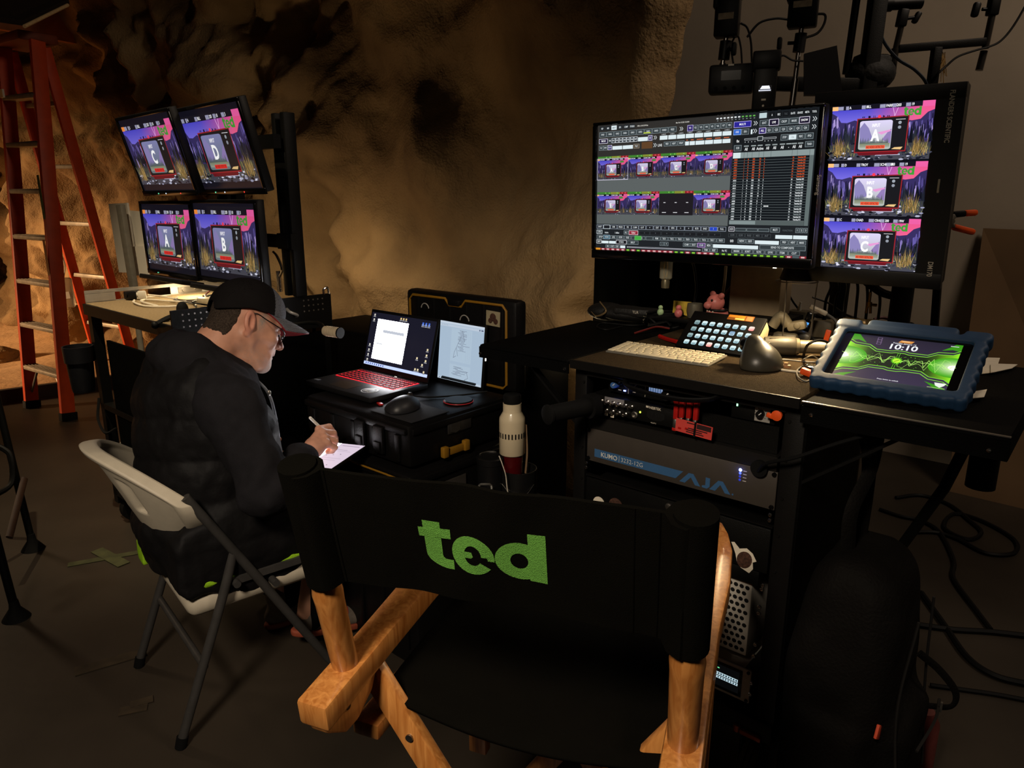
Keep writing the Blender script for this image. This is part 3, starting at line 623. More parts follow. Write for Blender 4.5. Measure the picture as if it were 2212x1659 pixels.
# ------------------------------------------------------------------ four stacked monitors
FLD = ('', 'A', 'BILL', '203', '10', '3')
def wide_monitor(pos, yaw, tilt, letter, num, label, seed, leds):
    t = thing('monitor', label, 'monitor', frame(pos, yaw, tilt), 'four slate monitors over the left cart')
    b = MB(); w, h = 0.53, 0.30
    for x0, x1, y0, y1 in ((-w / 2 - 0.013, w / 2 + 0.013, h / 2, h / 2 + 0.013), (-w / 2 - 0.013, w / 2 + 0.013, -h / 2 - 0.022, -h / 2), (-w / 2 - 0.013, -w / 2, -h / 2, h / 2), (w / 2, w / 2 + 0.013, -h / 2, h / 2)):
        b.box(((x0 + x1) / 2, (y0 + y1) / 2, 0.002), (x1 - x0, y1 - y0, 0.008), bev=0.0015)
    b.build('bezel', BLACKG, t)
    b = MB(); b.box((0, 0, -0.018), (w + 0.026, h + 0.03, 0.032), bev=0.004); b.box((0, -0.01, -0.045), (w * 0.6, h * 0.6, 0.03), bev=0.01); b.build('housing', BLACKP, t)
    cv = Canvas(w, h); cv.rect(0, 0, 1, 1, (17, 16, 26)); draw_slate(cv, 0.012, 0.075, 0.976, 0.85, letter, num, ('', num, 'BILL', '203', '10', '3'), seed, 2, 0.85)
    cv.build('screen', t, Matrix.Translation((0, 0, -0.0012)))
    for k, (x, c) in enumerate(leds):
        b = MB(); b.ell((x, -h / 2 - 0.012, 0.0065), (0.0028, 0.0028, 0.0015), nu=10, nv=6); b.build('status_light', mat('led_' + c, (20, 20, 20), 0.4, var=0, emit={'g': (90, 200, 150), 'w': (190, 210, 230), 'r': (230, 50, 40)}[c], estr=2.0), t)
    return t
wide_monitor((-1.553, 3.311, 1.258), -43.4, 90.7, 'A', '1', 'lower left monitor showing the letter A', 3, [(-0.15, 'g')])
wide_monitor((-1.146, 2.931, 1.264), -43.4, 90.7, 'B', '2', 'lower right monitor showing the letter B', 4, [])
wide_monitor((-1.492, 3.154, 1.612), -43.4, 104.3, 'C', '3', 'upper left monitor showing the letter C, tipped forward', 5, [(-0.1, 'g'), (-0.02, 'w'), (0.13, 'r')])
wide_monitor((-1.124, 2.879, 1.615), -43.4, 104.3, 'D', '4', 'upper right monitor showing the letter D, tipped forward', 6, [(-0.12, 'g'), (-0.04, 'w'), (0.12, 'r')])
st = thing('monitor_stand', 'black steel mast and crossbars carrying the four slate monitors', 'stand', CM)
b = MB(); [b.box((x, 0.51, 1.34), (0.045, 0.04, 0.66)) for x in (0.30, 0.42)]; b.box((0.36, 0.51, 1.0065), (0.3, 0.2, 0.012)); b.build('mast', BLACKM, st)
b = MB(); b.box((0.36, 0.475, 1.27), (1.0, 0.03, 0.05)); b.box((0.36, 0.45, 1.64), (1.0, 0.03, 0.05)); b.box((0.36, 0.48, 1.64), (0.16, 0.05, 0.05)); b.build('crossbar', BLACKM, st)
b = MB(); [b.box((x, 0.50, 1.40), (0.028, 0.05, 0.69), bev=0.004) for x in (0.80, 0.86)]; b.box((0.83, 0.50, 1.56), (0.08, 0.06, 0.09), bev=0.01); b.box((0.83, 0.48, 1.27), (0.10, 0.03, 0.06)); b.build('side_upright', BLACKM, st)
b = MB(); b.box((0.16, 0.30, 1.085), (0.42, 0.10, 0.02), rot=(R(-12), 0, 0), bev=0.004); b.box((0.70, 0.28, 1.085), (0.42, 0.10, 0.02), rot=(R(-12), 0, 0), bev=0.004); b.build('lower_shelf', BLACKP, st)

# white foam board and grey pole to the left of the monitors
FOAM = mat('foam_board', (225, 218, 204), 0.9, var=0.08, scale=5)
b = MB(); M_ = frame(at(272, 515, 4.1), -30)
b.box((-0.02, 0, 0.0), (0.17, 0.012, 0.38), rot=(0, R(-2), 0), M=M_); b.box((0.09, 0.012, 0.02), (0.12, 0.01, 0.26), rot=(0, R(3), 0), M=M_); b.box((0.10, -0.002, -0.12), (0.13, 0.01, 0.16), rot=(0, R(-4), 0), M=M_)
b.build('foam_board', FOAM); o = bpy.data.objects['foam_board']; tag(o, 'white foam board pieces clipped behind the monitors by the ladder', 'board')
p = at(262, 442, 4.0); q_ = at(290, 640, 4.0); b = MB(); b.box(((p + q_) / 2), (0.045, 0.03, (p - q_).length), rot=(0, R(-3), R(-30)), bev=0.004); v = Vector((q_.x, q_.y, 0)); b.cyl(q_ + Vector((0, 0, 0.01)), v, 0.016); 
for a in (0, 120, 240): b.cyl(v + Vector((0, 0, 0.25)), v + Vector((0.3 * math.cos(R(a)), 0.3 * math.sin(R(a)), 0.01)), 0.01)
tag(b.build('stand_pole', mat('grey_paint', (120, 114, 102), 0.6)), 'grey metal pole stand holding the white foam board', 'stand')
# ------------------------------------------------------------------ right hand rack cart and desk
RK = frame((0.189, 1.731, 0), -40.28)
RKI = RK.inverted()
def rk(v): return RKI @ Vector(v)
DESK = mat('charcoal_carpet', (64, 52, 36), 0.95, spec=0.1, var=0.25, scale=160, bump=0.7, bscale=700)
FRAMEM = mat('black_steel_frame', (14, 13, 12), 0.45, spec=0.25, bump=0.06, bscale=500)
rack = thing('rack_cart', 'tall black rack cart with carpeted desk top and fold-out shelves', 'cart', RK)
b = MB(); b.box((0.246, 0.34, 1.040), (0.555, 0.74, 0.016), bev=0.003); b.build('desk_top', DESK, rack)
b = MB(); b.box((0.246, -0.032, 1.0385), (0.557, 0.006, 0.021)); b.build('desk_edge', FRAMEM, rack)
for x0, x1, nm in ((-0.037, -0.002, 'l'), (0.487, 0.530, 'r')):
    for y in (0.0, 0.44):
        b = MB(); b.box(((x0 + x1) / 2, y + 0.012, 0.63), (x1 - x0, 0.03, 0.80), bev=0.002); 
        if y == 0:
            for k in range(9): b.cyl((x1 - 0.008 if nm == 'l' else x0 + 0.012, -0.003, 0.31 + k * 0.085), (x1 - 0.008 if nm == 'l' else x0 + 0.012, -0.0055, 0.31 + k * 0.085), 0.0035, n=8)
        b.build('corner_post', FRAMEM, rack)
b = MB(); b.box((0.246, -0.004, 1.021), (0.49, 0.012, 0.024)); b.build('top_rail', FRAMEM, rack)
b = MB(); b.box((0.246, 0.23, 0.25), (0.567, 0.48, 0.05), bev=0.004); b.build('base_tray', FRAMEM, rack)
b = MB(); b.box((0.528, 0.23, 0.64), (0.006, 0.44, 0.76)); b.build('side_panel', mat('black_side_panel', (6, 6, 6), 0.6, spec=0.1), rack)
b = MB(); b.box((-0.034, 0.23, 0.64), (0.006, 0.44, 0.76)); b.build('side_panel', MATS['black_side_panel'], rack)
b = MB(); b.box((0.246, 0.45, 0.64), (0.5, 0.006, 0.76)); b.build('back_panel', MATS['black_side_panel'], rack)
# rack screws
def screw(s, z, par, m=CHROME, d=-0.004, r=0.0048):
    b = MB(); b.lathe([(r, 0), (r, 0.0015), (r * 0.75, 0.003), (0.0005, 0.0034)], 12, M=Matrix.Translation((s, d, z)) @ Matrix.Rotation(R(90), 4, 'X')); b.box((s, d - 0.0034, z), (r * 1.2, 0.0006, r * 0.3), mi=1); b.build('screw', [m, BLACKP], par)
for s_, z in ((0.077, 1.0245), (0.103, 1.0235), (0.360, 1.0245), (0.388, 1.0235)): screw(s_, z, rack, d=-0.011, r=0.0058)
for s_, z in ((0.004, 0.78), (0.004, 0.768), (0.478, 0.777), (0.478, 0.765), (0.477, 0.61), (0.476, 0.60), (0.474, 0.556), (0.474, 0.54), (0.473, 0.46), (0.472, 0.43), (0.472, 0.36), (0.472, 0.33)): screw(s_, z, rack)
# curved front handle
b = MB(); b.tube([(0.07, -0.014, 1.0235), (0.112, -0.016, 1.022), (0.135, -0.04, 1.012), (0.20, -0.055, 1.008), (0.28, -0.055, 1.008), (0.335, -0.04, 1.014), (0.356, -0.016, 1.022), (0.392, -0.014, 1.0235)], 0.0075, 10, sub=6, flat=0.7); b.build('front_handle', BLACKP, rack)
# left and right fold-out shelves with braces
SHT = mat('black_shelf_vinyl', (6, 6, 6), 0.7, spec=0.05, bump=0.15, bscale=300)
b = MB(); b.box((-0.19, 0.235, 1.040), (0.30, 0.53, 0.016), bev=0.006); b.box((-0.19, -0.028, 1.026), (0.30, 0.004, 0.03)); b.box((-0.338, 0.235, 1.026), (0.004, 0.52, 0.03)); o = b.build('side_shelf', SHT, rack)
b = MB(); b.box((-0.11, 0.02, 0.93), (0.006, 0.02, 0.26), rot=(0, R(-50), 0)); b.build('shelf_brace', BLACKM, o)
sc_ = [(-0.335, 1.022), (-0.05, 1.022)]
for s_, z in sc_: screw(s_, z, o, d=-0.0305)
b = MB(); b.box((0.70, 0.29, 1.036), (0.345, 0.64, 0.016), bev=0.006); b.box((0.70, -0.028, 1.018), (0.345, 0.004, 0.036)); b.box((0.871, 0.29, 1.018), (0.004, 0.63, 0.036)); o = b.build('side_shelf', SHT, rack)
b = MB(); b.box((0.62, 0.02, 0.93), (0.006, 0.02, 0.25), rot=(0, R(52), 0)); b.build('shelf_brace', BLACKM, o)
b = MB(); b.box((0.70, -0.0285, 1.0435), (0.345, 0.006, 0.002)); b.build('shelf_trim', STEEL, o)
for s_, z in ((0.548, 1.02), (0.845, 1.015)): screw(s_, z, o, d=-0.0305)
# foam push handle on the left side of the rack
b = MB(); e0, e1 = rk(at(1270, 878, 1.66)), rk(at(1188, 895, 1.60)); b.cyl(e0, e1, 0.021, n=20); b.cyl(e0 + (e0 - e1) * 0.2, e0, 0.03, n=20); b.lathe([(0.021, 0), (0.0235, 0.002), (0.0235, 0.008), (0.016, 0.012), (0.001, 0.012)], 20, M=rmat(e1, e1 + (e1 - e0))[0]); b.build('push_handle', BLACKR, rack)
# casters
for x in (0.03, 0.485):
    for y in (0.05, 0.40):
        b = MB(); b.box((x, y, 0.221), (0.105, 0.10, 0.008)); b.box((x - 0.032, y, 0.17), (0.006, 0.07, 0.1)); b.box((x + 0.032, y, 0.17), (0.006, 0.07, 0.1)); o = b.build('caster_fork', BLACKM, rack)
        b = MB(); n = 26
        b.lathe([(0.03, -0.024), (0.082, -0.024), (0.098, -0.018), (0.100, -0.008), (0.097, -0.0075), (0.097, -0.005), (0.1, -0.0045), (0.1, 0.0045), (0.097, 0.005), (0.097, 0.0075), (0.1, 0.008), (0.098, 0.018), (0.082, 0.024), (0.03, 0.024)], 40, M=Matrix.Translation((x, y, 0.101)) @ Matrix.Rotation(R(90), 4, 'Y')); b.build('wheel', mat('grey_tyre', (70, 66, 60), 0.8), o)
        b = MB(); b.box((x, y - 0.055, 0.232), (0.05, 0.03, 0.012), bev=0.003); b.cyl((x - 0.034, y - 0.06, 0.226), (x - 0.034, y - 0.06, 0.242), 0.009); b.build('brake_lever', mat('copper_orange', (176, 84, 44), 0.35, 0.5), o)
# accessory pole under the right shelf
b = MB(); p = rk(atz(1935, 900, 1.02)); b.cyl((0.80, 0.40, 1.02), (0.80, 0.40, 0.80), 0.03, n=20); b.tube([(0.80, 0.26, 1.02), (0.74, 0.34, 0.8), (0.62, 0.44, 0.5)], 0.012, 8); b.build('shelf_strut', BLACKM, rack)

# ---- units in the rack
def unit(name, label, cat): return thing(name, label, cat, RK)
GREYF = mat('grey_faceplate', (66, 60, 54), 0.5, 0.2, var=0.05, bump=0.04, bscale=800); BLUEF = mat('blue_print', (52, 92, 134), 0.55, var=0.03)
INKW = mat('white_ink', (205, 205, 200), 0.6, var=0); INKG = mat('grey_ink', (205, 196, 180), 0.6, var=0)
FT = lambda s, z, d=-0.0012: Matrix.Translation((s, d, z)) @ Matrix.Rotation(R(90), 4, 'X')
ku = unit('video_router', 'wide grey rack panel with blue stripe lettered KUMO and AJA', 'router')
b = MB(); b.box((0.2435, 0.002, 0.8305), (0.482, 0.006, 0.086), bev=0.0015); b.box((0.2435, 0.15, 0.8305), (0.44, 0.29, 0.083)); b.build('faceplate', GREYF, ku)
b = MB()
b.prism([(0.026, 0.8015), (0.252, 0.8015), (0.270, 0.8225), (0.026, 0.8225)], 0.0006, M=Matrix.Translation((0, -0.001, 0)) @ Matrix.Rotation(R(90), 4, 'X') if False else Matrix(((1, 0, 0, 0), (0, 0, -1, -0.001), (0, 1, 0, 0), (0, 0, 0, 1))))
b.build('blue_stripe', BLUEF, ku)
b = MB(); b.text('KUMO', 0.0165, FT(0.045, 0.8062, -0.0022), bold=0.012); b.box((0.0985, -0.002, 0.812), (0.0008, 0.0006, 0.016)); b.text('3232-12G', 0.0155, FT(0.103, 0.8064, -0.0022), bold=-0.01); b.build('model_lettering', INKW, ku)
b = MB()
for pl in ([(0.262, 0.797), (0.284, 0.8225), (0.296, 0.8225), (0.314, 0.797), (0.301, 0.797), (0.290, 0.8135), (0.276, 0.797)], [(0.318, 0.797), (0.318, 0.8015), (0.326, 0.8035), (0.326, 0.8225), (0.3365, 0.8225), (0.3365, 0.802), (0.330, 0.7965)], [(0.336, 0.797), (0.356, 0.8225), (0.367, 0.8225), (0.386, 0.797), (0.373, 0.797), (0.3615, 0.8135), (0.350, 0.797)]):
    b.prism(pl, 0.0006, M=Matrix(((1, 0, 0, 0), (0, 0, -1, -0.001), (0, 1, 0, 0), (0, 0, 0, 1))))
b.cyl((0.391, -0.0008, 0.799), (0.391, -0.0016, 0.799), 0.0022, n=12); b.build('maker_lettering', BLUEF, ku)
for s_ in (0.008, 0.478):
    for z in (0.868, 0.794): b = MB(); b.lathe([(0.0052, 0), (0.005, 0.003), (0.002, 0.004)], 14, M=Matrix.Translation((s_, -0.001, z)) @ Matrix.Rotation(R(90), 4, 'X')); b.build('rack_screw', BLACKG, ku)
for k in range(4):
    b = MB(); b.ell((0.404, -0.001, 0.860 - k * 0.0076), (0.0028 if k else 0.0036, 0.0015, 0.0028 if k else 0.0036), nu=12, nv=8); b.build('indicator_light', mat('blue_led_%s' % ('bright' if k == 0 else 'mid' if k == 1 else 'dim'), (10, 10, 30), 0.4, var=0, emit=(120, 140, 255) if k == 0 else (60, 80, 255), estr=(14, 4, 0.5, 0.25)[k]), ku)
lamp('router_led_glow', 'POINT', RK @ Vector((0.404, -0.012, 0.860)), (0, 0, 0), 0.006, (0.15, 0.22, 1.0), 0.004)
b = MB(); [b.box((0.4145, -0.0012, 0.8595 - k * 0.0076), (0.008, 0.0006, 0.0014)) for k in range(4)]; b.build('indicator_caption', INKG, ku)

rec = unit('audio_recorder', 'slim black audio mixer with blue knob and small lit screen', 'recorder')
b = MB(); b.box((0.147, 0.14, 0.99), (0.20, 0.24, 0.036), bev=0.002); b.build('chassis', BLACKM, rec)
def knob(s, z, r, ln, m, par, d=0.02, mark_=True, name='knob'):
    b = MB(); b.lathe([(r * 1.05, 0), (r, ln * 0.2), (r * 0.92, ln * 0.9), (r * 0.8, ln), (0.0005, ln)], 20, M=Matrix.Translation((s, d, z)) @ Matrix.Rotation(R(90), 4, 'X'))
    if mark_: b.box((s + r * 0.3, d - ln, z + r * 0.3), (r * 0.2, 0.0008, r * 0.9), rot=(0, R(45), 0), mi=1)
    b.build(name, [m, INKW], par)
knob(0.070, 0.993, 0.0085, 0.018, mat('blue_knob', (58, 96, 150), 0.45), rec); knob(0.082, 1.0, 0.007, 0.01, BLACKP, rec); knob(0.128, 0.999, 0.0085, 0.014, BLACKP, rec); knob(0.210, 0.990, 0.0135, 0.016, BLACKP, rec); knob(0.232, 0.990, 0.008, 0.006, BLACKG, rec, mark_=False)
cv = Canvas(0.036, 0.021); cv.rect(0, 0, 1, 1, (130, 150, 175), (90, 100, 170))
for k in range(5): cv.rect(0.08 + k * 0.18, 0.1, 0.17 + k * 0.18, 0.7, (70, 96, 130)); cv.rect(0.06 + k * 0.18, 0.78, 0.2 + k * 0.18, 0.92, (60, 70, 220) if k != 3 else (230, 230, 250))
cv.build('level_screen', rec, FT(0.178, 0.993, 0.0185))
b = MB(); [b.box((s_, 0.0195, 0.990), (0.0009, 0.001, 0.030)) for s_ in (0.104, 0.150)]; [b.box((s_, 0.0195, z), (0.008, 0.001, 0.0015)) for s_, z in ((0.085, 1.006), (0.096, 1.0), (0.137, 0.994), (0.12, 0.981), (0.08, 0.980))]; b.build('panel_print', INKG, rec)
b = MB(); b.box((0.094, 0.019, 0.9805), (0.006, 0.002, 0.003)); b.build('button_light', mat('blue_white_led', (10, 10, 20), 0.4, var=0, emit=(130, 150, 255), estr=5), rec)
lamp('recorder_led_glow', 'POINT', RK @ Vector((0.085, 0.0, 0.975)), (0, 0, 0), 0.005, (0.2, 0.28, 1.0), 0.006)

sp = unit('speaker_panel', 'black speaker panel lettered NEBTEK with two rows of silver connectors', 'speaker')
b = MB(); b.box((0.128, 0.10, 0.942), (0.235, 0.2, 0.044), bev=0.0015); b.build('panel', BLACKM, sp)
b = MB(); b.box((0.078, -0.0005, 0.956), (0.055, 0.001, 0.014)); b.build('name_strip', mat('grey_strip', (110, 108, 110), 0.6), sp)
for s_, z in [(0.026 + k * 0.0168, 0.9505) for k in range(7)] + [(0.040 + k * 0.0178, 0.929) for k in range(5)]:
    b = MB(); b.lathe([(0.0062, 0), (0.0062, 0.003), (0.0046, 0.003), (0.0046, 0.014), (0.0038, 0.014), (0.0036, 0.004), (0.0005, 0.004)], 14, M=Matrix.Translation((s_, -0.0005, z)) @ Matrix.Rotation(R(90), 4, 'X')); b.box((s_, -0.012, z), (0.0125, 0.002, 0.002)); b.build('bnc_connector', CHROME, sp)
b = MB(); b.lathe([(0.0085, 0), (0.0085, 0.004), (0.006, 0.005), (0.006, 0.001), (0.001, 0.001)], 18, M=Matrix.Translation((0.137, -0.0005, 0.933)) @ Matrix.Rotation(R(90), 4, 'X')); b.build('headphone_jack', STEEL, sp)
b = MB(); b.ell((0.1505, -0.001, 0.942), (0.0024, 0.0015, 0.0024), nu=10, nv=6); b.build('power_light', mat('lime_led', (20, 30, 10), 0.4, var=0, emit=(190, 230, 60), estr=4), sp)
b = MB()
for k in range(13):
    x = 0.170 + k * 0.0036; h = 0.014 * math.sqrt(max(0.05, 1 - ((k - 6) / 7) ** 2)); b.box((x, -0.0008, 0.9405), (0.0018, 0.001, h * 1.7))
b.build('speaker_grille', mat('grille_dark', (4, 4, 4), 0.9), sp)
b = MB(); b.text('NEBTEK', 0.0085, FT(0.174, 0.9555), bold=0.02); b.text('NS-SP12', 0.004, FT(0.18, 0.921)); b.box((0.169, -0.001, 0.959), (0.007, 0.0006, 0.0045)); b.build('maker_lettering', INKG, sp)
b = MB(); [b.box((s_, -0.0008, z), (0.009, 0.0012, 0.008)) for s_, z in ((0.056, 0.919), (0.074, 0.9175))]; b.build('label_tape', PAPER, sp)

# red spring clamps in a row and the red printed tag
for k, (s_, z) in enumerate(((0.250, 0.984), (0.264, 0.990), (0.281, 0.992), (0.298, 0.991))):
    M_ = RK @ Matrix.Translation((s_, -0.012, z - 0.042))
    c = thing('spring_clamp', ['leftmost short red spring clamp on the rack front', 'second red spring clamp from the left on the rack front', 'third red spring clamp, gripping the red tag', 'rightmost red spring clamp with glossy rounded tip'][k], 'clamp', M_, 'red clamps on the rack')
    b = MB(); b.box((0, 0, 0.026), (0.0115, 0.013, 0.042), bev=0.003); b.cyl((-0.006, -0.002, 0.048), (0.006, -0.002, 0.048), 0.005); b.build('handle', REDP, c)
    b = MB(); b.box((0, -0.004, -0.004), (0.009, 0.009, 0.022), bev=0.002); b.build('jaw_spring', STEEL, c)
    b = MB(); b.box((0, -0.003, -0.017), (0.011, 0.012, 0.008), bev=0.002); b.build('jaw_tip', REDP, c)
tg = thing('printed_tag', 'red printed rental tag hanging below the red clamps', 'tag', RK @ Matrix.Translation((0.298, -0.02, 0.936)) @ Matrix.Rotation(R(3), 4, 'Y'))
b = MB(); b.box((0, 0, 0), (0.088, 0.0015, 0.030)); b.build('card', mat('red_card', (200, 62, 54), 0.7, var=0.05), tg)
b = MB(); b.box((0.024, -0.0012, 0.008), (0.034, 0.0006, 0.011)); [b.box((x, -0.0012, z), (w_, 0.0006, 0.0022)) for x, z, w_ in ((-0.006, 0.011, 0.022), (0.01, -0.001, 0.046), (0.002, -0.0055, 0.038), (0.004, -0.010, 0.042))]; [b.box((-0.036 + 0.003 * (k % 4) , -0.0012, 0.011 - 0.003 * (k // 4)), (0.0015, 0.0006, 0.0015)) for k in ()]; b.build('printing', mat('dark_ink', (40, 14, 14), 0.7), tg)
b = MB(); b.box((0.004, -0.003, 0.0), (0.004, 0.002, 0.034)); b.build('strap', BLACKR, tg)

pb = unit('power_box', 'black box with green light and grey dial plate at the rack top right', 'box')
b = MB(); b.box((0.397, 0.09, 0.990), (0.058, 0.16, 0.038), bev=0.002); b.box((0.445, 0.09, 0.990), (0.038, 0.16, 0.038), bev=0.002); b.build('case', BLACKM, pb)
b = MB(); b.box((0.4375, 0.0095, 0.991), (0.033, 0.002, 0.034)); b.build('dial_plate', mat('silver_plate', (170, 166, 158), 0.5, 0.4), pb)
knob(0.434, 0.991, 0.0085, 0.012, BLACKP, pb, d=0.0085); 
b = MB(); [b.box((0.434 + 0.0125 * math.cos(R(a)), 0.008, 0.991 + 0.0125 * math.sin(R(a))), (0.002, 0.001, 0.001), rot=(0, R(-a), 0)) for a in range(-40, 221, 26)]; b.build('dial_ticks', BLACKP, pb)
b = MB(); b.box((0.381, 0.0095, 1.001), (0.003, 0.002, 0.006)); b.build('status_light', mat('green_led', (10, 30, 14), 0.4, var=0, emit=(150, 240, 180), estr=3), pb)
b = MB(); b.lathe([(0.011, 0), (0.011, 0.006), (0.004, 0.008), (0.001, 0.008)], 20, M=FT(0.474, 0.999, -0.006)); b.box((0.460, -0.009, 0.996), (0.016, 0.006, 0.011), rot=(0, R(14), 0), bev=0.003); o = b.build('connector_cap', ORANGEP, pb); o['label'] = 'orange connector cap'
tray = unit('vented_tray', 'black perforated tray holding the small units above the grey router panel', 'tray')
meshm = bpy.data.materials.new('perforated_black'); meshm.use_nodes = True; nt = meshm.node_tree; bs = nt.nodes['Principled BSDF']
tc = nt.nodes.new('ShaderNodeTexCoord'); mp = nt.nodes.new('ShaderNodeMapping'); mp.inputs['Scale'].default_value = (170, 170, 170); vo = nt.nodes.new('ShaderNodeTexVoronoi'); vo.inputs['Randomness'].default_value = 0
gt = nt.nodes.new('ShaderNodeMath'); gt.operation = 'GREATER_THAN'; gt.inputs[1].default_value = 0.36
nt.links.new(tc.outputs['Object'], mp.inputs[0]); nt.links.new(mp.outputs[0], vo.inputs['Vector']); nt.links.new(vo.outputs['Distance'], gt.inputs[0])
mx = nt.nodes.new('ShaderNodeMix'); mx.data_type = 'RGBA'; mx.inputs[6].default_value = (0.001, 0.001, 0.001, 1); mx.inputs[7].default_value = (0.012, 0.011, 0.010, 1); nt.links.new(gt.outputs[0], mx.inputs[0]); nt.links.new(mx.outputs[2], bs.inputs['Base Color']); bs.inputs['Roughness'].default_value = 0.35
b = MB(); b.box((0.2435, 0.14, 0.904), (0.475, 0.28, 0.004)); b.box((0.2435, 0.0, 0.890), (0.475, 0.003, 0.030)); b.build('tray_body', meshm, tray)
b = MB(); b.box((0.372, 0.02, 0.937), (0.20, 0.004, 0.06)); b.build('blank_plate', BLACKM, tray)
kb_ = MB(); kb_.cyl((0.447, -0.012, 0.876), (0.447, -0.0015, 0.876), 0.018, n=24); kb_.tube([(0.447, -0.01, 0.87), (0.47, -0.03, 0.90), (0.53, -0.04, 0.93), (0.60, -0.02, 0.97), (0.68, 0.0, 1.01)], 0.004, 8, sub=5); kb_.T = Matrix(); o = kb_.build('plug_lead', BLACKR); o.matrix_local = RK; tag(o, 'round black plug and lead at the right end of the router panel', 'cable')

dr = unit('drawer_unit', 'black rack drawer with small lock and part of a white card', 'drawer')
b = MB(); b.box((0.2435, 0.0, 0.690), (0.478, 0.006, 0.105), bev=0.002); b.box((0.2435, 0.19, 0.69), (0.44, 0.36, 0.1)); b.build('drawer_front', BLACKM, dr)
b = MB(); b.lathe([(0.0085, 0), (0.008, 0.004), (0.005, 0.005), (0.0005, 0.005)], 18, M=FT(0.24, 0.728, -0.003)); b.box((0.24, -0.0085, 0.728), (0.001, 0.001, 0.006)); b.build('lock', STEEL, dr)
b = MB(); b.box((0.225, -0.004, 0.692), (0.07, 0.0012, 0.036), rot=(0, R(-6), 0)); b.build('white_card', PAPER, dr)
for (s_, z, r, m) in ((0.045, 0.681, 0.017, PAPER), (0.095, 0.688, 0.02, mat('brown_print', (70, 46, 36), 0.6, var=0.6, scale=180))):
    b = MB(); b.cyl((s_, -0.0032, z), (s_, -0.0042, z), r, n=24); b.build('round_sticker', m, dr)
b = MB(); b.box((0.2435, 0.004, 0.7475), (0.482, 0.012, 0.003)); b.build('drawer_lip', FRAMEM, dr)

lo = unit('computer', 'silver computer with round-holed perforated front low in the rack', 'computer')
b = MB(); hole = mat('dark_hole', (3, 3, 3), 0.9, var=0); SILV = mat('silver_grille', (214, 208, 196), 0.4, 0.3, var=0.04)
b.box((0.228, 0.16, 0.505), (0.442, 0.30, 0.19), bev=0.004); b.build('body', SILV, lo)
b = MB()
for j in range(11):
    for i in range(16):
        x = 0.236 + i * 0.0135 + (j % 2) * 0.00675; z = 0.424 + j * 0.0158
        if x < 0.443: b.lathe([(0.0056, 0), (0.0046, 0.0008), (0.0046, 0.0012), (0.0004, 0.0012)], 10, M=Matrix.Translation((x, 0.0102, z)) @ Matrix.Rotation(R(90), 4, 'X'))
o = b.build('hole_pattern', hole, lo); o['kind'] = 'stuff'
b = MB(); b.box((0.228, 0.0, 0.6185), (0.475, 0.005, 0.034), bev=0.001); b.build('blank_panel', BLACKM, lo)
b = MB(); pts = [(0.398, 0.688), (0.404, 0.676), (0.410, 0.662), (0.414, 0.646), (0.424, 0.634), (0.444, 0.627), (0.452, 0.640), (0.450, 0.655), (0.458, 0.660), (0.448, 0.676), (0.434, 0.684), (0.418, 0.678), (0.405, 0.690)]
b.prism(pts[::-1], 0.0006, M=Matrix(((1, 0, 0, 0), (0, 0, -1, -0.0032), (0, 1, 0, 0), (0, 0, 0, 1)))); o = b.build('sticker', PAPER, dr); c = MB(); c.ell((0.431, -0.0042, 0.655), (0.017, 0.0006, 0.021), rot=(0, R(20), 0)); c.build('sticker_art', MATS['brown_print'], o)

up = unit('display_unit', 'white edged rack unit with small lit text screen near the floor', 'power supply')
b = MB(); b.box((0.23, 0.005, 0.341), (0.476, 0.006, 0.086), bev=0.002); b.box((0.23, 0.17, 0.341), (0.44, 0.32, 0.084)); b.build('faceplate', mat('pale_grey_panel', (228, 224, 214), 0.5, var=0.04), up)
b = MB(); b.box((0.411, 0.0012, 0.341), (0.075, 0.003, 0.070), bev=0.001); b.build('screen_window', BLACKG, up)
cv = Canvas(0.062, 0.056); cv.rect(0, 0, 1, 1, (6, 7, 8)); cv.rect(0.14, 0.14, 0.22, 0.19, (110, 230, 150)); cv.rect(0.04, 0.36, 0.96, 0.50, (190, 215, 225)); cv.rect(0.04, 0.54, 0.96, 0.66, (190, 215, 225))
for k in range(9): cv.rect(0.07 + k * 0.1, 0.39, 0.13 + k * 0.1, 0.47, (40, 60, 70)); cv.rect(0.07 + k * 0.1, 0.56, 0.12 + k * 0.1, 0.64, (40, 60, 70))
cv.build('text_screen', up, FT(0.411, 0.342, -0.0008))
for s_, z in ((0.462, 0.378), (0.462, 0.304)): b = MB(); b.cyl((s_, 0.002, z), (s_, -0.001, z), 0.0042); b.build('rack_screw', BLACKG, up)

# ------------------------------------------------------------------ big monitor with the control interface
SM = frame((0.466, 1.909, 1.460), -40.8, 91.0, 0, 0.4)
sam = thing('control_monitor', 'large widescreen monitor showing a grey control interface', 'monitor', SM)
w, h = 0.598, 0.336
b = MB(); b.box((0, -h / 2 - 0.012, 0.003), (w + 0.022, 0.024, 0.010), bev=0.002); b.box((0, h / 2 + 0.004, 0.003), (w + 0.022, 0.008, 0.010), bev=0.002)
b.box((-w / 2 - 0.006, 0, 0.003), (0.012, h, 0.010), bev=0.002); b.box((w / 2 + 0.006, 0, 0.003), (0.012, h, 0.010), bev=0.002); b.build('bezel', BLACKG, sam)
b = MB(); b.box((0, -0.008, -0.016), (w + 0.022, h + 0.032, 0.028), bev=0.004); b.box((0, -0.02, -0.04), (0.3, 0.2, 0.03), bev=0.01); b.build('housing', BLACKP, sam)
b = MB(); b.text('Samsung', 0.013, Matrix.Translation((w / 2 + 0.009, 0.022, 0.0085)) @ Matrix.Rotation(R(-90), 4, 'Z'), ext=0.0001); b.build('maker_lettering', INKG, sam)
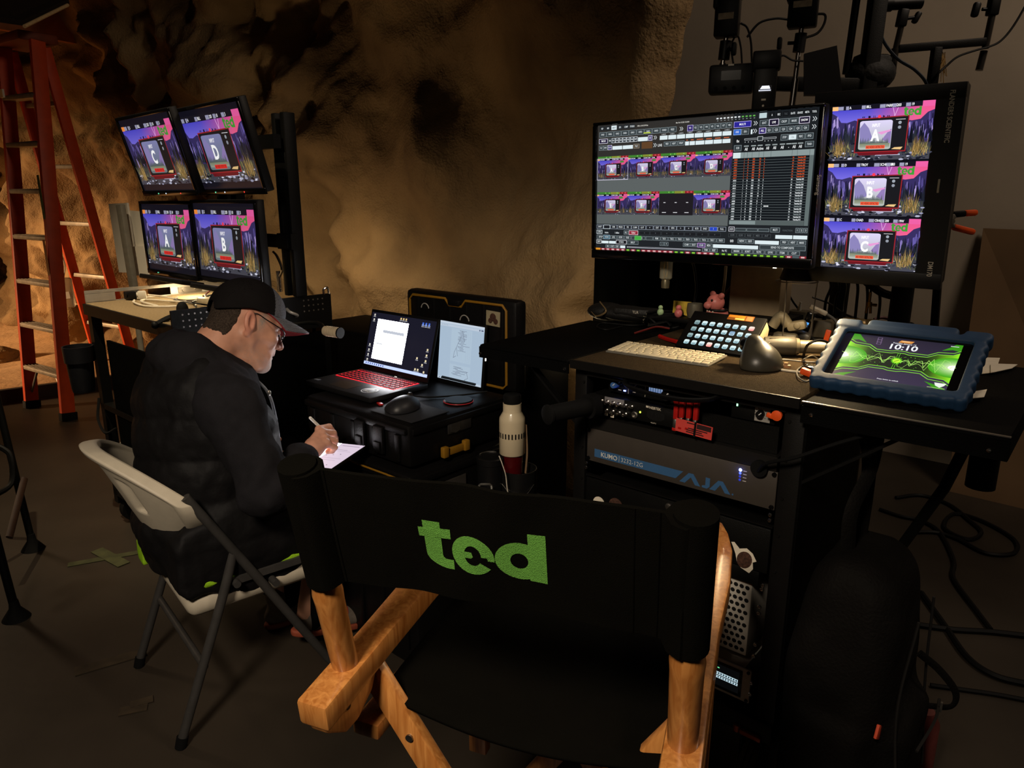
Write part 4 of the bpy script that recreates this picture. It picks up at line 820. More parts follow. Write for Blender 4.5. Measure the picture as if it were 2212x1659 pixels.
b = MB(); b.box((0.225, -h / 2 - 0.0245, 0.004), (0.008, 0.003, 0.003)); b.build('power_light', mat('white_led', (30, 30, 30), 0.4, var=0, emit=(255, 245, 230), estr=3), sam)
cv = Canvas(w, h); rnd = random.Random(8)
cv.rect(0, 0, 1, 1, (28, 32, 36)); BTN, TXC, HI, WHT = (64, 72, 76), (190, 198, 200), (52, 40, 110), (222, 236, 240)
def btn(x0, y0, x1, y1, fill=(52, 60, 64), edge=(126, 138, 142), t='', tc=(205, 212, 214)):
    cv.rect(x0, y0, x1, y1, edge); e = 0.0018; cv.rect(x0 + e, y0 + e * 1.7, x1 - e, y1 - e * 1.7, fill)
    if t: cv.text(t, (x0 + x1) / 2, (y0 + y1) / 2 + 0.006, 0.014, tc, 0.02, min(0.85, (x1 - x0) * 85 / max(len(t), 1) * 0.9), 'CENTER')
def row(y0, y1, x0, x1, labels, **k):
    n = len(labels); d = (x1 - x0) / n
    for i, t in enumerate(labels): btn(x0 + i * d + 0.001, y0, x0 + (i + 1) * d - 0.001, y1, t=t, **k)
cv.rect(0, 0, 0.66, 0.26, (48, 46, 44)); cv.rect(0, 0.26, 0.66, 0.785, (92, 98, 98))
for i, t in enumerate(('REP', 'MIX', 'INPUT', 'EFX', 'COMP', 'STUDIO')):
    x = 0.01 + i * 0.032; cv.rect(x, 0.008, x + 0.028, 0.040, WHT if i == 2 else (34, 38, 42)); cv.text(t, x + 0.014, 0.031, 0.013, (30, 40, 46) if i == 2 else (220, 226, 228), 0.02, 0.62, 'CENTER')
cv.text('4096 x 2160 23.976 fps', 0.21, 0.030, 0.009, (225, 222, 212), 0.02, 0.8); cv.text('Mon Feb 10 2025 10:10:04', 0.40, 0.030, 0.009, (215, 212, 205), 0.02, 0.8)
for k in range(11): cv.rect(0.585 + k * 0.0155, 0.016, 0.594 + k * 0.0155, 0.025, (228, 234, 236) if k < 7 else (100, 180, 80)); cv.rect(0.588 + k * 0.0155, 0.034, 0.594 + k * 0.0155, 0.038, (150, 160, 160))
cv.rect(0.766, 0.008, 0.796, 0.042, (190, 210, 214))
for i, t in enumerate(('A', 'REC', 'TAG', 'SLATE', 'GRADE', 'META', 'TOOL')): cv.rect(0.805 + i * 0.027, 0.008, 0.829 + i * 0.027, 0.042, (18, 21, 24)); cv.text(t, 0.817 + i * 0.027, 0.032, 0.013, (222, 228, 230) if i != 2 else (70, 76, 80), 0.02, 0.6, 'CENTER')
row(0.052, 0.092, 0.008, 0.405, ['CHANNEL %d' % k for k in range(1, 9)] + ['ONE MODE', 'FREEZE']); cv.rect(0.243, 0.078, 0.278, 0.086, (190, 210, 60))
row(0.052, 0.092, 0.455, 0.655, ['V1', 'V2', 'V3', 'V4', 'V5', 'V6', 'V7', 'V8']); btn(0.455, 0.05, 0.482, 0.094, HI, (200, 190, 240), 'V1', (255, 255, 255)); btn(0.662, 0.052, 0.735, 0.094, (44, 38, 150), (190, 180, 240), 'MULTI', (250, 250, 255))
for x, y in ((0.42, 0.072), (0.295, 0.122), (0.295, 0.178), (0.745, 0.072), (0.745, 0.124), (0.975, 0.072), (0.975, 0.122), (0.652, 0.83), (0.985, 0.955)):
    for q in (0, 0.008): cv.line(x + q, y - 0.014, x + q + 0.007, y, 0.004, (210, 216, 218)); cv.line(x + q + 0.007, y, x + q, y + 0.014, 0.004, (210, 216, 218))
btn(0.008, 0.104, 0.055, 0.142, (34, 26, 58), (232, 230, 244), 'TIMECODE', (250, 250, 255)); 
for k in range(8): btn(0.058 + k * 0.0195, 0.104, 0.0765 + k * 0.0195, 0.142, (34, 40, 46), (222, 230, 236) if k else (96, 106, 110), 'N%d' % k, (220, 226, 230))
cv.rect(0.216, 0.112, 0.265, 0.142, WHT); btn(0.267, 0.102, 0.288, 0.142, (80, 70, 120), (222, 220, 240), 'RESET')
for k in range(8): cv.rect(0.325 + k * 0.0415, 0.112, 0.363 + k * 0.0415, 0.142, WHT); cv.text('A. INPUT %d' % k, 0.344 + k * 0.0415, 0.107, 0.008, (200, 204, 206), 0.02, 0.7, 'CENTER')
btn(0.662, 0.104, 0.695, 0.144, (46, 100, 200), (150, 180, 230), 'LIVE REC', (235, 240, 255)); btn(0.697, 0.104, 0.728, 0.144, t='DISK A'); cv.rect(0.705 + 0.03, 0.112, 0.742 + 0.0, 0.144, WHT)
for k, t in enumerate(('TALLY', 'BANK', 'RUN')): btn(0.008 + k * 0.024, 0.156, 0.031 + k * 0.024, 0.194, HI if k == 2 else (52, 60, 64), (230, 228, 240) if k == 2 else (126, 138, 142), t)
cv.rect(0.082, 0.166, 0.134, 0.194, WHT); cv.rect(0.137, 0.166, 0.190, 0.194, WHT); btn(0.193, 0.160, 0.224, 0.194, (84, 74, 62), (150, 138, 120), 'TALLY')
cv.rect(0.235, 0.15, 0.29, 0.20, (96, 66, 40)); cv.text('LIVE', 0.327, 0.19, 0.018, (230, 232, 232), 0.02, 0.8, 'CENTER'); row(0.158, 0.192, 0.345, 0.445, ['PREV', 'NEXT', 'WRAP'])
for k, wd_ in enumerate((0.018, 0.024, 0.04, 0.036, 0.036, 0.034)):
    x = 0.448 + sum((0.018, 0.024, 0.04, 0.036, 0.036, 0.034)[:k]) + k * 0.003; cv.rect(x, 0.166, x + wd_, 0.194, WHT); cv.rect(x + 0.005, 0.153, x + wd_ - 0.006, 0.159, (210, 110, 70))
# the seven live pictures and one empty tile
for r_, y in enumerate((0.262, 0.545)):
    for i in range(4):
        x0, x1 = 0.003 + i * 0.1655, 0.003 + (i + 1) * 0.1655
        for a, c_, q in ((0, 0.45, (64, 128, 48)), (0.45, 0.75, (130, 140, 50)), (0.75, 1, (140, 34, 40))): cv.rect(x0 + a * 0.1655, y - 0.018, x0 + c_ * 0.1655, y, q)
        for a in (0.30, 0.42, 0.68): cv.poly([(x0 + a * 0.1655, y - 0.016), (x0 + a * 0.1655, y - 0.003), (x0 + a * 0.1655 - 0.007, y - 0.01)], (130, 200, 90))
        for a in (0.85, 0.95): cv.poly([(x0 + a * 0.1655, y - 0.017), (x0 + a * 0.1655, y - 0.002), (x0 + a * 0.1655 - 0.010, y - 0.01)], (210, 80, 84))
        if r_ == 1 and i == 2:
            cv.rect(x0, y, x1, y + 0.165, (30, 27, 32)); [cv.rect(x0 + 0.022 + k * 0.055, y + 0.066, x0 + 0.032 + k * 0.055, y + 0.071, (220, 220, 225)) for k in range(3)]; [cv.rect(x0 + 0.016 + k * 0.055, y + 0.142, x0 + 0.036 + k * 0.055, y + 0.147, (220, 220, 225)) for k in range(3)]
        else: draw_slate(cv, x0, y, x1 - x0 - 0.001, 0.165, 'ABCDEF GH'[i + r_ * 4 + (1 if r_ and i == 3 else 0)], '1', ('',) * 6, 20 + i + 4 * r_, 1, 0.95, live=False)
for (a, b_, c_, d) in ((0.002, 0.260, 0.170, 0.263), (0.002, 0.427, 0.170, 0.431), (0.002, 0.26, 0.0035, 0.431), (0.1685, 0.26, 0.170, 0.431)): cv.rect(a, b_, c_, d, (220, 214, 236))
# right hand list
X0_ = 0.668
row(0.056, 0.096, 0.77, 0.965, ['EXT', 'LIVE', 'CROP', 'MASK', 'SHOW']); btn(0.809, 0.054, 0.847, 0.098, (26, 20, 44), (232, 226, 244), 'LIVE', (255, 255, 255)); btn(0.926, 0.054, 0.965, 0.098, (26, 20, 44), (232, 226, 244), 'SHOW', (255, 255, 255))
row(0.108, 0.144, 0.77, 0.965, ['ALL', 'Q1', 'Q2', 'Q3', 'Q4', 'Q5', 'Q6']); btn(0.77, 0.106, 0.798, 0.146, HI, (216, 206, 244), 'ALL', (255, 255, 255))
cv.rect(X0_, 0.152, 0.992, 0.205, (22, 25, 28)); cv.text('0x', 0.685, 0.195, 0.018, (240, 242, 242), 0.02, 0.8, 'CENTER'); cv.rect(0.712, 0.172, 0.842, 0.184, (190, 196, 200)); cv.rect(0.7135, 0.1745, 0.8405, 0.1815, (24, 27, 30)); btn(0.766, 0.163, 0.788, 0.193, (44, 50, 54), (200, 206, 208))
[cv.rect(0.714 + k * 0.0135, 0.193, 0.718 + k * 0.0135, 0.199, (170, 176, 178)) for k in range(10) if k not in (4, 5)]
row(0.160, 0.200, 0.858, 0.985, ['STOP', '24.0', 'REC', 'FFD']); cv.rect(0.891, 0.166, 0.919, 0.196, WHT); cv.text('1.0x', 0.905, 0.187, 0.012, (60, 70, 74), 0, 0.8, 'CENTER')
cv.rect(X0_, 0.208, 0.992, 0.262, (22, 25, 28)); btn(X0_ + 0.002, 0.214, 0.702, 0.256, t='FILTER'); btn(0.955, 0.214, 0.988, 0.252, t='TRASH')
for x, t in ((0.722, 'All'), (0.752, 'All'), (0.779, 'Active'), (0.810, 'All'), (0.838, 'All'), (0.868, 'All'), (0.893, '-'), (0.914, 'All'), (0.938, 'All')): cv.text(t, x, 0.254, 0.019, (236, 240, 240), 0.02, 0.72, 'CENTER'); cv.rect(x - 0.010, 0.220, x + 0.010, 0.228, (150, 160, 160))
cv.rect(X0_, 0.266, 0.992, 0.305, (138, 152, 152)); cv.rect(X0_, 0.266, 0.70, 0.305, (216, 232, 234))
for x in (0.714, 0.728, 0.748, 0.776, 0.795, 0.825, 0.908, 0.928, 0.975): cv.rect(x, 0.266, x + 0.001, 0.305, (60, 70, 72))
cv.rect(X0_, 0.305, 0.975, 0.742, (16, 21, 26)); cv.rect(0.976, 0.305, 0.992, 0.775, (98, 110, 110)); cv.rect(X0_, 0.742, 0.975, 0.775, (84, 94, 94)); cv.rect(X0_, 0.746, 0.78, 0.771, (130, 144, 144))
n_ = 24
for i in range(n_):
    y = 0.306 + i * 0.0182; cv.rect(X0_, y + 0.0165, 0.975, y + 0.0182, (112, 122, 124)); c_ = (216, 84, 40) if i < 8 else ((226, 232, 234) if i % 3 else (140, 150, 152))
    for x, t in ((0.674, 'A%03d' % (24 - i)), (0.716, '1'), (0.732, 'A'), (0.752, '203'), (0.780, '%d' % (24 - i))): cv.text(t, x, y + 0.0135, 0.0095, c_, 0.04, 0.85)
    cv.rect(0.756, y + 0.005, 0.764, y + 0.013, (230, 96, 52) if i < 8 else (150, 190, 230)) if False else None
    cv.rect(0.800, y + 0.004, 0.802, y + 0.014, c_); cv.text('24', 0.912, y + 0.0135, 0.009, c_, 0.04, 0.8); cv.text('Yesterday, 8:%02d' % (58 - i * 2), 0.932, y + 0.0135, 0.0095, c_, 0.04, 0.62)
    if i == 18: [cv.disc(0.805 + k * 0.007 + 0.008, y + 0.008, 0.005, (240, 244, 244)) for k in range(3)]
# bottom rows
cv.rect(0, 0.785, 1, 1, (30, 34, 38))
for k in range(17): x = 0.004 + k * 0.0385; btn(x, 0.792, x + 0.0365, 0.826, (40, 70, 190) if k == 15 else (30, 32, 38), (150, 160, 172) if k != 1 else (222, 236, 240), ('SHOT', '', 'DIR', 'PROD', 'FX', 'CAM', 'LUT', '+', 'DIT', '+', 'VFX', '+', '+', 'SCR', 'SND', '1', 'FULL')[k])
btn(0.004, 0.836, 0.036, 0.868, t='OPEN', edge=(220, 230, 234)); cv.text('Active', 0.060, 0.862, 0.014, (220, 226, 228), 0.02, 0.7, 'CENTER'); cv.text('1 effect', 0.118, 0.862, 0.014, (220, 226, 228), 0.02, 0.7, 'CENTER'); btn(0.155, 0.836, 0.178, 0.868, t='ALL'); btn(0.182, 0.834, 0.232, 0.870, (150, 44, 60), (236, 226, 230), 'Colour', (250, 236, 236))
for k in range(7): btn(0.238 + k * 0.057, 0.836, 0.292 + k * 0.057, 0.868, (26, 28, 32), (52, 58, 62), '+', (90, 96, 100))
row(0.878, 0.908, 0.004, 0.655, ['SETUP', 'NONE', 'LEVEL', 'SCOPE', 'FALSE', '1', '2', '', 'PRIME'] + ['TRACK %d' % k for k in range(1, 9)]); btn(0.005, 0.876, 0.05, 0.910, t='SETUP'); btn(0.044, 0.876, 0.079, 0.910, (40, 80, 100), (170, 200, 216), 'NONE'); btn(0.214, 0.876, 0.25, 0.910, (70, 170, 70), (110, 190, 110))
btn(0.004, 0.916, 0.032, 0.948, (20, 20, 24), (230, 236, 238), 'MAP'); cv.rect(0.034, 0.924, 0.072, 0.946, WHT); cv.rect(0.075, 0.924, 0.112, 0.946, WHT); btn(0.114, 0.914, 0.172, 0.948, (16, 16, 22), (230, 232, 238), 'PICTURE IN'); btn(0.175, 0.916, 0.235, 0.948, t='SPLIT'); row(0.918, 0.948, 0.345, 0.39, ['-', '+']); row(0.918, 0.948, 0.46, 0.60, ['CAM', 'SHOT', 'CUE', 'MEDIA']); btn(0.53, 0.916, 0.566, 0.950, (80, 70, 110), (206, 150, 226), 'CUE'); cv.rect(0.602, 0.922, 0.80, 0.948, WHT); btn(0.806, 0.914, 0.992, 0.948, t='SEND TO COMPOSITE')
row(0.956, 0.982, 0.055, 0.135, ['IN', 'OUT', 'PREVIEW']); cv.rect(0.138, 0.958, 0.165, 0.980, WHT); cv.rect(0.175, 0.964, 0.545, 0.974, (200, 204, 210)); cv.rect(0.177, 0.9665, 0.543, 0.9715, (40, 34, 60)); row(0.954, 0.982, 0.552, 0.625, ['TRIM', 'RESET']); cv.text('No TC', 0.655, 0.974, 0.014, (220, 226, 228), 0.02, 0.7, 'CENTER'); row(0.952, 0.982, 0.685, 0.972, ['MARK', 'SORT', 'FILE SYNC', 'CLIP SYNC', 'ITEM', 'CUT'])
btn(0.668, 0.790, 0.694, 0.824, (26, 22, 34), (226, 226, 234), 'ADD'); row(0.798, 0.822, 0.697, 0.842, ['', '', '']); btn(0.846, 0.790, 0.884, 0.824, t='MULTI'); cv.text('FUNCTION', 0.915, 0.815, 0.012, (90, 98, 100), 0, 0.8, 'CENTER'); row(0.790, 0.824, 0.945, 0.994, ['1', '2', '3']); row(0.836, 0.866, 0.668, 0.85, ['SCOPE', 'SCOPE', 'RULE', 'MIX', 'INT'], edge=(60, 66, 70), fill=(28, 32, 36), tc=(90, 96, 100)); cv.rect(0.868, 0.842, 0.936, 0.868, WHT); cv.rect(0.939, 0.842, 0.994, 0.868, WHT)
cv.text('0/0', 0.685, 0.902, 0.018, (230, 234, 236), 0.02, 0.8, 'CENTER'); row(0.876, 0.908, 0.71, 0.782, ['NEW', 'DELETE']); cv.rect(0.785, 0.884, 0.884, 0.910, WHT); row(0.876, 0.908, 0.888, 0.992, ['PREV', 'NEXT', 'MARK'])
for k in range(36):
    x = 0.001 + k * 0.0277; c_ = (230, 150, 40) if k == 0 else ((150, 44, 56) if k < 22 and k not in (6, 8, 15, 16, 18) or k in (33, 35) else ((40, 56, 36) if k != 34 else (80, 92, 96))); cv.rect(x, 0.985, x + 0.0262, 0.999, c_)
    if k and k != 34: cv.rect(x + 0.006, 0.9885, x + 0.020, 0.9975, (236, 196, 196) if c_[0] > 100 else (150, 220, 60))
cv.build('screen', sam, Matrix.Translation((0, 0, -0.001)))
b = MB(); b.cyl((0, -0.02, -0.05), (0, -0.02, -0.14), 0.03); b.build('mount_arm', BLACKM, sam)

# ------------------------------------------------------------------ portrait monitor
FM = frame((0.862, 1.771, 1.453), -39.3, 97.2, 0, -0.5)
fsi = thing('portrait_monitor', 'upright black monitor stacking three slate pictures at the right', 'monitor', FM)
w, h = 0.215, 0.382
b = MB(); b.box((0.006, h / 2 + 0.0165, -0.002), (w + 0.100, 0.033, 0.02), bev=0.003); b.box((0.006, -h / 2 - 0.019, -0.002), (w + 0.100, 0.038, 0.02), bev=0.003); b.box((-w / 2 - 0.022, 0, -0.002), (0.044, h + 0.002, 0.02)); b.box((w / 2 + 0.028, 0, -0.002), (0.056, h + 0.002, 0.02)); b.build('bezel', mat('black_metal_bezel', (15, 14, 13), 0.5, bump=0.05, bscale=900), fsi)
b = MB(); b.box((0.006, -0.002, -0.035), (w + 0.094, h + 0.062, 0.05), bev=0.006); b.build('housing', BLACKM, fsi)
RT = Matrix.Rotation(R(-90), 4, 'Z')
b = MB(); b.text('FLANDERS SCIENTIFIC', 0.0140, Matrix.Translation((w / 2 + 0.026, h / 2 + 0.018, 0.0085)) @ RT, bold=0.02, sx=0.78); b.build('maker_lettering', INKG, fsi); b = MB(); b.text('DM170', 0.0155, Matrix.Translation((w / 2 + 0.025, -h / 2 + 0.028, 0.0085)) @ RT, bold=0.015, sx=0.75); b.build('model_lettering', INKG, fsi)
b = MB(); b.box((w / 2 + 0.026, 0.008, 0.0085), (0.0045, 0.030, 0.002), bev=0.0005); b.build('side_button', mat('lit_button', (160, 150, 130), 0.5, var=0), fsi)
cv = Canvas(w, h); cv.rect(0, 0, 1, 1, (14, 14, 24))
for k, (l_, f_) in enumerate((('A', ('', 'A', 'BILL', 'PARRICK', '203', '19')), ('B', ('', 'D', 'TROY', 'SCHMINER', '203', '19')), ('C', ('', 'C', 'CHAD', 'CRAIG', '200', '19W')))):
    draw_slate(cv, 0, k * 0.336, 1, 0.328, l_, '1', f_, 40 + k, 2, 1.15, live=False)
cv.build('screen', fsi, Matrix.Translation((0, 0, 0.0088)))
b = MB(); b.cyl((0.0, 0, -0.06), (0.0, 0, -0.16), 0.025); b.cyl((0.0, 0.12, -0.06), (0.0, 0.12, -0.08), 0.02); b.build('mount_arm', BLACKM, fsi)
# ------------------------------------------------------------------ things on the right hand desk (top at 1.048 m)
DZ = 1.0485
def put(o, px, py, rz=0, z=DZ): o.matrix_local = Matrix.Translation(atz(px, py, z)) @ Matrix.Rotation(R(rz), 4, 'Z'); return o
# white keyboard
kbt = thing('keyboard', 'slim white computer keyboard at the front of the right desk', 'keyboard', frame((0.386, 1.777, DZ), -37.8))
b = MB(); b.box((0, 0, 0.0045), (0.279, 0.115, 0.005), rot=(R(3), 0, 0), bev=0.002); b.box((0, 0.045, 0.003), (0.27, 0.02, 0.006)); b.build('base', mat('keyboard_alloy', (120, 116, 106), 0.5, 0.3), kbt)
K = mat('white_key', (196, 186, 162), 0.5, var=0.02); b = MB()
for r_ in range(6):
    n = (14, 14, 14, 13, 12, 9)[5 - r_] if False else (9, 12, 13, 14, 14, 14)[r_]
    ws = [0.0165] * n
    if r_ == 0: ws = [0.0165, 0.0165, 0.0165, 0.020, 0.098, 0.020, 0.0165, 0.0165, 0.0165]
    tot = sum(ws) + 0.0027 * (n - 1); x = -tot / 2; s_ = 0.271 / tot
    for w_ in ws: b.box(((x + w_ / 2) * s_, -0.0465 + r_ * 0.0186, 0.0085 + (-0.0465 + r_ * 0.0186) * 0.052), (w_ * s_, 0.0158 if r_ < 5 else 0.010, 0.003), rot=(R(3), 0, 0), bev=0.0012, seg=1); x += w_ + 0.0027
o = b.build('keys', K, kbt)
# macro key pad
SDM = frame((0.535, 1.835, 1.094), -42, 40)
sd = thing('macro_keypad', 'black macro keypad with rows of lit white keys, two of them red', 'keypad', SDM)
b = MB(); b.box((0, 0.006, -0.0062), (0.204, 0.128, 0.009), bev=0.003); b.build('body', BLACKP, sd)
b = MB(); b.prism([(-0.056, -0.009), (0.068, -0.009), (0.068, -0.04), (0.04, -0.060), (-0.05, -0.0165)][::-1], 0.200, M=Matrix(((0, 0, 1, -0.100), (1, 0, 0, 0.0), (0, 1, 0, 0.0), (0, 0, 0, 1))), bev=0.003); b.build('wedge_stand', mat('cream_stand', (150, 136, 108), 0.5), sd)
cv = Canvas(0.19, 0.12); rnd = random.Random(3)
for r_ in range(4):
    for c in range(8):
        x, y = 0.068 + c * 0.1135, 0.215 + r_ * 0.192; red = (r_, c) in ((0, 7), (3, 3)); dim = c == 0 and r_ < 3
        f1, f2 = ((255, 236, 224), (255, 150, 140)) if red else ((226, 244, 244), (150, 190, 200)) if not dim else ((150, 176, 176), (110, 140, 146))
        if (r_, c) == (1, 5): f1, f2 = (120, 150, 180), (180, 210, 230)
        cv.poly([(x, y + 0.02), (x + 0.015, y), (x + 0.063, y), (x + 0.076, y + 0.02), (x + 0.076, y + 0.10), (x + 0.063, y + 0.12), (x + 0.015, y + 0.12), (x, y + 0.10)], f1, [f1, f1, f1, f1, f2, f2, f2, f2], 1.1)
        if not red: cv.rect(x + 0.016, y + 0.068, x + 0.060, y + 0.076, (50, 70, 80)); cv.rect(x + 0.022, y + 0.086, x + 0.036, y + 0.10, (50, 70, 80)); cv.rect(x + 0.042, y + 0.086, x + 0.056, y + 0.10, (50, 70, 80))
cv.build('lit_keys', sd, Matrix.Translation((0, 0.002, -0.0008)))
pcv = Canvas(0.07, 0.018); pcv.rect(0, 0, 1, 1, (120, 72, 26)); pcv.rect(0.02, 0.08, 0.66, 0.5, (206, 130, 40)); pcv.rect(0.3, 0.58, 0.66, 0.88, (230, 190, 110)); pcv.rect(0.72, 0.1, 0.96, 0.9, (150, 110, 70)); pcv.build('brand_plate', sd, Matrix.Translation((0.035, 0.060, -0.0006)), PRINT)
# vertical mouse
vm = thing('vertical_mouse', 'grey upright ergonomic mouse beside the white keyboard', 'mouse', frame(atz(1628, 792, DZ), -35))
def fm_(P):
    x, y, z = P[..., 0], P[..., 1], P[..., 2]
    d = sd_cone(P, (0.012, 0, 0.0), (-0.004, 0.0, 0.056), 0.042, 0.020)
    d2 = sd_ell(P, (0.012, -0.004, 0.010), (0.050, 0.056, 0.045)); d = smin(d, d2, 0.03)
    d = smax(d, -(z - 0.001), 0.002); d = smax(d, -(x + 0.028 - z * 0.12 + 0.006 * np.cos(y * 60)), 0.012)
    return d
V, Q = surface_net(fm_, (-0.06, -0.075, -0.004), (0.08, 0.075, 0.09), 0.0026)
np_mesh('body', V, Q, mat('warm_grey_soft', (52, 49, 41), 0.36, var=0.04), vm)
b = MB(); b.ell((-0.028, 0.020, 0.046), (0.016, 0.016, 0.016)); b.build('thumb_ball', BLACKG, vm)
b = MB(); b.box((0.022, 0.030, 0.053), (0.003, 0.016, 0.004), bev=0.001); b.build('side_button', STEEL, vm)
def dc(pts, r, m, label, group='cables on the right desk', sub=6, flat=1.0):
    P = [atz(p[0], p[1], DZ + r + (p[2] if len(p) > 2 else 0)) for p in pts]; return cable('cable', P, r, m, label, 'cable', group, sub, 6, flat)
dc([(1668, 770), (1672, 786), (1684, 797), (1705, 801), (1735, 804), (1752, 806, 0.004)], 0.0028, CABLEW, 'white cable curling out of the upright mouse')
dc([(1672, 776), (1700, 777), (1728, 780), (1760, 782), (1790, 780)], 0.002, CABLEG, 'thin grey cable straight behind the white mouse cable')
dc([(1730, 782, .006), (1738, 775, .02), (1755, 768, .018), (1768, 776, .006), (1775, 782)], 0.0016, mat('silver_wire', (190, 180, 160), 0.3, 0.7), 'thin silver wire loop over the connectors')
dc([(1734, 790, .0), (1722, 800, .004), (1724, 814, .004), (1740, 824, 0), (1752, 818, 0)], 0.0016, CABLEG, 'grey key ring loop around the dark clip')
dc([(1735, 770, .0), (1745, 745, .05), (1770, 735, .055), (1795, 742, .03)], 0.0032, CABLEB, 'black cable arching over the big silver connector')
dc([(1345, 705), (1310, 712), (1290, 706), (1300, 698), (1330, 700), (1365, 703), (1400, 700), (1430, 690)], 0.0025, CABLEB, 'thin black cable looping on the left side of the desk')
dc([(1370, 720), (1395, 712, .01), (1420, 706, .012), (1446, 710, .006)], 0.003, CABLER, 'short red and black lead left of the keypad')
dc([(1425, 726), (1440, 732), (1462, 738, .004), (1472, 742)], 0.006, REDP, 'red handled lead tip by the left foot of the keypad', sub=4)
# connectors, adapters and clutter behind the mouse
def grp(name, label, cat, px, py, rz, z=DZ): return thing(name, label, cat, Matrix.Translation(atz(px, py, z)) @ Matrix.Rotation(R(rz), 4, 'Z'), 'adapters and connectors on the right desk')
GREYD = mat('dark_grey_plastic', (60, 56, 47), 0.5)
t = grp('cable_connector', 'large grey circular cable connector lying behind the mouse', 'connector', 1712, 770, -12)
b = MB(); b.lathe([(0.010, -0.075), (0.021, -0.07), (0.024, -0.03), (0.024, 0.0), (0.021, 0.004)], 24, M=Matrix.Translation((0, 0, 0.026)) @ Matrix.Rotation(R(90), 4, 'Y')); [b.box((-0.035, 0.02 * math.cos(R(a)), 0.026 + 0.022 * math.sin(R(a))), (0.05, 0.003, 0.003)) for a in range(0, 360, 40)]; b.build('back_shell', GREYD, t)
b = MB(); b.lathe([(0.022, 0.004), (0.020, 0.012), (0.0165, 0.014), (0.0165, 0.070), (0.0175, 0.072), (0.014, 0.072), (0.013, 0.05), (0.001, 0.05)], 24, M=Matrix.Translation((0, 0, 0.026)) @ Matrix.Rotation(R(90), 4, 'Y')); b.build('barrel', mat('nickel_barrel', (118, 110, 92), 0.35, 0.5), t)
b = MB(); [b.cyl((0.05, 0.006 * math.cos(R(a)), 0.026 + 0.006 * math.sin(R(a))), (0.088, 0.006 * math.cos(R(a)), 0.026 + 0.006 * math.sin(R(a))), 0.0014, n=6) for a in (0, 120, 240)]; b.build('pins', CHROME, t)
t = grp('inline_switch', 'dark grey inline switch with a red light', 'switch', 1722, 738, -42)
b = MB(); b.box((0, 0, 0.02), (0.075, 0.032, 0.026), rot=(0, R(12), 0), bev=0.008); b.build('body', mat('charcoal_plastic', (58, 55, 50), 0.4), t)
b = MB(); b.ell((-0.014, -0.0165, 0.022), (0.003, 0.0015, 0.003)); b.build('red_light', mat('led_r', (20, 20, 20), 0.4, var=0, emit=(230, 50, 40), estr=2.0), t)
b = MB(); b.tube([(0.03, 0, 0.018), (0.055, -0.01, 0.012), (0.085, -0.03, 0.006)], 0.004, 8, sub=5); b.build('lead', CABLEB, t)
t = grp('usb_meter', 'small black usb power meter with blue digits and pale angled plug', 'meter', 1741, 735, -30)
b = MB(); b.box((0, 0, 0.05), (0.022, 0.010, 0.058), rot=(0, R(16), 0), bev=0.003); b.build('body', BLACKG, t)
cv = Canvas(0.012, 0.016); cv.rect(0, 0, 1, 1, (8, 10, 18)); cv.rect(0.1, 0.1, 0.9, 0.5, (90, 170, 250)); cv.rect(0.3, 0.25, 0.5, 0.4, (8, 10, 18)); cv.rect(0.2, 0.62, 0.75, 0.9, (90, 170, 250)); cv.build('digit_screen', t, Matrix.Translation((-0.002, -0.0056, 0.045)) @ Matrix.Rotation(R(90), 4, 'X') @ Matrix.Rotation(R(-16), 4, 'Z'))
b = MB(); b.box((0.024, 0, 0.086), (0.05, 0.011, 0.013), rot=(0, R(22), 0), bev=0.004); b.build('angled_plug', mat('silver_plastic', (210, 200, 180), 0.4, 0.3), t)
b = MB(); b.tube([(0.046, 0, 0.077), (0.07, 0, 0.06), (0.085, -0.01, 0.03), (0.09, -0.02, 0.006)], 0.0038, 8, sub=5); b.build('lead', mat('grey_cable_b', (70, 66, 58), 0.5), t)
t = grp('clamp_knuckle', 'pale grey ribbed clamp knuckle beside the keypad', 'clamp', 1690, 742, -30)
b = MB(); b.tube([(-0.03, 0, 0.045), (-0.01, 0.0, 0.075), (0.012, 0.0, 0.05)], 0.014, 12, sub=5); b.build('ribbed_arm', mat('grey_rubber', (112, 104, 86), 0.5), t)
b = MB(); b.box((0.032, 0.0, 0.052), (0.05, 0.03, 0.026), rot=(0, R(-14), 0), bev=0.009); b.ell((0.035, -0.015, 0.054), (0.009, 0.003, 0.009)); b.build('head', MATS['grey_rubber'], t)
b = MB(); b.box((0.006, 0, 0.016), (0.065, 0.035, 0.03), bev=0.01); b.build('base', GREYD, t)
b = MB(); b.tube([(-0.04, -0.02, 0.02), (0.0, -0.035, 0.006), (0.04, -0.025, 0.02)], 0.004, 8, sub=5); b.build('lead', CABLEG, t)
for (px, py, rz, sz, lb) in ((1722, 715, -38, (0.055, 0.05, 0.062), 'tall grey power adapter behind the clamp knuckle'), (1776, 728, -35, (0.05, 0.04, 0.05), 'mid grey power adapter right of the usb meter'), (1812, 722, -40, (0.06, 0.045, 0.042), 'wide grey power adapter near the monitor post')):
    t = grp('power_adapter', lb, 'adapter', px, py, rz); b = MB(); b.box((0, 0, sz[2] / 2), sz, bev=0.004); b.build('case', mat('adapter_grey', (96, 86, 66), 0.5), t)
    b = MB(); b.cyl((0, 0, sz[2]), (0.002, 0, sz[2] + 0.025), 0.006, 0.004); b.build('strain_relief', WHITEP if px < 1750 else BLACKR, t)
t = grp('metal_canister', 'ribbed brass coloured canister lying near the monitor post', 'canister', 1850, 724, -25)
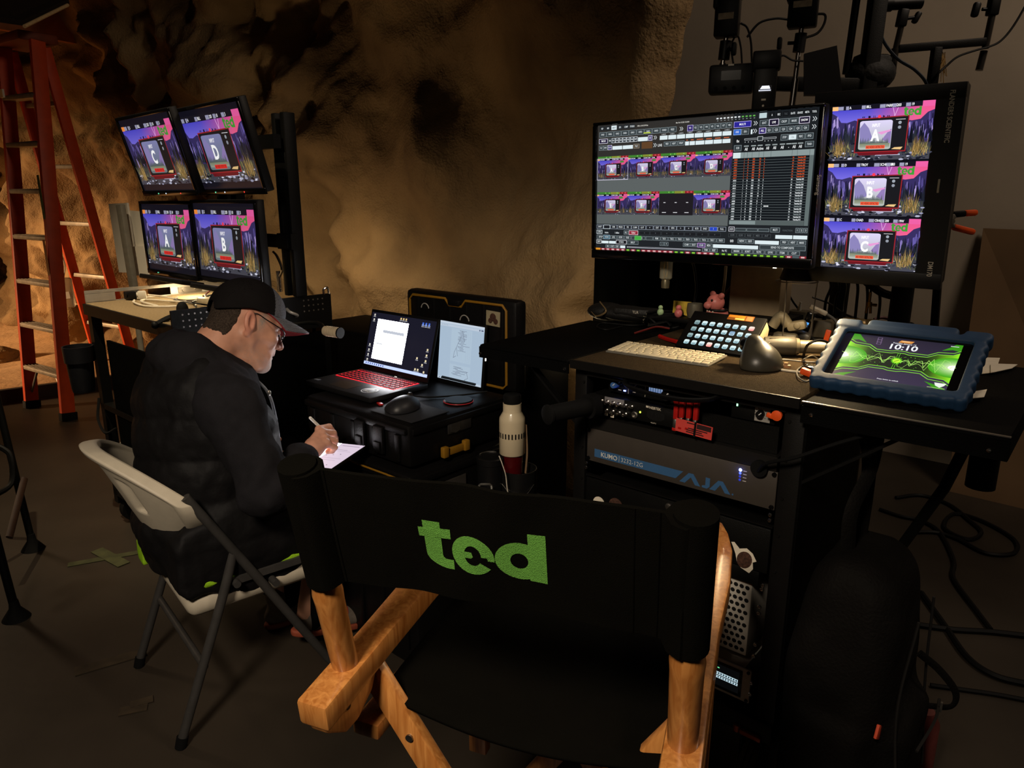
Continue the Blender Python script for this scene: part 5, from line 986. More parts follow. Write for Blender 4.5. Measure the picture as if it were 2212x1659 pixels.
b = MB(); b.lathe([(0.001, -0.05), (0.024, -0.05), (0.024, -0.012), (0.0225, -0.010), (0.0225, -0.006), (0.024, -0.004), (0.024, 0.016), (0.0225, 0.018), (0.0225, 0.022), (0.024, 0.024), (0.024, 0.05), (0.001, 0.05)], 24, M=Matrix.Translation((0, 0, 0.025)) @ Matrix.Rotation(R(90), 4, 'Y')); b.build('body', mat('tan_metal', (150, 126, 84), 0.35, 0.6), t)
t = grp('cable_clip', 'black and orange clip with ring at the left edge of the blue tablet', 'clip', 1752, 812, -35)
b = MB(); b.box((0, 0.01, 0.012), (0.036, 0.028, 0.02), bev=0.006); b.box((-0.014, 0.024, 0.014), (0.012, 0.02, 0.016), bev=0.004); b.build('body', BLACKG, t)
b = MB(); b.box((-0.004, -0.012, 0.009), (0.034, 0.016, 0.016), rot=(0, R(12), R(-8)), bev=0.005); b.build('orange_tab', ORANGEP, t)
t = grp('cable_clip', 'orange tab standing upright behind the left corner of the blue tablet', 'clip', 1785, 742, -35); b = MB(); b.box((0, 0, 0.02), (0.014, 0.006, 0.036), rot=(0, R(10), 0), bev=0.002); b.build('tab', ORANGEP, t)
b = MB(); b.box((0, 0, 0.006), (0.022, 0.010, 0.008), bev=0.002); b.box((0.0, 0, 0.012), (0.008, 0.008, 0.006)); o = b.build('cord_toggle', mat('tan_clip', (150, 110, 70), 0.5)); put(o, 1697, 797, -20); tag(o, 'small tan cord toggle lying on the carpet below the white cable', 'clip')
# pouch, strap bundle, pig figure, bulb, etc on the left and back
b = MB()
b.ell((0, 0, 0.02), (0.12, 0.05, 0.026)); b.ell((-0.07, 0.01, 0.02), (0.07, 0.05, 0.03)); b.box((0.05, -0.02, 0.03), (0.16, 0.06, 0.03), bev=0.012)
o = b.build('camera_pouch', mat('black_nylon', (17, 16, 15), 0.6, bump=0.2, bscale=120)); pv = thing('equipment_pouch', 'black nylon pouch with straps on the left back of the desk', 'pouch', Matrix.Translation(atz(1352, 690, DZ)) @ Matrix.Rotation(R(-30), 4, 'Z')); o.parent = pv
b = MB(); b.tube([(-0.11, -0.03, 0.02), (-0.08, -0.055, 0.012), (-0.05, -0.05, 0.03), (-0.085, -0.02, 0.055)], 0.003, 6, sub=6, flat=0.5); b.build('clear_strap', mat('clear_band', (120, 100, 70), 0.2, 0.2), pv)
b = MB(); b.text('TLR', 0.012, frame((0.04, -0.0505, 0.03), 0, 90)); b.build('lettering', INKG, pv)
b = MB(); b.box((0, 0, 0.012), (0.028, 0.022, 0.022), bev=0.004); o = b.build('paper_tag', PAPER); put(o, 1410, 702, -20); tag(o, 'small folded white tag beside the black pouch', 'tag')
t = thing('cable_bundle', 'tangled black cable bundle between pouch and keypad', 'cable', Matrix.Translation(atz(1435, 708, DZ)))
rnd = random.Random(5)
for k in range(6):
    b = MB(); b.tube([(rnd.uniform(-0.06, 0.06), rnd.uniform(-0.05, 0.05), rnd.uniform(0.006, 0.05)) for _ in range(6)], 0.0035, 6, sub=6, closed=True); b.build('coil', CABLEB, t)
# low riser shelf at the back with pig figure and trinkets
t = thing('riser_shelf', 'low dark riser shelf along the back of the desk', 'shelf', RK)
b = MB(); b.box((0.01, 0.525, 1.082), (0.26, 0.085, 0.012), bev=0.003); b.build('shelf_board', BLACKM, t)
for x in (-0.10, 0.12): b = MB(); b.box((x, 0.525, 1.062), (0.014, 0.08, 0.028)); b.build('shelf_leg', BLACKM, t)
PIG = mat('pink_vinyl', (206, 120, 112), 0.4, var=0.04)
pp = RK @ Vector((0.085, 0.53, 1.0882)); pg = thing('pig_figure', 'pink vinyl pig figure with dark collar above the keypad', 'toy', frame(pp, -165) @ Matrix.Scale(0.86, 4))
b = MB(); b.ell((0, 0, 0.020), (0.040, 0.032, 0.024)); b.build('body', PIG, pg)
b = MB(); b.ell((0.008, 0, 0.060), (0.030, 0.030, 0.029)); b.ell((0.036, 0, 0.052), (0.014, 0.016, 0.013)); b.build('head', PIG, pg)
for s_ in (-1, 1):
    b = MB(); b.ell((0.004, s_ * 0.026, 0.085), (0.010, 0.013, 0.010), rot=(R(s_ * 30), 0, 0)); b.build('ear', PIG, pg)
    b = MB(); b.ell((0.031, s_ * 0.015, 0.070), (0.004, 0.004, 0.005)); b.build('eye', BLACKG, pg)
b = MB(); b.tube([(0.030 * math.cos(a), 0.030 * math.sin(a), 0.036) for a in [k * math.pi / 8 for k in range(16)]], 0.005, 8, closed=True); b.build('collar', BLACKP, pg)
b = MB(); [b.ell((0.033 * math.cos(a), 0.033 * math.sin(a), 0.032), (0.003,) * 3, nu=8, nv=6) for a in (-0.6, -0.2, 0.2, 0.6)]; b.build('beads', PAPER, pg)
for (s_, d, z, r, c, lb) in ((-0.085, 0.505, 1.088, 0.010, (170, 200, 150), 'tiny pale green trinket on the left of the riser shelf'), (-0.025, 0.505, 1.088, 0.012, (206, 110, 110), 'tiny rose pink trinket in front of the yellow card')):
    b = MB(); b.ell((0, 0, r), (r, r, r * 1.1)); b.ell((0, 0, r * 2.4), (r * 0.7,) * 3); o = b.build('trinket', mat('trinket_%d' % c[0] + '_%d' % c[1], c, 0.4)); o.location = RK @ Vector((s_, d, z)); tag(o, lb, 'trinket')
b = MB(); b.box((0, 0, 0.022), (0.055, 0.004, 0.042), rot=(R(-8), 0, 0)); o = b.build('yellow_card', mat('yellow_card', (188, 158, 44), 0.6, var=0.35, scale=70)); o.matrix_local = RK @ frame((-0.035, 0.545, 1.088), 6); tag(o, 'small yellow card propped on the riser shelf', 'card')
b = MB(); b.lathe([(0.001, 0), (0.02, 0), (0.024, 0.02), (0.022, 0.042), (0.018, 0.042), (0.001, 0.038)], 20); o = b.build('silver_tin', mat('dull_silver', (120, 116, 100), 0.4, 0.5)); o.location = RK @ Vector((0.012, 0.535, 1.088)); tag(o, 'small dull silver tin right of the yellow card', 'tin')
# hanging discharge lamp bulb
BULBG = mat('bulb_glass', (200, 196, 170), 0.08, var=0, spec=0.8); BULBG.node_tree.nodes['Principled BSDF'].inputs['Alpha'].default_value = 0.3
bl = thing('lamp_bulb', 'clear discharge bulb hanging under the left end of the big monitor', 'bulb', at(1437, 622, 2.03))
b = MB(); b.lathe([(0.010, 0.022), (0.0175, 0.028), (0.0175, 0.082), (0.012, 0.094), (0.001, 0.096)], 22); b.build('glass', BULBG, bl)
b = MB(); b.lathe([(0.001, 0), (0.011, 0), (0.012, 0.018), (0.010, 0.024), (0.001, 0.024)], 18); b.build('base', mat('bulb_base', (120, 112, 88), 0.4, 0.6), bl)
b = MB(); b.tube([(-0.004, 0, 0.025), (-0.006, 0, 0.05), (-0.003, 0, 0.075), (0.002, 0, 0.08), (0.004, 0, 0.05), (0.002, 0, 0.03)], 0.0016, 6, sub=4); b.build('arc_tube', BRASS, bl)
b = MB(); b.tube([(0, 0, 0.094), (-0.01, -0.035, 0.14), (-0.02, -0.06, 0.17)], 0.0012, 6); b.build('hanging_cord', CABLEB, bl)
# pale box behind the keypad
b = MB(); b.box((0, 0, 0), (0.15, 0.09, 0.14), bev=0.004); o = b.build('pale_box', mat('cream_box', (146, 128, 100), 0.8)); o.matrix_local = RK @ frame((0.165, 0.64, 1.174), 0); tag(o, 'plain cream box on the back shelf under the big monitor', 'box')
t = thing('box_shelf', 'black shelf bar carrying the cream box at the desk back', 'shelf', RK); b = MB(); b.box((0.165, 0.64, 1.096), (0.22, 0.12, 0.014)); b.build('bar', BLACKM, t)
for x in (0.08, 0.25): b = MB(); b.box((x, 0.64, 1.069), (0.014, 0.10, 0.041)); b.build('leg', BLACKM, t)
# round puck on thin stand
t = thing('puck_stand', 'round black puck on a thin wire stand below the portrait monitor', 'stand', RK @ Matrix.Translation((0.315, 0.50, DZ)))
b = MB(); b.lathe([(0.001, 0.175), (0.042, 0.175), (0.044, 0.18), (0.038, 0.20), (0.034, 0.215), (0.001, 0.215)], 30); b.build('puck', BLACKP, t)
b = MB(); b.lathe([(0.036, 0.2155), (0.038, 0.216), (0.001, 0.2165)], 30); b.build('top_sheen', mat('satin_grey', (60, 58, 60), 0.3), t)
b = MB(); b.tube([(0.052 * math.cos(a), 0.052 * math.sin(a), 0.172) for a in [k * math.pi / 12 for k in range(24)]], 0.0016, 6, closed=True); b.build('wire_ring', STEEL, t)
for a in (20, 140, 260): b = MB(); b.cyl((0.05 * math.cos(R(a)), 0.05 * math.sin(R(a)), 0.172), (0.045 * math.cos(R(a)), 0.045 * math.sin(R(a)), 0), 0.0018, n=6); b.build('wire_leg', STEEL, t)

# posts and arms
def vpost(name, label, px, py, z1, r, base=0.09):
    p = atz(px, py, DZ); t = thing(name, label, 'post', Matrix.Translation(p)); b = MB(); b.cyl((0, 0, 0.01), (0, 0, z1 - DZ), r, n=20); b.build('tube', BLACKM, t)
    b = MB(); b.box((0, 0, 0.006), (base, base, 0.012), bev=0.003); b.build('base_plate', STEEL, t); return t, p
t, p = vpost('monitor_post', 'thick black post on a metal base behind the blue tablet', 1938, 718, 1.42, 0.030)
b = MB(); b.cyl((0, 0, 0.17), (0, 0, 0.235), 0.040, n=20); b.cyl((0.035, -0.02, 0.2), (0.056, -0.03, 0.2), 0.007); b.build('collar', BLACKP, t)
b = MB(); b.box((0, 0, 0.26), (0.14, 0.10, 0.03), bev=0.006); b.build('top_plate', BLACKM, t)
b = MB(); q_ = FM @ Vector((0.0, 0, -0.16)); b.cyl((0, 0, 0.36), q_ - p, 0.02, n=16); b.build('arm', BLACKM, t)
t, p = vpost('monitor_post', 'black post standing behind the keypad under the big monitor', 1472, 668, 1.47, 0.024, 0.08)
b = MB(); q_ = SM @ Vector((0, -0.02, -0.14)); b.cyl((0, 0, 0.40), q_ - p, 0.018, n=16); b.build('arm', BLACKM, t)
# tall mast behind both monitors
mp_ = atz(1806, 690, DZ); t = thing('tall_mast', 'tall black mast rising between the two right hand monitors', 'mast', Matrix.Translation(mp_))
top = at(1893, -40, mp_.y); b = MB(); beam(b, (0, 0, 0.012), (0.02, 0, 1.15), 0.045, 0.045, (1, 0, 0)); b.build('mast_tube', BLACKM, t)
b = MB(); b.box((0, 0, 0.006), (0.11, 0.11, 0.012), bev=0.003); b.build('base_plate', BLACKM, t)
b = MB(); b.cyl((-0.045, 0.02, 0.75), (-0.03, 0.02, 1.15), 0.011); b.build('side_rod', BLACKM, t)
b = MB(); m1, m2 = at(1545, 178, mp_.y) - mp_, at(1905, 186, mp_.y) - mp_; beam(b, m1, m2 , 0.04, 0.03, (0, 0, 1)); b.build('cross_rail', BLACKM, t)
MY = mp_.y
# radio receivers on chrome rods above the monitors
def receiver(px, label, top_py, bot_py, w, lab, rod0, rod1, knob_px=None):
    y = MY - 0.06; p = at(px, (top_py + bot_py) / 2, y); s = (p - Vector((0, 0, CH))).length / FPX
    t = thing('radio_receiver', label, 'receiver', Matrix.Translation(p) @ Matrix.Rotation(R(-25), 4, 'Z'))
    hh = (bot_py - top_py) * s; b = MB(); b.box((0, 0, 0), (w * s, 0.045, hh), bev=0.006); b.box((w * s * 0.48, 0, hh * 0.33), (w * s * 0.25, 0.05, hh * 0.35), bev=0.005); b.box((-w * s * 0.48, 0, hh * 0.2), (w * s * 0.2, 0.05, hh * 0.4), bev=0.005); b.build('case', BLACKP, t)
    b = MB(); b.box((-w * s * 0.02, -0.0232, (bot_py - lab) * s - hh / 2), (w * s * 0.62, 0.001, 0.017)); o = b.build('paper_label', mat('masking_label', (150, 136, 112), 0.8, var=0.25, scale=60), t)
    zb = -hh / 2; r0 = (rod0 - bot_py) * s; r1 = (rod1 - bot_py) * s
    b = MB(); b.cyl((0, 0, zb), (-0.008, 0, zb - r1 + 0.0), 0.0075, n=14); b.cyl((-0.004, 0, zb - r1 * 0.6), (-0.008, 0, zb - r1), 0.010, n=14); b.build('chrome_rod', CHROME, t)
    b = MB(); b.cyl((0, 0, zb - r0), (-0.003, 0, zb - r0 - 0.05), 0.0165, n=16); b.build('socket', BLACKP, t)
    if knob_px: b = MB(); k = (knob_px - px) * s; b.cyl((0, 0, zb - r0 - 0.025), (k * 0.6, -0.01, zb - r0 - 0.025), 0.005); b.box((k, -0.012, zb - r0 - 0.025), (0.014, 0.02, 0.036), bev=0.006); b.build('clamp_knob', BLACKP, t)
    return t
r1_ = receiver(1573, 'left radio receiver with paper label on a chrome rod', -30, 68, 44, 34, 74, 142, 1590)
r2_ = receiver(1737, 'right radio receiver with paper label on a chrome rod', -40, 47, 50, 10, 56, 190, 1702)
b = MB(); p = at(1580, 172, MY - 0.08); b.box((0, 0, 0), (0.125, 0.05, 0.080), bev=0.008); o = b.build('case', BLACKP); t = thing('video_receiver', 'black video receiver box left of the mast behind the big monitor', 'receiver', Matrix.Translation(p) @ Matrix.Rotation(R(-20), 4, 'Z')); o.parent = t
b = MB(); b.box((0, -0.026, 0.008), (0.055, 0.002, 0.026)); b.build('screen_window', BLACKG, t); b = MB(); b.box((-0.002, -0.0262, 0.036), (0.016, 0.001, 0.005)); b.build('lettering', INKG, t); b = MB(); [b.cyl((x, -0.025, -0.026), (x, -0.028, -0.026), 0.005) for x in (-0.04, -0.015, 0.01, 0.035)]; b.build('buttons', BLACKR, t)
b = MB(); p = at(1652, 190, MY - 0.16); b.box((0, 0, 0.01), (0.062, 0.05, 0.16), bev=0.006); b.box((0, 0, 0.07), (0.075, 0.055, 0.05), bev=0.006); o = b.build('case', BLACKP); t = thing('wireless_unit', 'black wireless unit with small white lit display above the big monitor', 'receiver', Matrix.Translation(p) @ Matrix.Rotation(R(-20), 4, 'Z')); o.parent = t
cv = Canvas(0.034, 0.018); cv.rect(0, 0, 1, 1, (10, 10, 14)); cv.poly([(0.25, 0.05), (0.8, 0.05), (0.9, 0.5), (0.1, 0.5)], (235, 240, 255), g=1.5); cv.rect(0.0, 0.62, 0.95, 0.8, (220, 225, 240)); cv.build('display', t, Matrix.Translation((0.002, -0.0265, -0.006)) @ Matrix.Rotation(R(90), 4, 'X')); b = MB(); b.box((0, -0.0262, -0.034), (0.012, 0.0008, 0.005), bev=0); b.cyl((0, -0.0255, -0.05), (0, -0.0266, -0.05), 0.003); b.build('maker_mark', INKG, t)
b = MB(); a_ = [at(1737, 116, MY - 0.1), at(1808, 98, MY - 0.1), at(1820, 205, MY - 0.1), at(1737, 205, MY - 0.1)]; n = Vector((0.01, 0.03, 0)); b.add(a_ + [v + n for v in a_], [(0, 3, 2, 1), (4, 5, 6, 7), (0, 1, 5, 4), (1, 2, 6, 5), (2, 3, 7, 6), (3, 0, 4, 7)]); tag(b.build('flat_panel_antenna', BLACKP, smooth=0), 'black flat panel antenna standing behind the monitors', 'antenna')
b = MB(); p = at(1880, 160, MY + 0.02); b.ell((0, 0, 0), (0.075, 0.05, 0.055)); b.box((0, 0, 0.03), (0.11, 0.05, 0.05), bev=0.015); o = b.build('equipment_bag', mat('black_bag', (12, 12, 12), 0.7, bump=0.3, bscale=60)); o.location = p; tag(o, 'small black bag hung around the tall mast', 'bag')
# grip bars at the top right
gy = MY + 0.02
t = thing('grip_bar', 'black H-shaped grip bar with chrome pins at the upper right', 'bracket', Matrix.Translation(at(2020, 100, gy)))
o_ = at(2020, 100, gy); g = lambda px, py: at(px, py, gy) - o_
DCH = mat('dark_chrome', (110, 104, 98), 0.25, 0.9)
b = MB(); beam(b, g(1938, 106), g(2128, 90), 0.022, 0.022, (0, 1, 0)); b.build('cross_bar', BLACKM, t)
b = MB(); b.cyl(g(1948, 52), g(1934, 110), 0.009); b.cyl(g(1934, 105), g(1926, 165), 0.011); b.build('left_pin', DCH, t)
b = MB(); beam(b, g(1953, 20), g(1945, 58), 0.026, 0.026, (1, 0, 0)); b.cyl(g(1958, 40), g(1974, 38), 0.005); o = b.build('pin_clamp', BLACKP, t); b = MB(); b.box(g(1980, 38), (0.016, 0.02, 0.034), rot=(0, R(25), 0), bev=0.006); b.build('clamp_knob', BLACKP, o)
b = MB(); b.cyl(g(2146, 20), g(2128, 105), 0.010); b.cyl(g(2126, 110), g(2115, 152), 0.0105); b.build('right_pin', DCH, t)
b = MB(); beam(b, g(2152, -20), g(2142, 34), 0.028, 0.028, (1, 0, 0)); b.cyl(g(2138, 20), g(2122, 20), 0.005); o = b.build('pin_clamp', BLACKP, t); b = MB(); b.box(g(2108, 21), (0.02, 0.02, 0.042), rot=(0, R(8), 0), bev=0.007); b.build('clamp_knob', BLACKP, o)
b = MB(); beam(b, g(2024, 102), g(2012, 190), 0.026, 0.026, (1, 0, 0)); b.build('stem', BLACKM, t)
b = MB(); b.cyl(g(1908, 10), g(1990, 6), 0.017); b.cyl(g(1905, 10), g(1925, 9), 0.021); b.build('top_fitting', BLACKP, t)
def uc(pts, r, m, label, y=None): return cable('cable', [at(p[0], p[1], (y or MY) + (p[2] if len(p) > 2 else 0)) for p in pts], r, m, label, 'cable', 'cables around the mast')
uc([(1898, 62), (1912, 95), (1940, 128), (1975, 150), (2000, 178, .0), (2005, 210, 0.05)], 0.0045, mat('navy_cable', (34, 44, 56), 0.5), 'dark blue cable sweeping from mast to portrait monitor')
uc([(2225, -5), (2190, 55), (2162, 88), (2136, 101), (2110, 108), (2070, 122), (2045, 142), (2022, 165), (2010, 200, .05)], 0.0032, CABLEB, 'thin black cable trailing from the right picture edge to the grip bar')
uc([(1614, 80), (1640, 50), (1675, 40), (1702, 42)], 0.0035, CABLEB, 'black cable arching between the two receivers', MY - 0.06)
uc([(1765, 30), (1782, 32), (1780, 52), (1765, 72), (1738, 82)], 0.0035, CABLEB, 'black cable loop at the right side of the right receiver', MY - 0.06)
uc([(1600, 50), (1614, 60), (1622, 90), (1624, 130), (1625, 170)], 0.003, CABLEB, 'black cable dropping from the left receiver', MY - 0.06)
uc([(1586, 150), (1580, 100), (1592, 76), (1600, 100), (1603, 140)], 0.0028, CABLEB, 'thin black cable loop beside the left chrome rod', MY - 0.06)
uc([(1672, 140), (1690, 120), (1712, 130), (1735, 132)], 0.003, CABLEB, 'black cable hooked behind the wireless unit', MY - 0.1)
b = MB(); rnd = random.Random(2)
for k in range(9): a_ = g(2036 + rnd.uniform(-6, 6), 112 + rnd.uniform(-6, 6)); b.cyl(a_, a_ + Vector((rnd.uniform(-0.02, 0.035), 0, -rnd.uniform(0.05, 0.1))), 0.0012, n=5)
b.tube([g(2040, 128), g(2028, 150), g(2015, 178)], 0.004, 6, sub=4); b.build('yellow_fringe', mat('yellow_cord', (150, 116, 60), 0.7), t)
# cables hanging under the monitors
def hc(pts, r, m, label, y): return cable('cable', [at(p[0], p[1], y + (p[2] if len(p) > 2 else 0)) for p in pts], r, m, label, 'cable', 'cables hanging behind the desk')
hy = 2.22
hc([(1568, 575), (1565, 610), (1560, 640), (1552, 665), (1548, 690)], 0.0045, mat('tan_cable', (130, 112, 84), 0.5), 'tan cable hanging down beside the pig figure', hy)
hc([(1494, 562), (1500, 580), (1504, 620), (1500, 655), (1496, 670)], 0.004, CABLEB, 'black cable hanging next to the left monitor post', hy)
hc([(1550, 662), (1570, 630), (1600, 600), (1640, 582), (1680, 570)], 0.0035, CABLEG, 'grey cable slanting up to the right under the big monitor', hy - 0.03)
hc([(1552, 655), (1575, 625), (1595, 600), (1608, 575)], 0.0026, CABLER, 'thin red cable crossing the slanting grey cable', hy - 0.04)
hc([(1602, 600), (1604, 625), (1598, 655), (1590, 672)], 0.0036, CABLER, 'red cable dropping in front of the cream box', hy - 0.06)
hc([(1645, 590), (1640, 612), (1622, 628), (1606, 622), (1600, 600)], 0.0045, CABLEB, 'thick black cable loop in front of the cream box', hy - 0.05)
hc([(1680, 590), (1695, 620), (1712, 650), (1725, 668)], 0.003, CABLEB, 'thin black cable falling right of the cream box', hy)
hc([(1755, 642), (1790, 655), (1820, 675), (1850, 690), (1880, 700)], 0.003, CABLEG, 'grey cable running right from the puck stand', hy - 0.02)
for k, (px, c, lb) in enumerate(((1790, CABLEB, 'leftmost black cable hanging below the portrait monitor'), (1808, CABLEB, 'second black cable hanging below the portrait monitor'), (1826, MATS['navy_cable'], 'dark blue cable hanging below the portrait monitor'), (1848, CABLEB, 'black cable hanging left of the brass connector'), (1868, CABLEB, 'black cable twisting right of the brass connector'), (1892, MATS['navy_cable'], 'dark blue cable bundle nearest the monitor post'))):
    hc([(px, 595), (px + 5, 620), (px - 6 + 3 * k, 650), (px - 10 + 3 * k, 690)], 0.0042, c, lb, hy - 0.08)
hc([(1930, 640), (1905, 632), (1880, 615), (1862, 600)], 0.012, CABLEB, 'fat black cable joining the monitor post collar', hy - 0.08)
hc([(1888, 690), (1905, 686), (1925, 690)], 0.0055, CABLER, 'red cable behind the monitor post', hy + 0.05)
t = thing('bnc_tee', 'brass video connector dangling below the portrait monitor', 'connector', at(1878, 652, hy - 0.1))
b = MB(); b.cyl((0, 0, 0.0), (0, 0, 0.028), 0.004); b.cyl((0, 0, 0.0), (0, 0, -0.014), 0.008); b.cyl((-0.004, 0, -0.014), (-0.006, 0, -0.034), 0.004); b.cyl((0.005, 0, -0.014), (0.007, 0, -0.034), 0.004); b.cyl((0.0, 0, -0.008), (0.022, 0, -0.01), 0.0045); b.build('body', BRASS, t)
b = MB(); b.tube([(0, 0, 0.028), (0.001, 0, 0.05), (0.0, 0.01, 0.075)], 0.003, 6, sub=4); b.build('lead', CABLEB, t)
# black braces of the desk behind the portrait monitor
t = thing('desk_strut', 'black strut frame rising behind the desk at the right', 'frame', RK)
b = MB(); a_, c_ = rk(at(2013, 780, 2.2)), rk(at(2016, 600, 2.2)); beam(b, a_, c_ + Vector((0, 0, 0.2)), 0.022, 0.022, (1, 0, 0)); b.build('upright', BLACKM, t); b = MB(); beam(b, rk(at(1965, 700, 2.2)), a_ + Vector((0, 0, 0.05)), 0.018, 0.018, (0, 0, 1)); b.build('diagonal', BLACKM, t)
# clamp with orange tips right of the portrait monitor
cl = thing('spring_clamp', 'steel spring clamp with orange handle tips beside the portrait monitor', 'clamp', Matrix.Translation(at(2048, 478, 1.95)))
o_ = at(2048, 478, 1.95); g = lambda px, py: at(px, py, 1.95) - o_
b = MB(); b.prism([(g(x, y).x, g(x, y).z) for x, y in [(2034, 466), (2058, 462), (2062, 470), (2052, 478), (2060, 488), (2058, 492), (2034, 490), (2040, 478)]][::-1], 0.022, M=Matrix(((1, 0, 0, 0), (0, 0, -1, 0.011), (0, 1, 0, 0), (0, 0, 0, 1))), bev=0.002); b.cyl(g(2050, 478) + Vector((0, -0.018, 0)), g(2050, 478) + Vector((0, 0.018, 0)), 0.006); b.build('jaws', mat('worn_steel', (150, 142, 130), 0.4, 0.7), cl)
b = MB(); beam(b, g(2056, 464), g(2084, 461), 0.016, 0.02, (0, 0, 1)); b.build('upper_handle', BLACKP, cl); b = MB(); beam(b, g(2082, 461), g(2110, 459), 0.016, 0.02, (0, 0, 1), bev=0.006); b.build('orange_tip', ORANGEP, cl)
b = MB(); beam(b, g(2058, 490), g(2104, 502), 0.016, 0.02, (0, 0, 1), bev=0.006); b.build('orange_tip', ORANGEP, cl)

# ------------------------------------------------------------------ tablet in a thick blue foam case
TM = frame((0.792, 1.445, 1.105), -38.9, 25, 0, -0.5)
tb = thing('tablet', 'tablet in thick blue foam case with green lightning lock screen', 'tablet', TM)
FOAMB = mat('blue_foam', (27, 58, 90), 0.6, var=0.06, bump=0.05, bscale=300)
def ftab(P):
    x, y, z = P[..., 0], P[..., 1], P[..., 2]
    def rb(hx, hy, r, cy=0): qx, qy = np.abs(x) - hx + r, np.abs(y - cy) - hy + r; return np.hypot(np.maximum(qx, 0), np.maximum(qy, 0)) + np.minimum(np.maximum(qx, qy), 0) - r
    rip = 0.0025 * np.cos(y * 210) * (np.abs(x) > 0.125) + 0.0018 * np.cos(x * 210) * (y < -0.09)
    o = smax(rb(0.145, 0.110, 0.022) + rip, np.abs(z + 0.002) - 0.016, 0.01)
    hd = smax(rb(0.088, 0.016, 0.012, 0.118), np.abs(z + 0.001) - 0.013, 0.008)
    ha = smax(smax(rb(0.150, 0.016, 0.014, 0.106), -(np.abs(x) - 0.098), 0.006), np.abs(z) - 0.016, 0.008)
    o = smin(smin(o, hd, 0.004), ha, 0.006)
    return smax(o, -smax(rb(0.1215, 0.084, 0.008), -(z - 0.0055), 0.003), 0.004)
V, Q = surface_net(ftab, (-0.17, -0.13, -0.025), (0.17, 0.14, 0.022), 0.0024); np_mesh('foam_case', V, Q, FOAMB, tb)
b = MB(); b.box((0, 0, 0.004), (0.243, 0.168, 0.006)); b.build('glass_face', BLACKG, tb)
cv = Canvas(0.207, 0.155); cv.rect(0, 0, 1, 1, (40, 36, 52), (58, 50, 74)); rnd = random.Random(4)
G1, G2, G3 = (16, 46, 14), (120, 220, 30), (60, 150, 24)
up_ = lambda x: 0.20 - 0.10 * math.cos(min(1, abs(x - 0.5) / 0.5) * 1.57) * -1 + 0.0
band = [(0, 0.14), (0.06, 0.2), (0.2, 0.22), (0.28, 0.31), (0.42, 0.31), (0.46, 0.29), (0.54, 0.29), (0.58, 0.31), (0.74, 0.31), (0.82, 0.22), (0.95, 0.2), (1, 0.14)]
low = [(x, 1.04 - y) for x, y in band]
cv.poly([(0, 0), (0.0, 0.16), (0.07, 0.13), (0.16, 0.19), (0.1, 0.08), (0.06, 0)], G3); cv.poly([(1, 0), (0.94, 0), (0.9, 0.08), (0.84, 0.17), (0.93, 0.13), (1, 0.16)], G3)
cv.poly([(0, 1), (0.06, 0.94), (0.2, 0.87), (0.12, 0.96), (0.1, 1)], G3); cv.poly([(1, 1), (0.9, 1), (0.86, 0.94), (0.8, 0.87), (0.94, 0.93)], G3)
ins = [(x, y + 0.05) for x, y in band]; lo_ = [(x, y - 0.05) for x, y in low]
for i in range(len(ins) - 1):
    f = lambda x: tuple(int(p + (q - p) * max(0, (abs(x - 0.5) - 0.22) / 0.28) ** 1.2) for p, q in zip((22, 34, 20), (150, 240, 40)))
    cv.poly([ins[i], ins[i + 1], lo_[i + 1], lo_[i]], None, [f(ins[i][0]), f(ins[i + 1][0]), f(ins[i + 1][0]), f(ins[i][0])], 1.0)
for L_ in (band, low, ins, lo_):
    for i in range(len(L_) - 1): cv.line(*L_[i], *L_[i + 1], 0.012, (130, 216, 60))
for x0 in (0.0, 1.0):
    for k in range(9):
        r = 0.30 - k * 0.032; a0, a1 = (-math.pi / 2, math.pi / 2) if x0 == 0 else (math.pi / 2, 1.5 * math.pi)
        c_ = (int(70 + k * 22), int(170 + k * 10), int(30 + k * 24)); cv.poly([(x0, 0.52)] + [(x0 + r * 0.75 * math.cos(a0 + (a1 - a0) * j / 12), 0.52 + r * 0.72 * -math.sin(a0 + (a1 - a0) * j / 12) * (1 if x0 == 0 else 1)) for j in range(13)][:: -1 if True else 1], c_, g=1.0 + (k > 6) * 1.5)
for s0 in (-1, 1):
    for q in range(3):
        x, y = 0.5, 0.52
        while 0.02 < x < 0.98:
            nx_, ny_ = x + s0 * rnd.uniform(0.02, 0.05), 0.52 + rnd.uniform(-0.05, 0.05) * (1 + q * 1.1); cv.line(x, y, nx_, ny_, 0.007 - q * 0.002, (190, 250, 120), 1.1); x, y = nx_, ny_
for k in range(60): x, y = rnd.gauss(0.5, 0.17), rnd.gauss(0.52, 0.07); cv.disc(x, y, rnd.uniform(0.003, 0.007), (120, 220, 60), 6)
cv.poly([(0.5 + (0.075 if k % 2 else 0.045) * math.cos(-k * math.pi / 16) * 0.75, 0.52 + (0.085 if k % 2 else 0.05) * math.sin(-k * math.pi / 16)) for k in range(32)], (120, 230, 30)); cv.disc(0.5, 0.52, 0.045, (200, 250, 60)); cv.line(0.48, 0.545, 0.52, 0.50, 0.012, (90, 160, 20))
for x in (0.485, 0.505): cv.line(x, 0.34, x, 0.44, 0.006, (100, 190, 50)); cv.line(x, 0.60, x, 0.70, 0.006, (100, 190, 50))
cv.text('10:10', 0.5, 0.262, 0.115, (244, 246, 250), 0.02, 1.0, 'CENTER'); cv.text('Tuesday, January 14', 0.5, 0.132, 0.026, (236, 238, 244), 0.02, 0.95, 'CENTER'); cv.poly([(0.44, 0.10), (0.46, 0.045), (0.58, 0.045), (0.56, 0.10)], (226, 150, 70)); cv.rect(0.47, 0.058, 0.54, 0.07, (255, 220, 170))
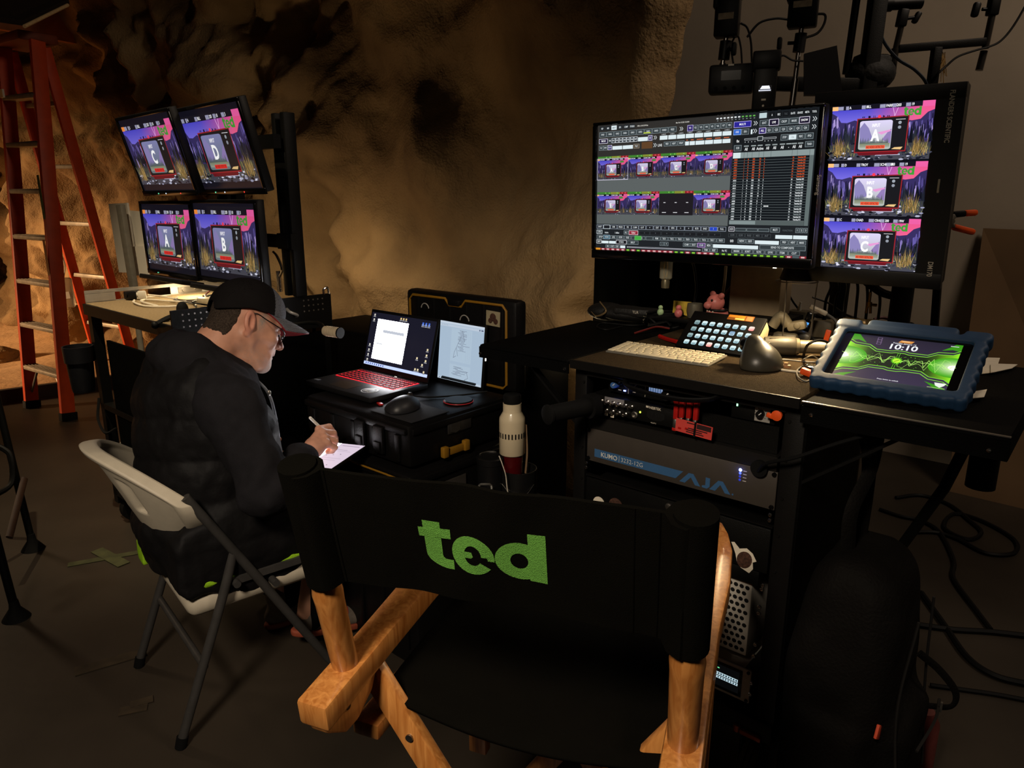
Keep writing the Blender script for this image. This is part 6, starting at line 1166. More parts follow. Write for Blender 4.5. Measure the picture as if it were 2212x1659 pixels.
cv.text('Press home to unlock', 0.5, 0.965, 0.022, (240, 240, 246), 0.02, 0.9, 'CENTER'); cv.rect(0.90, 0.045, 0.97, 0.058, (220, 222, 230))
for k in range(3): 
    for (a, c_, d, e) in ((0, 0, 0.045, 0.008), (0, 0.05, 0.045, 0.058), (0, 0, 0.008, 0.058), (0.037, 0, 0.045, 0.058)): cv.rect(0.24 + a + 0.004 * k, 0.03 + k * 0.055 + c_, 0.24 + d + 0.004 * k, 0.03 + k * 0.055 + e, (112, 92, 124))
cv.poly([(0.885, 0.87), (0.985, 0.87), (0.97, 0.92), (0.94, 0.965), (0.90, 0.93)], (240, 246, 235)); cv.rect(0.84, 0.972, 0.985, 0.98, (190, 230, 140))
cv.build('lock_screen', tb, Matrix.Translation((0.0, -0.002, 0.0072)))
b = MB(); b.box((0, 0.06, -0.045), (0.16, 0.012, 0.075), rot=(R(-25), 0, 0)); b.build('kickstand', FOAMB, tb)
# papers on the right shelf
for (pts, lb) in (([(2098, 772), (2160, 774), (2150, 805), (2085, 812)], 'larger white paper sheet sticking out behind the blue tablet'), ([(2140, 786), (2198, 788), (2186, 796), (2140, 806)], 'narrow rolled white paper pointing right past the blue tablet'), ([(2095, 848), (2132, 842), (2126, 858), (2092, 862)], 'small white paper corner below the blue tablet on the shelf')):
    b = MB(); P = [atz(x, y, 1.0465 + 0.004 * (len(lb) % 3)) for x, y in pts]; b.add(P + [p + Vector((0, 0, 0.0012)) for p in P], [(0, 3, 2, 1)[::-1], (4, 5, 6, 7)[::-1], (0, 1, 5, 4), (1, 2, 6, 5), (2, 3, 7, 6), (3, 0, 4, 7)]); tag(b.build('paper_sheet', PAPER, smooth=0), lb, 'paper')
b = MB(); p = atz(2030, 742, 1.046); b.cyl((0, 0, 0), (0, 0, 0.03), 0.007); b.cyl((0, 0, 0.03), (0.0, 0, 0.042), 0.011); o = b.build('thumb_screw', STEEL); o.location = p; tag(o, 'small steel thumb screw standing behind the blue tablet', 'screw')

# black cloth hanging behind the desk
b = MB(); n_ = 40; vs = []
for j in (0, 1):
    for i in range(n_ + 1): s = -0.56 + 0.72 * i / n_; d = 0.83 + 0.012 * math.sin(s * 42) + 0.008 * math.sin(s * 19); vs.append((s, d, (1.34, 0.02)[j]))
m_ = len(vs); vs += [(x, y + 0.006, z) for x, y, z in vs]; fs = []
for i in range(n_): a, c = i, n_ + 1 + i; fs += [(a, c, c + 1, a + 1), (m_ + a, m_ + a + 1, m_ + c + 1, m_ + c), (a, a + 1, m_ + a + 1, m_ + a), (c, m_ + c, m_ + c + 1, c + 1)]
fs += [(0, m_, m_ + n_ + 1, n_ + 1), (n_, 2 * n_ + 1, m_ + 2 * n_ + 1, m_ + n_)]
b.add(vs, fs); o = b.build('black_drape', mat('black_duvetyne', (5, 5, 5), 0.95)); o.matrix_local = RK; tag(o, 'black cloth hanging behind the desk below the big monitor', 'cloth')
# ------------------------------------------------------------------ stack of equipment cases with the laptop
CF = frame((-0.692, 2.314, 0), -41)
CASE = mat('case_plastic', (11, 10, 10), 0.42, spec=0.3, bump=0.12, bscale=350); YEL = mat('yellow_gasket', (136, 96, 20), 0.5, var=0.05)
def case_box(name, label, M, sx, sy, z0, z1, group='black equipment cases under the laptop'):
    t = thing(name, label, 'case', M, group)
    b = MB(); b.box((sx / 2, sy / 2, (z0 + z1) / 2), (sx, sy, z1 - z0), bev=0.018)
    for k in range(5): b.box((0.05 + k * (sx - 0.1) / 4, -0.002, (z0 + z1) / 2 - 0.01), (0.022, 0.012, (z1 - z0) * 0.62), bev=0.004)
    b.box((sx / 2, -0.002, z1 - 0.022), (sx - 0.02, 0.014, 0.02), bev=0.004); b.box((sx + 0.001, sy / 2, z1 - 0.022), (0.014, sy - 0.02, 0.02), bev=0.004)
    b.build('shell', CASE, t); return t
c1 = case_box('equipment_case', 'topmost black equipment case with open lid carrying the laptop', CF, 0.525, 0.45, 0.665, 0.800)
for x in (0.31, 0.40):
    b = MB(); b.box((x, -0.012, 0.735), (0.045, 0.012, 0.085), bev=0.004); b.box((x, -0.020, 0.715), (0.03, 0.008, 0.03), bev=0.003); b.build('latch', CASE, c1)
b = MB(); b.box((0.535, 0.17, 0.685), (0.014, 0.105, 0.022), bev=0.004); [b.box((0.54, y, 0.69), (0.018, 0.022, 0.034), bev=0.004) for y in (0.125, 0.215)]; b.build('yellow_latch', YEL, c1)
b = MB(); b.box((0.529, 0.20, 0.755), (0.004, 0.10, 0.035), bev=0.001); b.prism([(-0.02, -0.012), (0, -0.018), (0.02, -0.012), (0.02, 0.012), (-0.02, 0.012)], 0.002, M=Matrix(((0, 0, 1, 0.531), (1, 0, 0, 0.18), (0, 1, 0, 0.755), (0, 0, 0, 1)))); b.build('side_badge', mat('dark_badge', (44, 42, 40), 0.4), c1)
lid = MB(); lid.box((0.2625, 0.492, 0.955), (0.54, 0.058, 0.31), bev=0.016)
for k in range(6): lid.box((0.06 + k * 0.082, 0.462, 0.97), (0.016, 0.006, 0.24), bev=0.002)
lido = lid.build('lid', CASE, c1)
gp = [(0.018, 0.825), (0.018, 1.075), (0.035, 1.092), (0.205, 1.092), (0.225, 1.070), (0.285, 1.070), (0.305, 1.092), (0.475, 1.092), (0.492, 1.075), (0.492, 0.825), (0.478, 0.812), (0.032, 0.812)]
b = MB(); b.tube([(x, 0.4605, z) for x, z in gp], 0.0045, 8, closed=True); b.build('gasket', YEL, lido)
b = MB(); b.box((0.255, 0.456, 1.082), (0.055, 0.016, 0.02), bev=0.004); b.build('lid_latch', CASE, lido)
for x, z, r in ((0.10, 1.045, 0.020), (0.30, 1.02, 0.022)):
    b = MB(); b.tube([(x + r * math.cos(a), 0.4595, z + r * math.sin(a)) for a in [math.pi * (0.05 + 0.9 * k / 10) for k in range(11)]], 0.0022, 6); b.build('arc_sticker', mat('worn_white', (150, 146, 140), 0.6), lido)
b = MB(); b.box((0.435, 0.4585, 1.045), (0.062, 0.0015, 0.05), rot=(0, R(2), 0)); o = b.build('square_sticker', mat('sticker_paper', (150, 140, 112), 0.7, var=0.1), lido); b = MB(); [b.ell((0.435 + x, 0.4573, 1.045 + z), (r, 0.0006, r)) for x, z, r in ((0, 0.004, 0.014), (-0.012, -0.008, 0.009), (0.012, -0.009, 0.010))]; b.build('sticker_art', MATS['brown_print'], o)
c2 = case_box('equipment_case', 'second black case under the topmost, with yellow seal line and hanging carabiner', CF @ Matrix.Translation((0.0, -0.02, 0)), 0.545, 0.46, 0.40, 0.655)
b = MB(); b.tube([(0.02, -0.012, 0.642), (0.30, -0.012, 0.642), (0.50, -0.012, 0.642), (0.522, -0.010, 0.63), (0.526, -0.008, 0.58)], 0.003, 8, sub=3); b.build('gasket', YEL, c2)
b = MB(); b.tube([(0.553, 0.06, 0.62), (0.557, 0.045, 0.58), (0.553, 0.05, 0.54), (0.556, 0.07, 0.52), (0.555, 0.075, 0.57), (0.553, 0.065, 0.61)], 0.003, 6, sub=5, closed=True); b.build('carabiner', STEEL, c2)
b = MB(); b.box((0.5515, 0.17, 0.585), (0.003, 0.10, 0.035)); b.text('PRO', 0.022, Matrix(((0, 0, 1, 0.5534), (1, 0, 0, 0.14), (0, 1, 0, 0.577), (0, 0, 0, 1))), bold=0.03); b.build('badge', mat('dull_badge', (62, 58, 54), 0.4), c2)
b = MB(); b.box((0.553, 0.33, 0.53), (0.003, 0.05, 0.09)); o = b.build('sticker', mat('rust_sticker', (120, 56, 40), 0.6, var=0.4, scale=70), c2); b = MB(); [b.box((0.555, 0.33 + a, 0.53 + c), (0.001, w_, h_)) for a, c, w_, h_ in ((0, 0.044, 0.05, 0.003), (0, -0.044, 0.05, 0.003), (0.024, 0, 0.003, 0.09), (-0.024, 0, 0.003, 0.09))]; b.build('sticker_border', PAPER, o)
c3 = case_box('equipment_case', 'lowest black case standing on the floor under the other two', CF @ Matrix.Translation((0.0, -0.01, 0)), 0.545, 0.46, 0.0, 0.395)
# laptop
LM = frame((-0.403, 2.516, 0.933), -40.9, 73.8)
LB_ = LM @ Matrix.Translation((0, -0.112, -0.004)); lp = LB_.to_translation()
lt = thing('laptop', 'open black laptop with red backlit keyboard and white document window', 'laptop', frame((lp.x, lp.y, 0.8015), -40.9))
li = frame((lp.x, lp.y, 0.8015), -40.9).inverted()
b = MB(); b.box((0, -0.125, 0.011), (0.360, 0.25, 0.018), bev=0.005); b.box((0, -0.125, 0.003), (0.33, 0.22, 0.006)); b.build('base', mat('matte_black_alloy', (20, 20, 21), 0.4, bump=0.05, bscale=900), lt)
DS = li @ LM
b = MB(); b.T = DS; b.box((0, -0.004, -0.0035), (0.360, 0.222, 0.006), bev=0.002); so_ = b.build('screen_lid', BLACKP, lt)
b = MB(); [b.cyl((x - 0.03, 0.002, 0.020), (x + 0.03, 0.002, 0.020), 0.006) for x in (-0.12, 0.12)]; b.build('hinge', BLACKP, lt)
cv = Canvas(0.344, 0.194); cv.rect(0, 0, 1, 1, (24, 24, 38)); cv.rect(0.11, 0.115, 0.60, 0.93 - 0.06, (250, 250, 255), g=20); cv.rect(0.22, 0.30, 0.56, 0.36, (196, 202, 214), g=1); cv.rect(0.14, 0.56, 0.25, 0.585, (200, 206, 216), g=1); cv.rect(0.13, 0.14, 0.55, 0.16, (236, 238, 246), g=1.1)
cv.rect(0, 0.945, 1, 1.0, (176, 190, 232), g=1.4); [cv.rect(0.03 + k * 0.035, 0.957, 0.045 + k * 0.035, 0.985, (60, 80, 160)) for k in range(9)]
def icon(x, y, c=(214, 210, 200)): cv.rect(x, y, x + 0.022, y + 0.036, c); cv.rect(x - 0.008, y + 0.045, x + 0.03, y + 0.058, (170, 170, 176))
for y in (0.03, 0.12, 0.60, 0.70, 0.79, 0.885): icon(0.035, y)
for x in (0.46, 0.50, 0.54): icon(x, 0.03, (230, 200, 140))
for x in (0.80, 0.845, 0.89): icon(x, 0.05, (70, 110, 220)); icon(x, 0.075, (120, 150, 230))
for x, y in ((0.93, 0.50), (0.93, 0.60), (0.93, 0.70), (0.80, 0.68), (0.89, 0.78), (0.80, 0.88), (0.84, 0.88), (0.93, 0.96 - 0.06)): icon(x, y, (236, 220, 180))
o = cv.build('screen', lt, DS)
b = MB(); rows_ = (15, 15, 15, 14, 13, 10)
for r_, n in enumerate(rows_):
    for k in range(n):
        x = -0.155 + k * 0.31 / n + 0.155 / n; wk = 0.31 / n - 0.0048; b.box((x, -0.032 - r_ * 0.0185, 0.0215), (wk, 0.0138 if r_ else 0.010, 0.002), bev=0.0006, seg=1)
b.build('keys', mat('key_black', (8, 8, 9), 0.6, spec=0.1), lt)
RED = mat('red_backlight', (60, 4, 6), 0.5, var=0, emit=(255, 30, 44), estr=1.5)
b = MB(); b.box((0, -0.079, 0.0204), (0.318, 0.112, 0.0008)); b.build('backlight', RED, lt)
rcv = Canvas(0.312, 0.112)
for r_, n in enumerate(rows_):
    for k in range(n): x = (k + 0.5) / n; y = (0.028 + r_ * 0.0185 - 0.023) / 0.112 + 0.01; rcv.rect(x - 0.008, y - 0.022, x + 0.006, y - 0.008, (255, 70, 80)); rcv.rect(x - 0.006, y + 0.012, x + 0.009, y + 0.022, (255, 60, 70))
rcv.build('key_legends', lt, Matrix.Translation((0, -0.079, 0.02285)))
b = MB(); b.box((-0.02, -0.197, 0.0203), (0.105, 0.066, 0.0006)); b.build('touchpad', mat('touchpad_black', (15, 15, 16), 0.3), lt)
b = MB(); b.lathe([(0.001, 0), (0.030, 0), (0.030, 0.0006), (0.001, 0.0006)], 32, M=Matrix.Translation((0.105, -0.19, 0.0205))); o = b.build('round_sticker', mat('sticker_white', (190, 190, 190), 0.5), lt)
b = MB(); b.prism([(0.024 * math.cos(a), 0.024 * math.sin(a)) for a in [math.pi * (1 + k / 12) for k in range(13)]][::-1] if False else [(0.0265 * math.cos(math.pi * (1 + k / 12)), 0.0265 * math.sin(math.pi * (1 + k / 12))) for k in range(13)], 0.0005, M=Matrix.Translation((0.105, -0.19, 0.0211)) @ Matrix.Rotation(R(12), 4, 'Z'))
b.ell((0.116, -0.175, 0.0213), (0.005, 0.004, 0.0004)); o2 = b.build('sticker_art', BLACKP, o); b = MB(); [b.tube([(0.105 + dx + 0.007 * math.cos(a), -0.204 + 0.004 * math.sin(a), 0.0219) for a in [k * math.pi / 6 for k in range(12)]], 0.0009, 5, closed=True) for dx in (-0.009, 0.0, 0.009)]; b.build('sticker_rings', MATS['sticker_white'], o)
b = MB(); [b.ell((0.02 + x, 0.0 - 0.012, 0.0205), (0.0014,) * 3, nu=8, nv=6) for x in (0, 0.007)]; b.build('status_light', mat('white_led', (30, 30, 30), 0.4), lt)
b = MB(); b.box((-0.155, -0.215, 0.0203), (0.026, 0.014, 0.0006)); b.build('maker_sticker', mat('grey_sticker', (90, 92, 96), 0.5), lt)
# second portable display
S2 = frame((-0.178, 2.433, 0.915), -38.7, 84.7, 0, -1.2)
s2 = thing('portable_display', 'pale blue portable display with script pages standing right of the laptop', 'display', S2)
b = MB(); b.box((0, -0.004, -0.004), (0.222, 0.226, 0.007), bev=0.002); b.build('case', BLACKP, s2)
b = MB(); b.box((0, -0.07, -0.035), (0.16, 0.004, 0.10), rot=(R(35), 0, 0)); b.build('kickstand', BLACKP, s2)
cv = Canvas(0.205, 0.205); g_ = 1.0; cv.rect(0, 0, 1, 1, (166, 186, 206)); cv.rect(0, 0, 1, 0.035, (196, 208, 222)); cv.rect(0, 0.045, 1, 0.085, (186, 200, 216)); cv.rect(0, 0.965, 1, 1, (190, 204, 220)); cv.rect(0.27, 0.10, 0.74, 0.66, (172, 192, 210)); cv.rect(0.27, 0.71, 0.74, 0.955, (172, 192, 210))
rnd = random.Random(12)
for k in range(20): y = 0.12 + k * 0.018; x = rnd.uniform(0.42, 0.50); cv.rect(x, y, x + rnd.uniform(0.08, 0.2), y + 0.006, (110, 120, 140))
for k in range(9): y = 0.745 + k * 0.017; x = rnd.uniform(0.30, 0.44); cv.rect(x, y, x + rnd.uniform(0.1, 0.3), y + 0.006, (100, 110, 130))
for x in (0.62, 0.66, 0.70): cv.rect(x, 0.12, x + 0.002, 0.64, (150, 166, 186))
for (x0, y0, x1, y1) in ((0.5, 0.22, 0.36, 0.50), (0.40, 0.42, 0.44, 0.56), (0.36, 0.5, 0.34, 0.60), (0.34, 0.60, 0.40, 0.56), (0.66, 0.80, 0.70, 0.90), (0.70, 0.90, 0.62, 0.94), (0.62, 0.94, 0.68, 0.97), (0.52, 0.12, 0.58, 0.30)): cv.line(x0, y0, x1, y1, 0.006, (96, 104, 122))
cv.disc(0.90, 0.065, 0.014, (70, 80, 110)); cv.rect(0.93, 0.055, 0.98, 0.075, (70, 80, 110)); [cv.disc(0.05 + k * 0.04, 0.062, 0.006, (120, 130, 150)) for k in range(4)]; [cv.rect(0.03 + k * 0.05, 0.975, 0.055 + k * 0.05, 0.99, (60, 80, 120)) for k in range(7)]
cv.build('screen', s2, Matrix.Translation((0, 0, 0.0002)))
b = MB(); b.ell((0.117, 0.045, 0.0), (0.002,) * 3, nu=8, nv=6); b.box((0.1115, 0.0, -0.004), (0.003, 0.02, 0.004)); b.build('side_light', MATS['white_led'], s2)
# mouse, pad, charger
mp0 = atz(900, 905, 0.8015)
b = MB(); b.box((0, 0, 0.0015), (0.19, 0.15, 0.003), bev=0.001); o = b.build('mouse_pad', mat('dark_pad', (24, 24, 28), 0.8)); o.matrix_local = CF @ frame((0.42, 0.095, 0.8008), 0); tag(o, 'black mouse pad on the front right corner of the top case', 'mouse pad')
ms = thing('computer_mouse', 'large black contoured computer mouse right of the laptop', 'mouse', CF @ frame((0.40, 0.09, 0.8045), 15))
def fmo(P):
    x, y, z = P[..., 0], P[..., 1], P[..., 2]
    d = sd_ell(P, (0, 0, 0.004), (0.043, 0.064, 0.040)); d = smin(d, sd_ell(P, (-0.030, -0.004, 0.004), (0.026, 0.040, 0.018)), 0.02); d = smax(d, -(z - 0.0005), 0.003)
    return d
V, Q = surface_net(fmo, (-0.07, -0.075, -0.004), (0.06, 0.075, 0.055), 0.0025); np_mesh('shell', V, Q, mat('soft_black', (30, 30, 33), 0.45), ms)
b = MB(); b.cyl((-0.004, 0.034, 0.036), (0.004, 0.034, 0.036), 0.011, n=20); b.build('scroll_wheel', STEEL, ms); b = MB(); b.ell((-0.052, 0.018, 0.012), (0.002, 0.003, 0.002)); b.build('side_light', MATS['white_led'], ms)
wc = thing('charging_disc', 'round black charging disc with thin red ring on the case', 'charger', CF @ frame((0.455, 0.27, 0.8008), 0))
b = MB(); b.lathe([(0.001, 0), (0.046, 0), (0.047, 0.006), (0.044, 0.009), (0.001, 0.0095)], 36); b.build('disc', BLACKP, wc); b = MB(); b.tube([(0.0475 * math.cos(a), 0.0475 * math.sin(a), 0.004) for a in [k * math.pi / 18 for k in range(36)]], 0.0012, 6, closed=True); b.build('red_ring', mat('red_ring', (180, 40, 40), 0.4, var=0, emit=(230, 50, 60), estr=0.10), wc)
b = MB(); b.box((0, 0, 0.003), (0.028, 0.014, 0.006), bev=0.002); o = b.build('red_clip', REDP); o.matrix_local = CF @ frame((0.29, 0.085, 0.8008), -20); tag(o, 'small red clip peeking out between laptop and mouse', 'clip')
cable('cable', [CF @ Vector(v) for v in ((0.285, 0.22, 0.81), (0.32, 0.20, 0.812), (0.36, 0.24, 0.806), (0.42, 0.33, 0.806), (0.46, 0.40, 0.81))], 0.003, CABLEB, 'black cable between the laptop and the portable display')

# dark trunk along the wall behind
b = MB(); b.box((0, 0, 0.44), (1.25, 0.34, 0.88), bev=0.012); o = b.build('body', mat('black_trunk', (6, 6, 6), 0.7, spec=0.08)); t = thing('road_trunk', 'long plain black trunk standing between cart and rock wall', 'trunk', frame((-0.36, 2.99, 0), -41)); o.parent = t
b = MB(); [b.box((x, -0.172, z), (0.05, 0.006, 0.05)) for x in (-0.6, 0.6) for z in (0.04, 0.85)]; b.build('corner_plate', BLACKM, t); b = MB(); b.tube([(0.2, -0.172, 0.55), (0.2, -0.20, 0.55), (0.32, -0.20, 0.55), (0.32, -0.172, 0.55)], 0.008); b.build('handle', BLACKM, t)
# crate with tumbler, bucket, bottle
b = MB(); b.box((0, 0, 0.23), (0.30, 0.30, 0.46), bev=0.012); b.box((0, -0.152, 0.38), (0.27, 0.01, 0.03)); o = b.build('body', CASE); t = thing('side_crate', 'low black crate carrying the bottle and the dark cups', 'crate', frame((0.072, 2.114, 0), -41)); o.parent = t
b = MB(); [b.box((x, -0.155, 0.2), (0.02, 0.012, 0.34), bev=0.003) for x in (-0.11, 0, 0.11)]; b.build('rib', CASE, t)
bk = thing('cup_holder', 'wide black cup holder with thin wire bail under the white bottle', 'holder', at(1120, 1078, 2.13)); bz = bk.location.z
bk.location.z = 0.461
b = MB(); hb = 0.150; b.lathe([(0.001, 0), (0.052, 0), (0.057, 0.01), (0.0585, hb), (0.0555, hb), (0.053, 0.02), (0.001, 0.018)], 30); b.build('cup', mat('black_cup', (18, 18, 18), 0.4), bk)
b = MB(); b.tube([(-0.052, -0.03, hb * 0.72), (-0.02, -0.062, hb * 0.55), (0.02, -0.061, hb * 0.55), (0.048, -0.035, hb * 0.72)], 0.0012, 6, sub=6); b.build('wire_bail', STEEL, bk)
bo = thing('water_bottle', 'cream enamel water bottle with black slot band and black neck', 'bottle', Matrix.Translation(bk.location + Vector((-0.020, 0.004, 0.0995))))
r_ = 0.0405
z0 = 0.10
b = MB(); b.lathe([(r_ * 0.96, z0 - 0.002), (r_, z0), (r_, 0.205), (r_ * 0.97, 0.216), (0.030, 0.232), (0.0285, 0.236), (0.0285, 0.262), (0.027, 0.262)], 36); b.build('shell', mat('cream_enamel', (212, 196, 164), 0.35, var=0.03, coat=0.3), bo)
b = MB(); b.lathe([(0.027, 0.258), (0.027, 0.285), (0.0255, 0.289), (0.001, 0.287)], 32); b.build('cap', BLACKR, bo)
b = MB()
for k in range(24):
    a = 2 * math.pi * k / 24; b.box((r_ * 1.002 * math.cos(a), r_ * 1.002 * math.sin(a), 0.163), (0.0016, 0.0045, 0.017), rot=(0, 0, a), bev=0.0007, seg=1)
b.build('slot_band', BLACKP, bo)
b = MB(); b.lathe([(0.001, 0.0), (0.030, 0.0), (0.032, 0.006), (0.034, z0), (0.001, z0)], 32); o = b.build('lower_body', mat('red_enamel', (74, 8, 12), 0.3, coat=0.3), bo); o['label'] = 'dark red lower half'
b = MB(); b.tube([(r_ + 0.002, 0.004, 0.19), (r_ + 0.006, 0.004, 0.10), (r_ + 0.001, 0.002, 0.03)], 0.004, 8, sub=4, flat=0.5); b.build('side_strap', mat('tan_strap', (120, 96, 70), 0.6), bo)
tu = thing('travel_mug', 'tall black travel mug left of the cream bottle', 'mug', at(1060, 1060, 2.12)); tu.location.z = 0.461
b = MB(); b.lathe([(0.001, 0), (0.036, 0), (0.038, 0.01), (0.042, 0.17), (0.044, 0.172), (0.044, 0.19), (0.040, 0.193), (0.001, 0.190)], 30); b.build('body', mat('black_mug', (17, 17, 18), 0.35), tu)
b = MB(); b.tube([(0.036 * math.cos(a), 0.036 * math.sin(a), 0.194) for a in [R(60) + k * 0.1 for k in range(18)]], 0.0025, 6); b.build('rim_sheen', STEEL, tu)
cable('cable', [at(1078, 985, 2.06), at(1084, 1000, 2.05), at(1092, 1025, 2.05), at(1095, 1050, 2.05), at(1098, 1072, 2.05)], 0.0016, CABLEW, 'thin pale cord hanging in front of the travel mug')
b = MB(); b.tube([(0.02 * math.cos(a), 0.006 * math.sin(3 * a), 0.016 * math.sin(a)) for a in [k * math.pi / 7 for k in range(14)]], 0.0035, 6, closed=True); o = b.build('wire_coil', mat('grey_wire', (120, 118, 112), 0.4, 0.5)); o.location = at(1048, 1055, 2.03); tag(o, 'small coiled grey wire clip below the travel mug', 'wire')

# ------------------------------------------------------------------ white folding chair
XC = frame((-0.845, 1.965, 0), 39.6)
fc = thing('folding_chair', 'white plastic folding chair with grey steel legs under the seated person', 'chair', XC)
WPL = mat('ivory_plastic', (196, 186, 166), 0.5, var=0.05, bump=0.1, bscale=500); GST = mat('grey_tube', (58, 56, 54), 0.5, 0.0, spec=0.3)
# curved backrest with three moulded slots
nu_, nv_ = 40, 26; bv, bf = [], []
def bpt(a, t, off):
    w_ = 0.235 - 0.05 * (1 - t) ** 2; y = a * w_
    z = 0.566 + (0.247 - 0.135 * abs(a) ** 2.6) * t + 0.02 * abs(a) ** 3 * (1 - t)
    x = -0.115 - 0.165 * (1 - abs(a) ** 2.2) * (0.6 + 0.4 * t) - 0.04 * t
    return (x + off, y, z)
def slot(a, t):
    d = 0.0
    for c in (-0.42, 0.0, 0.42): d = max(d, max(0, 1 - abs(a - c) / 0.09) if 0.28 < t < 0.72 else 0)
    return min(1, d * 2.2)
nu_, nv_ = 64, 36
rim = lambda a, t: 0.014 if (abs(a) > 0.93 or t > 0.90) else 0.0
outer = [[bpt(-1 + 2 * i / nu_, j / nv_, -0.010 - rim(-1 + 2 * i / nu_, j / nv_) + 0.015 * slot(-1 + 2 * i / nu_, j / nv_)) for i in range(nu_ + 1)] for j in range(nv_ + 1)]
inner = [[bpt(-1 + 2 * i / nu_, j / nv_, 0.010 + rim(-1 + 2 * i / nu_, j / nv_) * 0.6) for i in range(nu_ + 1)] for j in range(nv_ + 1)]
vs = [v for r in outer for v in r] + [v for r in inner for v in r]; K_ = (nu_ + 1) * (nv_ + 1); fs = []
for j in range(nv_):
    for i in range(nu_): a = j * (nu_ + 1) + i; fs.append((a, a + nu_ + 1, a + nu_ + 2, a + 1)); fs.append((K_ + a, K_ + a + 1, K_ + a + nu_ + 2, K_ + a + nu_ + 1))
edge = [i for i in range(nu_ + 1)] + [j * (nu_ + 1) + nu_ for j in range(1, nv_ + 1)] + [nv_ * (nu_ + 1) + i for i in range(nu_ - 1, -1, -1)] + [j * (nu_ + 1) for j in range(nv_ - 1, 0, -1)]
for k in range(len(edge)): a, c = edge[k], edge[(k + 1) % len(edge)]; fs.append((a, c, K_ + c, K_ + a))
b = MB(); b.add(vs, fs); o = b.build('backrest', WPL, fc, smooth=70); md = o.modifiers.new('soft', 'SUBSURF'); md.levels = md.render_levels = 1
b = MB(); b.box((0.02, 0, 0.374), (0.40, 0.40, 0.07), bev=0.03, seg=3); b.build('seat', WPL, fc)
for s in (-1, 1):
    b = MB(); b.tube([(-0.16, s * 0.222, 0.70), (-0.04, s * 0.225, 0.49), (0.10, s * 0.225, 0.235), (0.225, s * 0.225, 0.012)], 0.0125, 12, sub=4); b.build('front_leg', GST, fc)
    b = MB(); b.tube([(-0.055, s * 0.222, 0.52), (-0.10, s * 0.225, 0.39), (-0.245, s * 0.225, 0.012)], 0.0125, 12, sub=4); b.build('rear_leg', GST, fc)
    for x in (0.227, -0.247): b = MB(); b.cyl((x, s * 0.225, 0.0), (x - 0.008 * (1 if x > 0 else -1), s * 0.225, 0.03), 0.0155); b.build('foot_cap', BLACKR, fc)
    b = MB(); b.box((0.03, s * 0.212, 0.425), (0.20, 0.012, 0.02)); b.cyl((-0.06, s * 0.205, 0.425), (-0.06, s * 0.24, 0.425), 0.010); b.cyl((0.045, s * 0.205, 0.39), (0.045, s * 0.24, 0.39), 0.010); b.build('seat_bracket', GST, fc)
b = MB(); b.cyl((-0.163, -0.225, 0.21), (-0.163, 0.225, 0.21), 0.010); b.build('cross_bar', GST, fc)
b = MB(); b.cyl((0.12, -0.225, 0.20), (0.12, 0.225, 0.20), 0.010); b.build('cross_bar', GST, fc)
# lime vest over the seat
def cloth(P):
    x, y, z = P[..., 0], P[..., 1], P[..., 2]
    d = np.maximum(np.maximum(np.abs(x - 0.02) - 0.20, np.abs(y) - 0.205), np.abs(z - 0.436) - 0.005) - 0.004
    d2 = np.maximum(np.maximum(np.abs(x + 0.204) - 0.004, np.abs(y - 0.165) - 0.035), np.abs(z - 0.412) - 0.028) - 0.003
    return smin(d, d2, 0.012) + 0.003 * fbm(x * 18, y * 18, z * 18, 2, 3)
V, Q = surface_net(cloth, (-0.26, -0.25, 0.34), (0.24, 0.25, 0.50), 0.007)
o = np_mesh('safety_vest', V, Q, mat('lime_fabric', (150, 200, 40), 0.8, spec=0.1, var=0.1, bump=0.2, bscale=150)); o.matrix_local = XC; tag(o, 'lime green safety vest folded on the seat of the white chair', 'vest')
b = MB(); b.box((0.015, 0, 0.4195), (0.37, 0.37, 0.019), bev=0.008); o = b.build('seat_gap_shade', mat('gap_shade_black', (9, 9, 9), 0.9, spec=0.05)); o.matrix_local = XC; tag(o, 'thin black cushion standing in for shade between the white seat and lime vest', 'filler')  # black slab added to stand for the shadowed gap above the seat
# ------------------------------------------------------------------ seated person (local X forward, Y to his left)
PM = frame((-0.86, 1.985, 0), 42)
per = thing('person', 'person in black cap, glasses and dark hooded jacket writing on a tablet', 'person', PM)
SKIN = attr_mat('skin', False, 0.5, 0.12, 260)
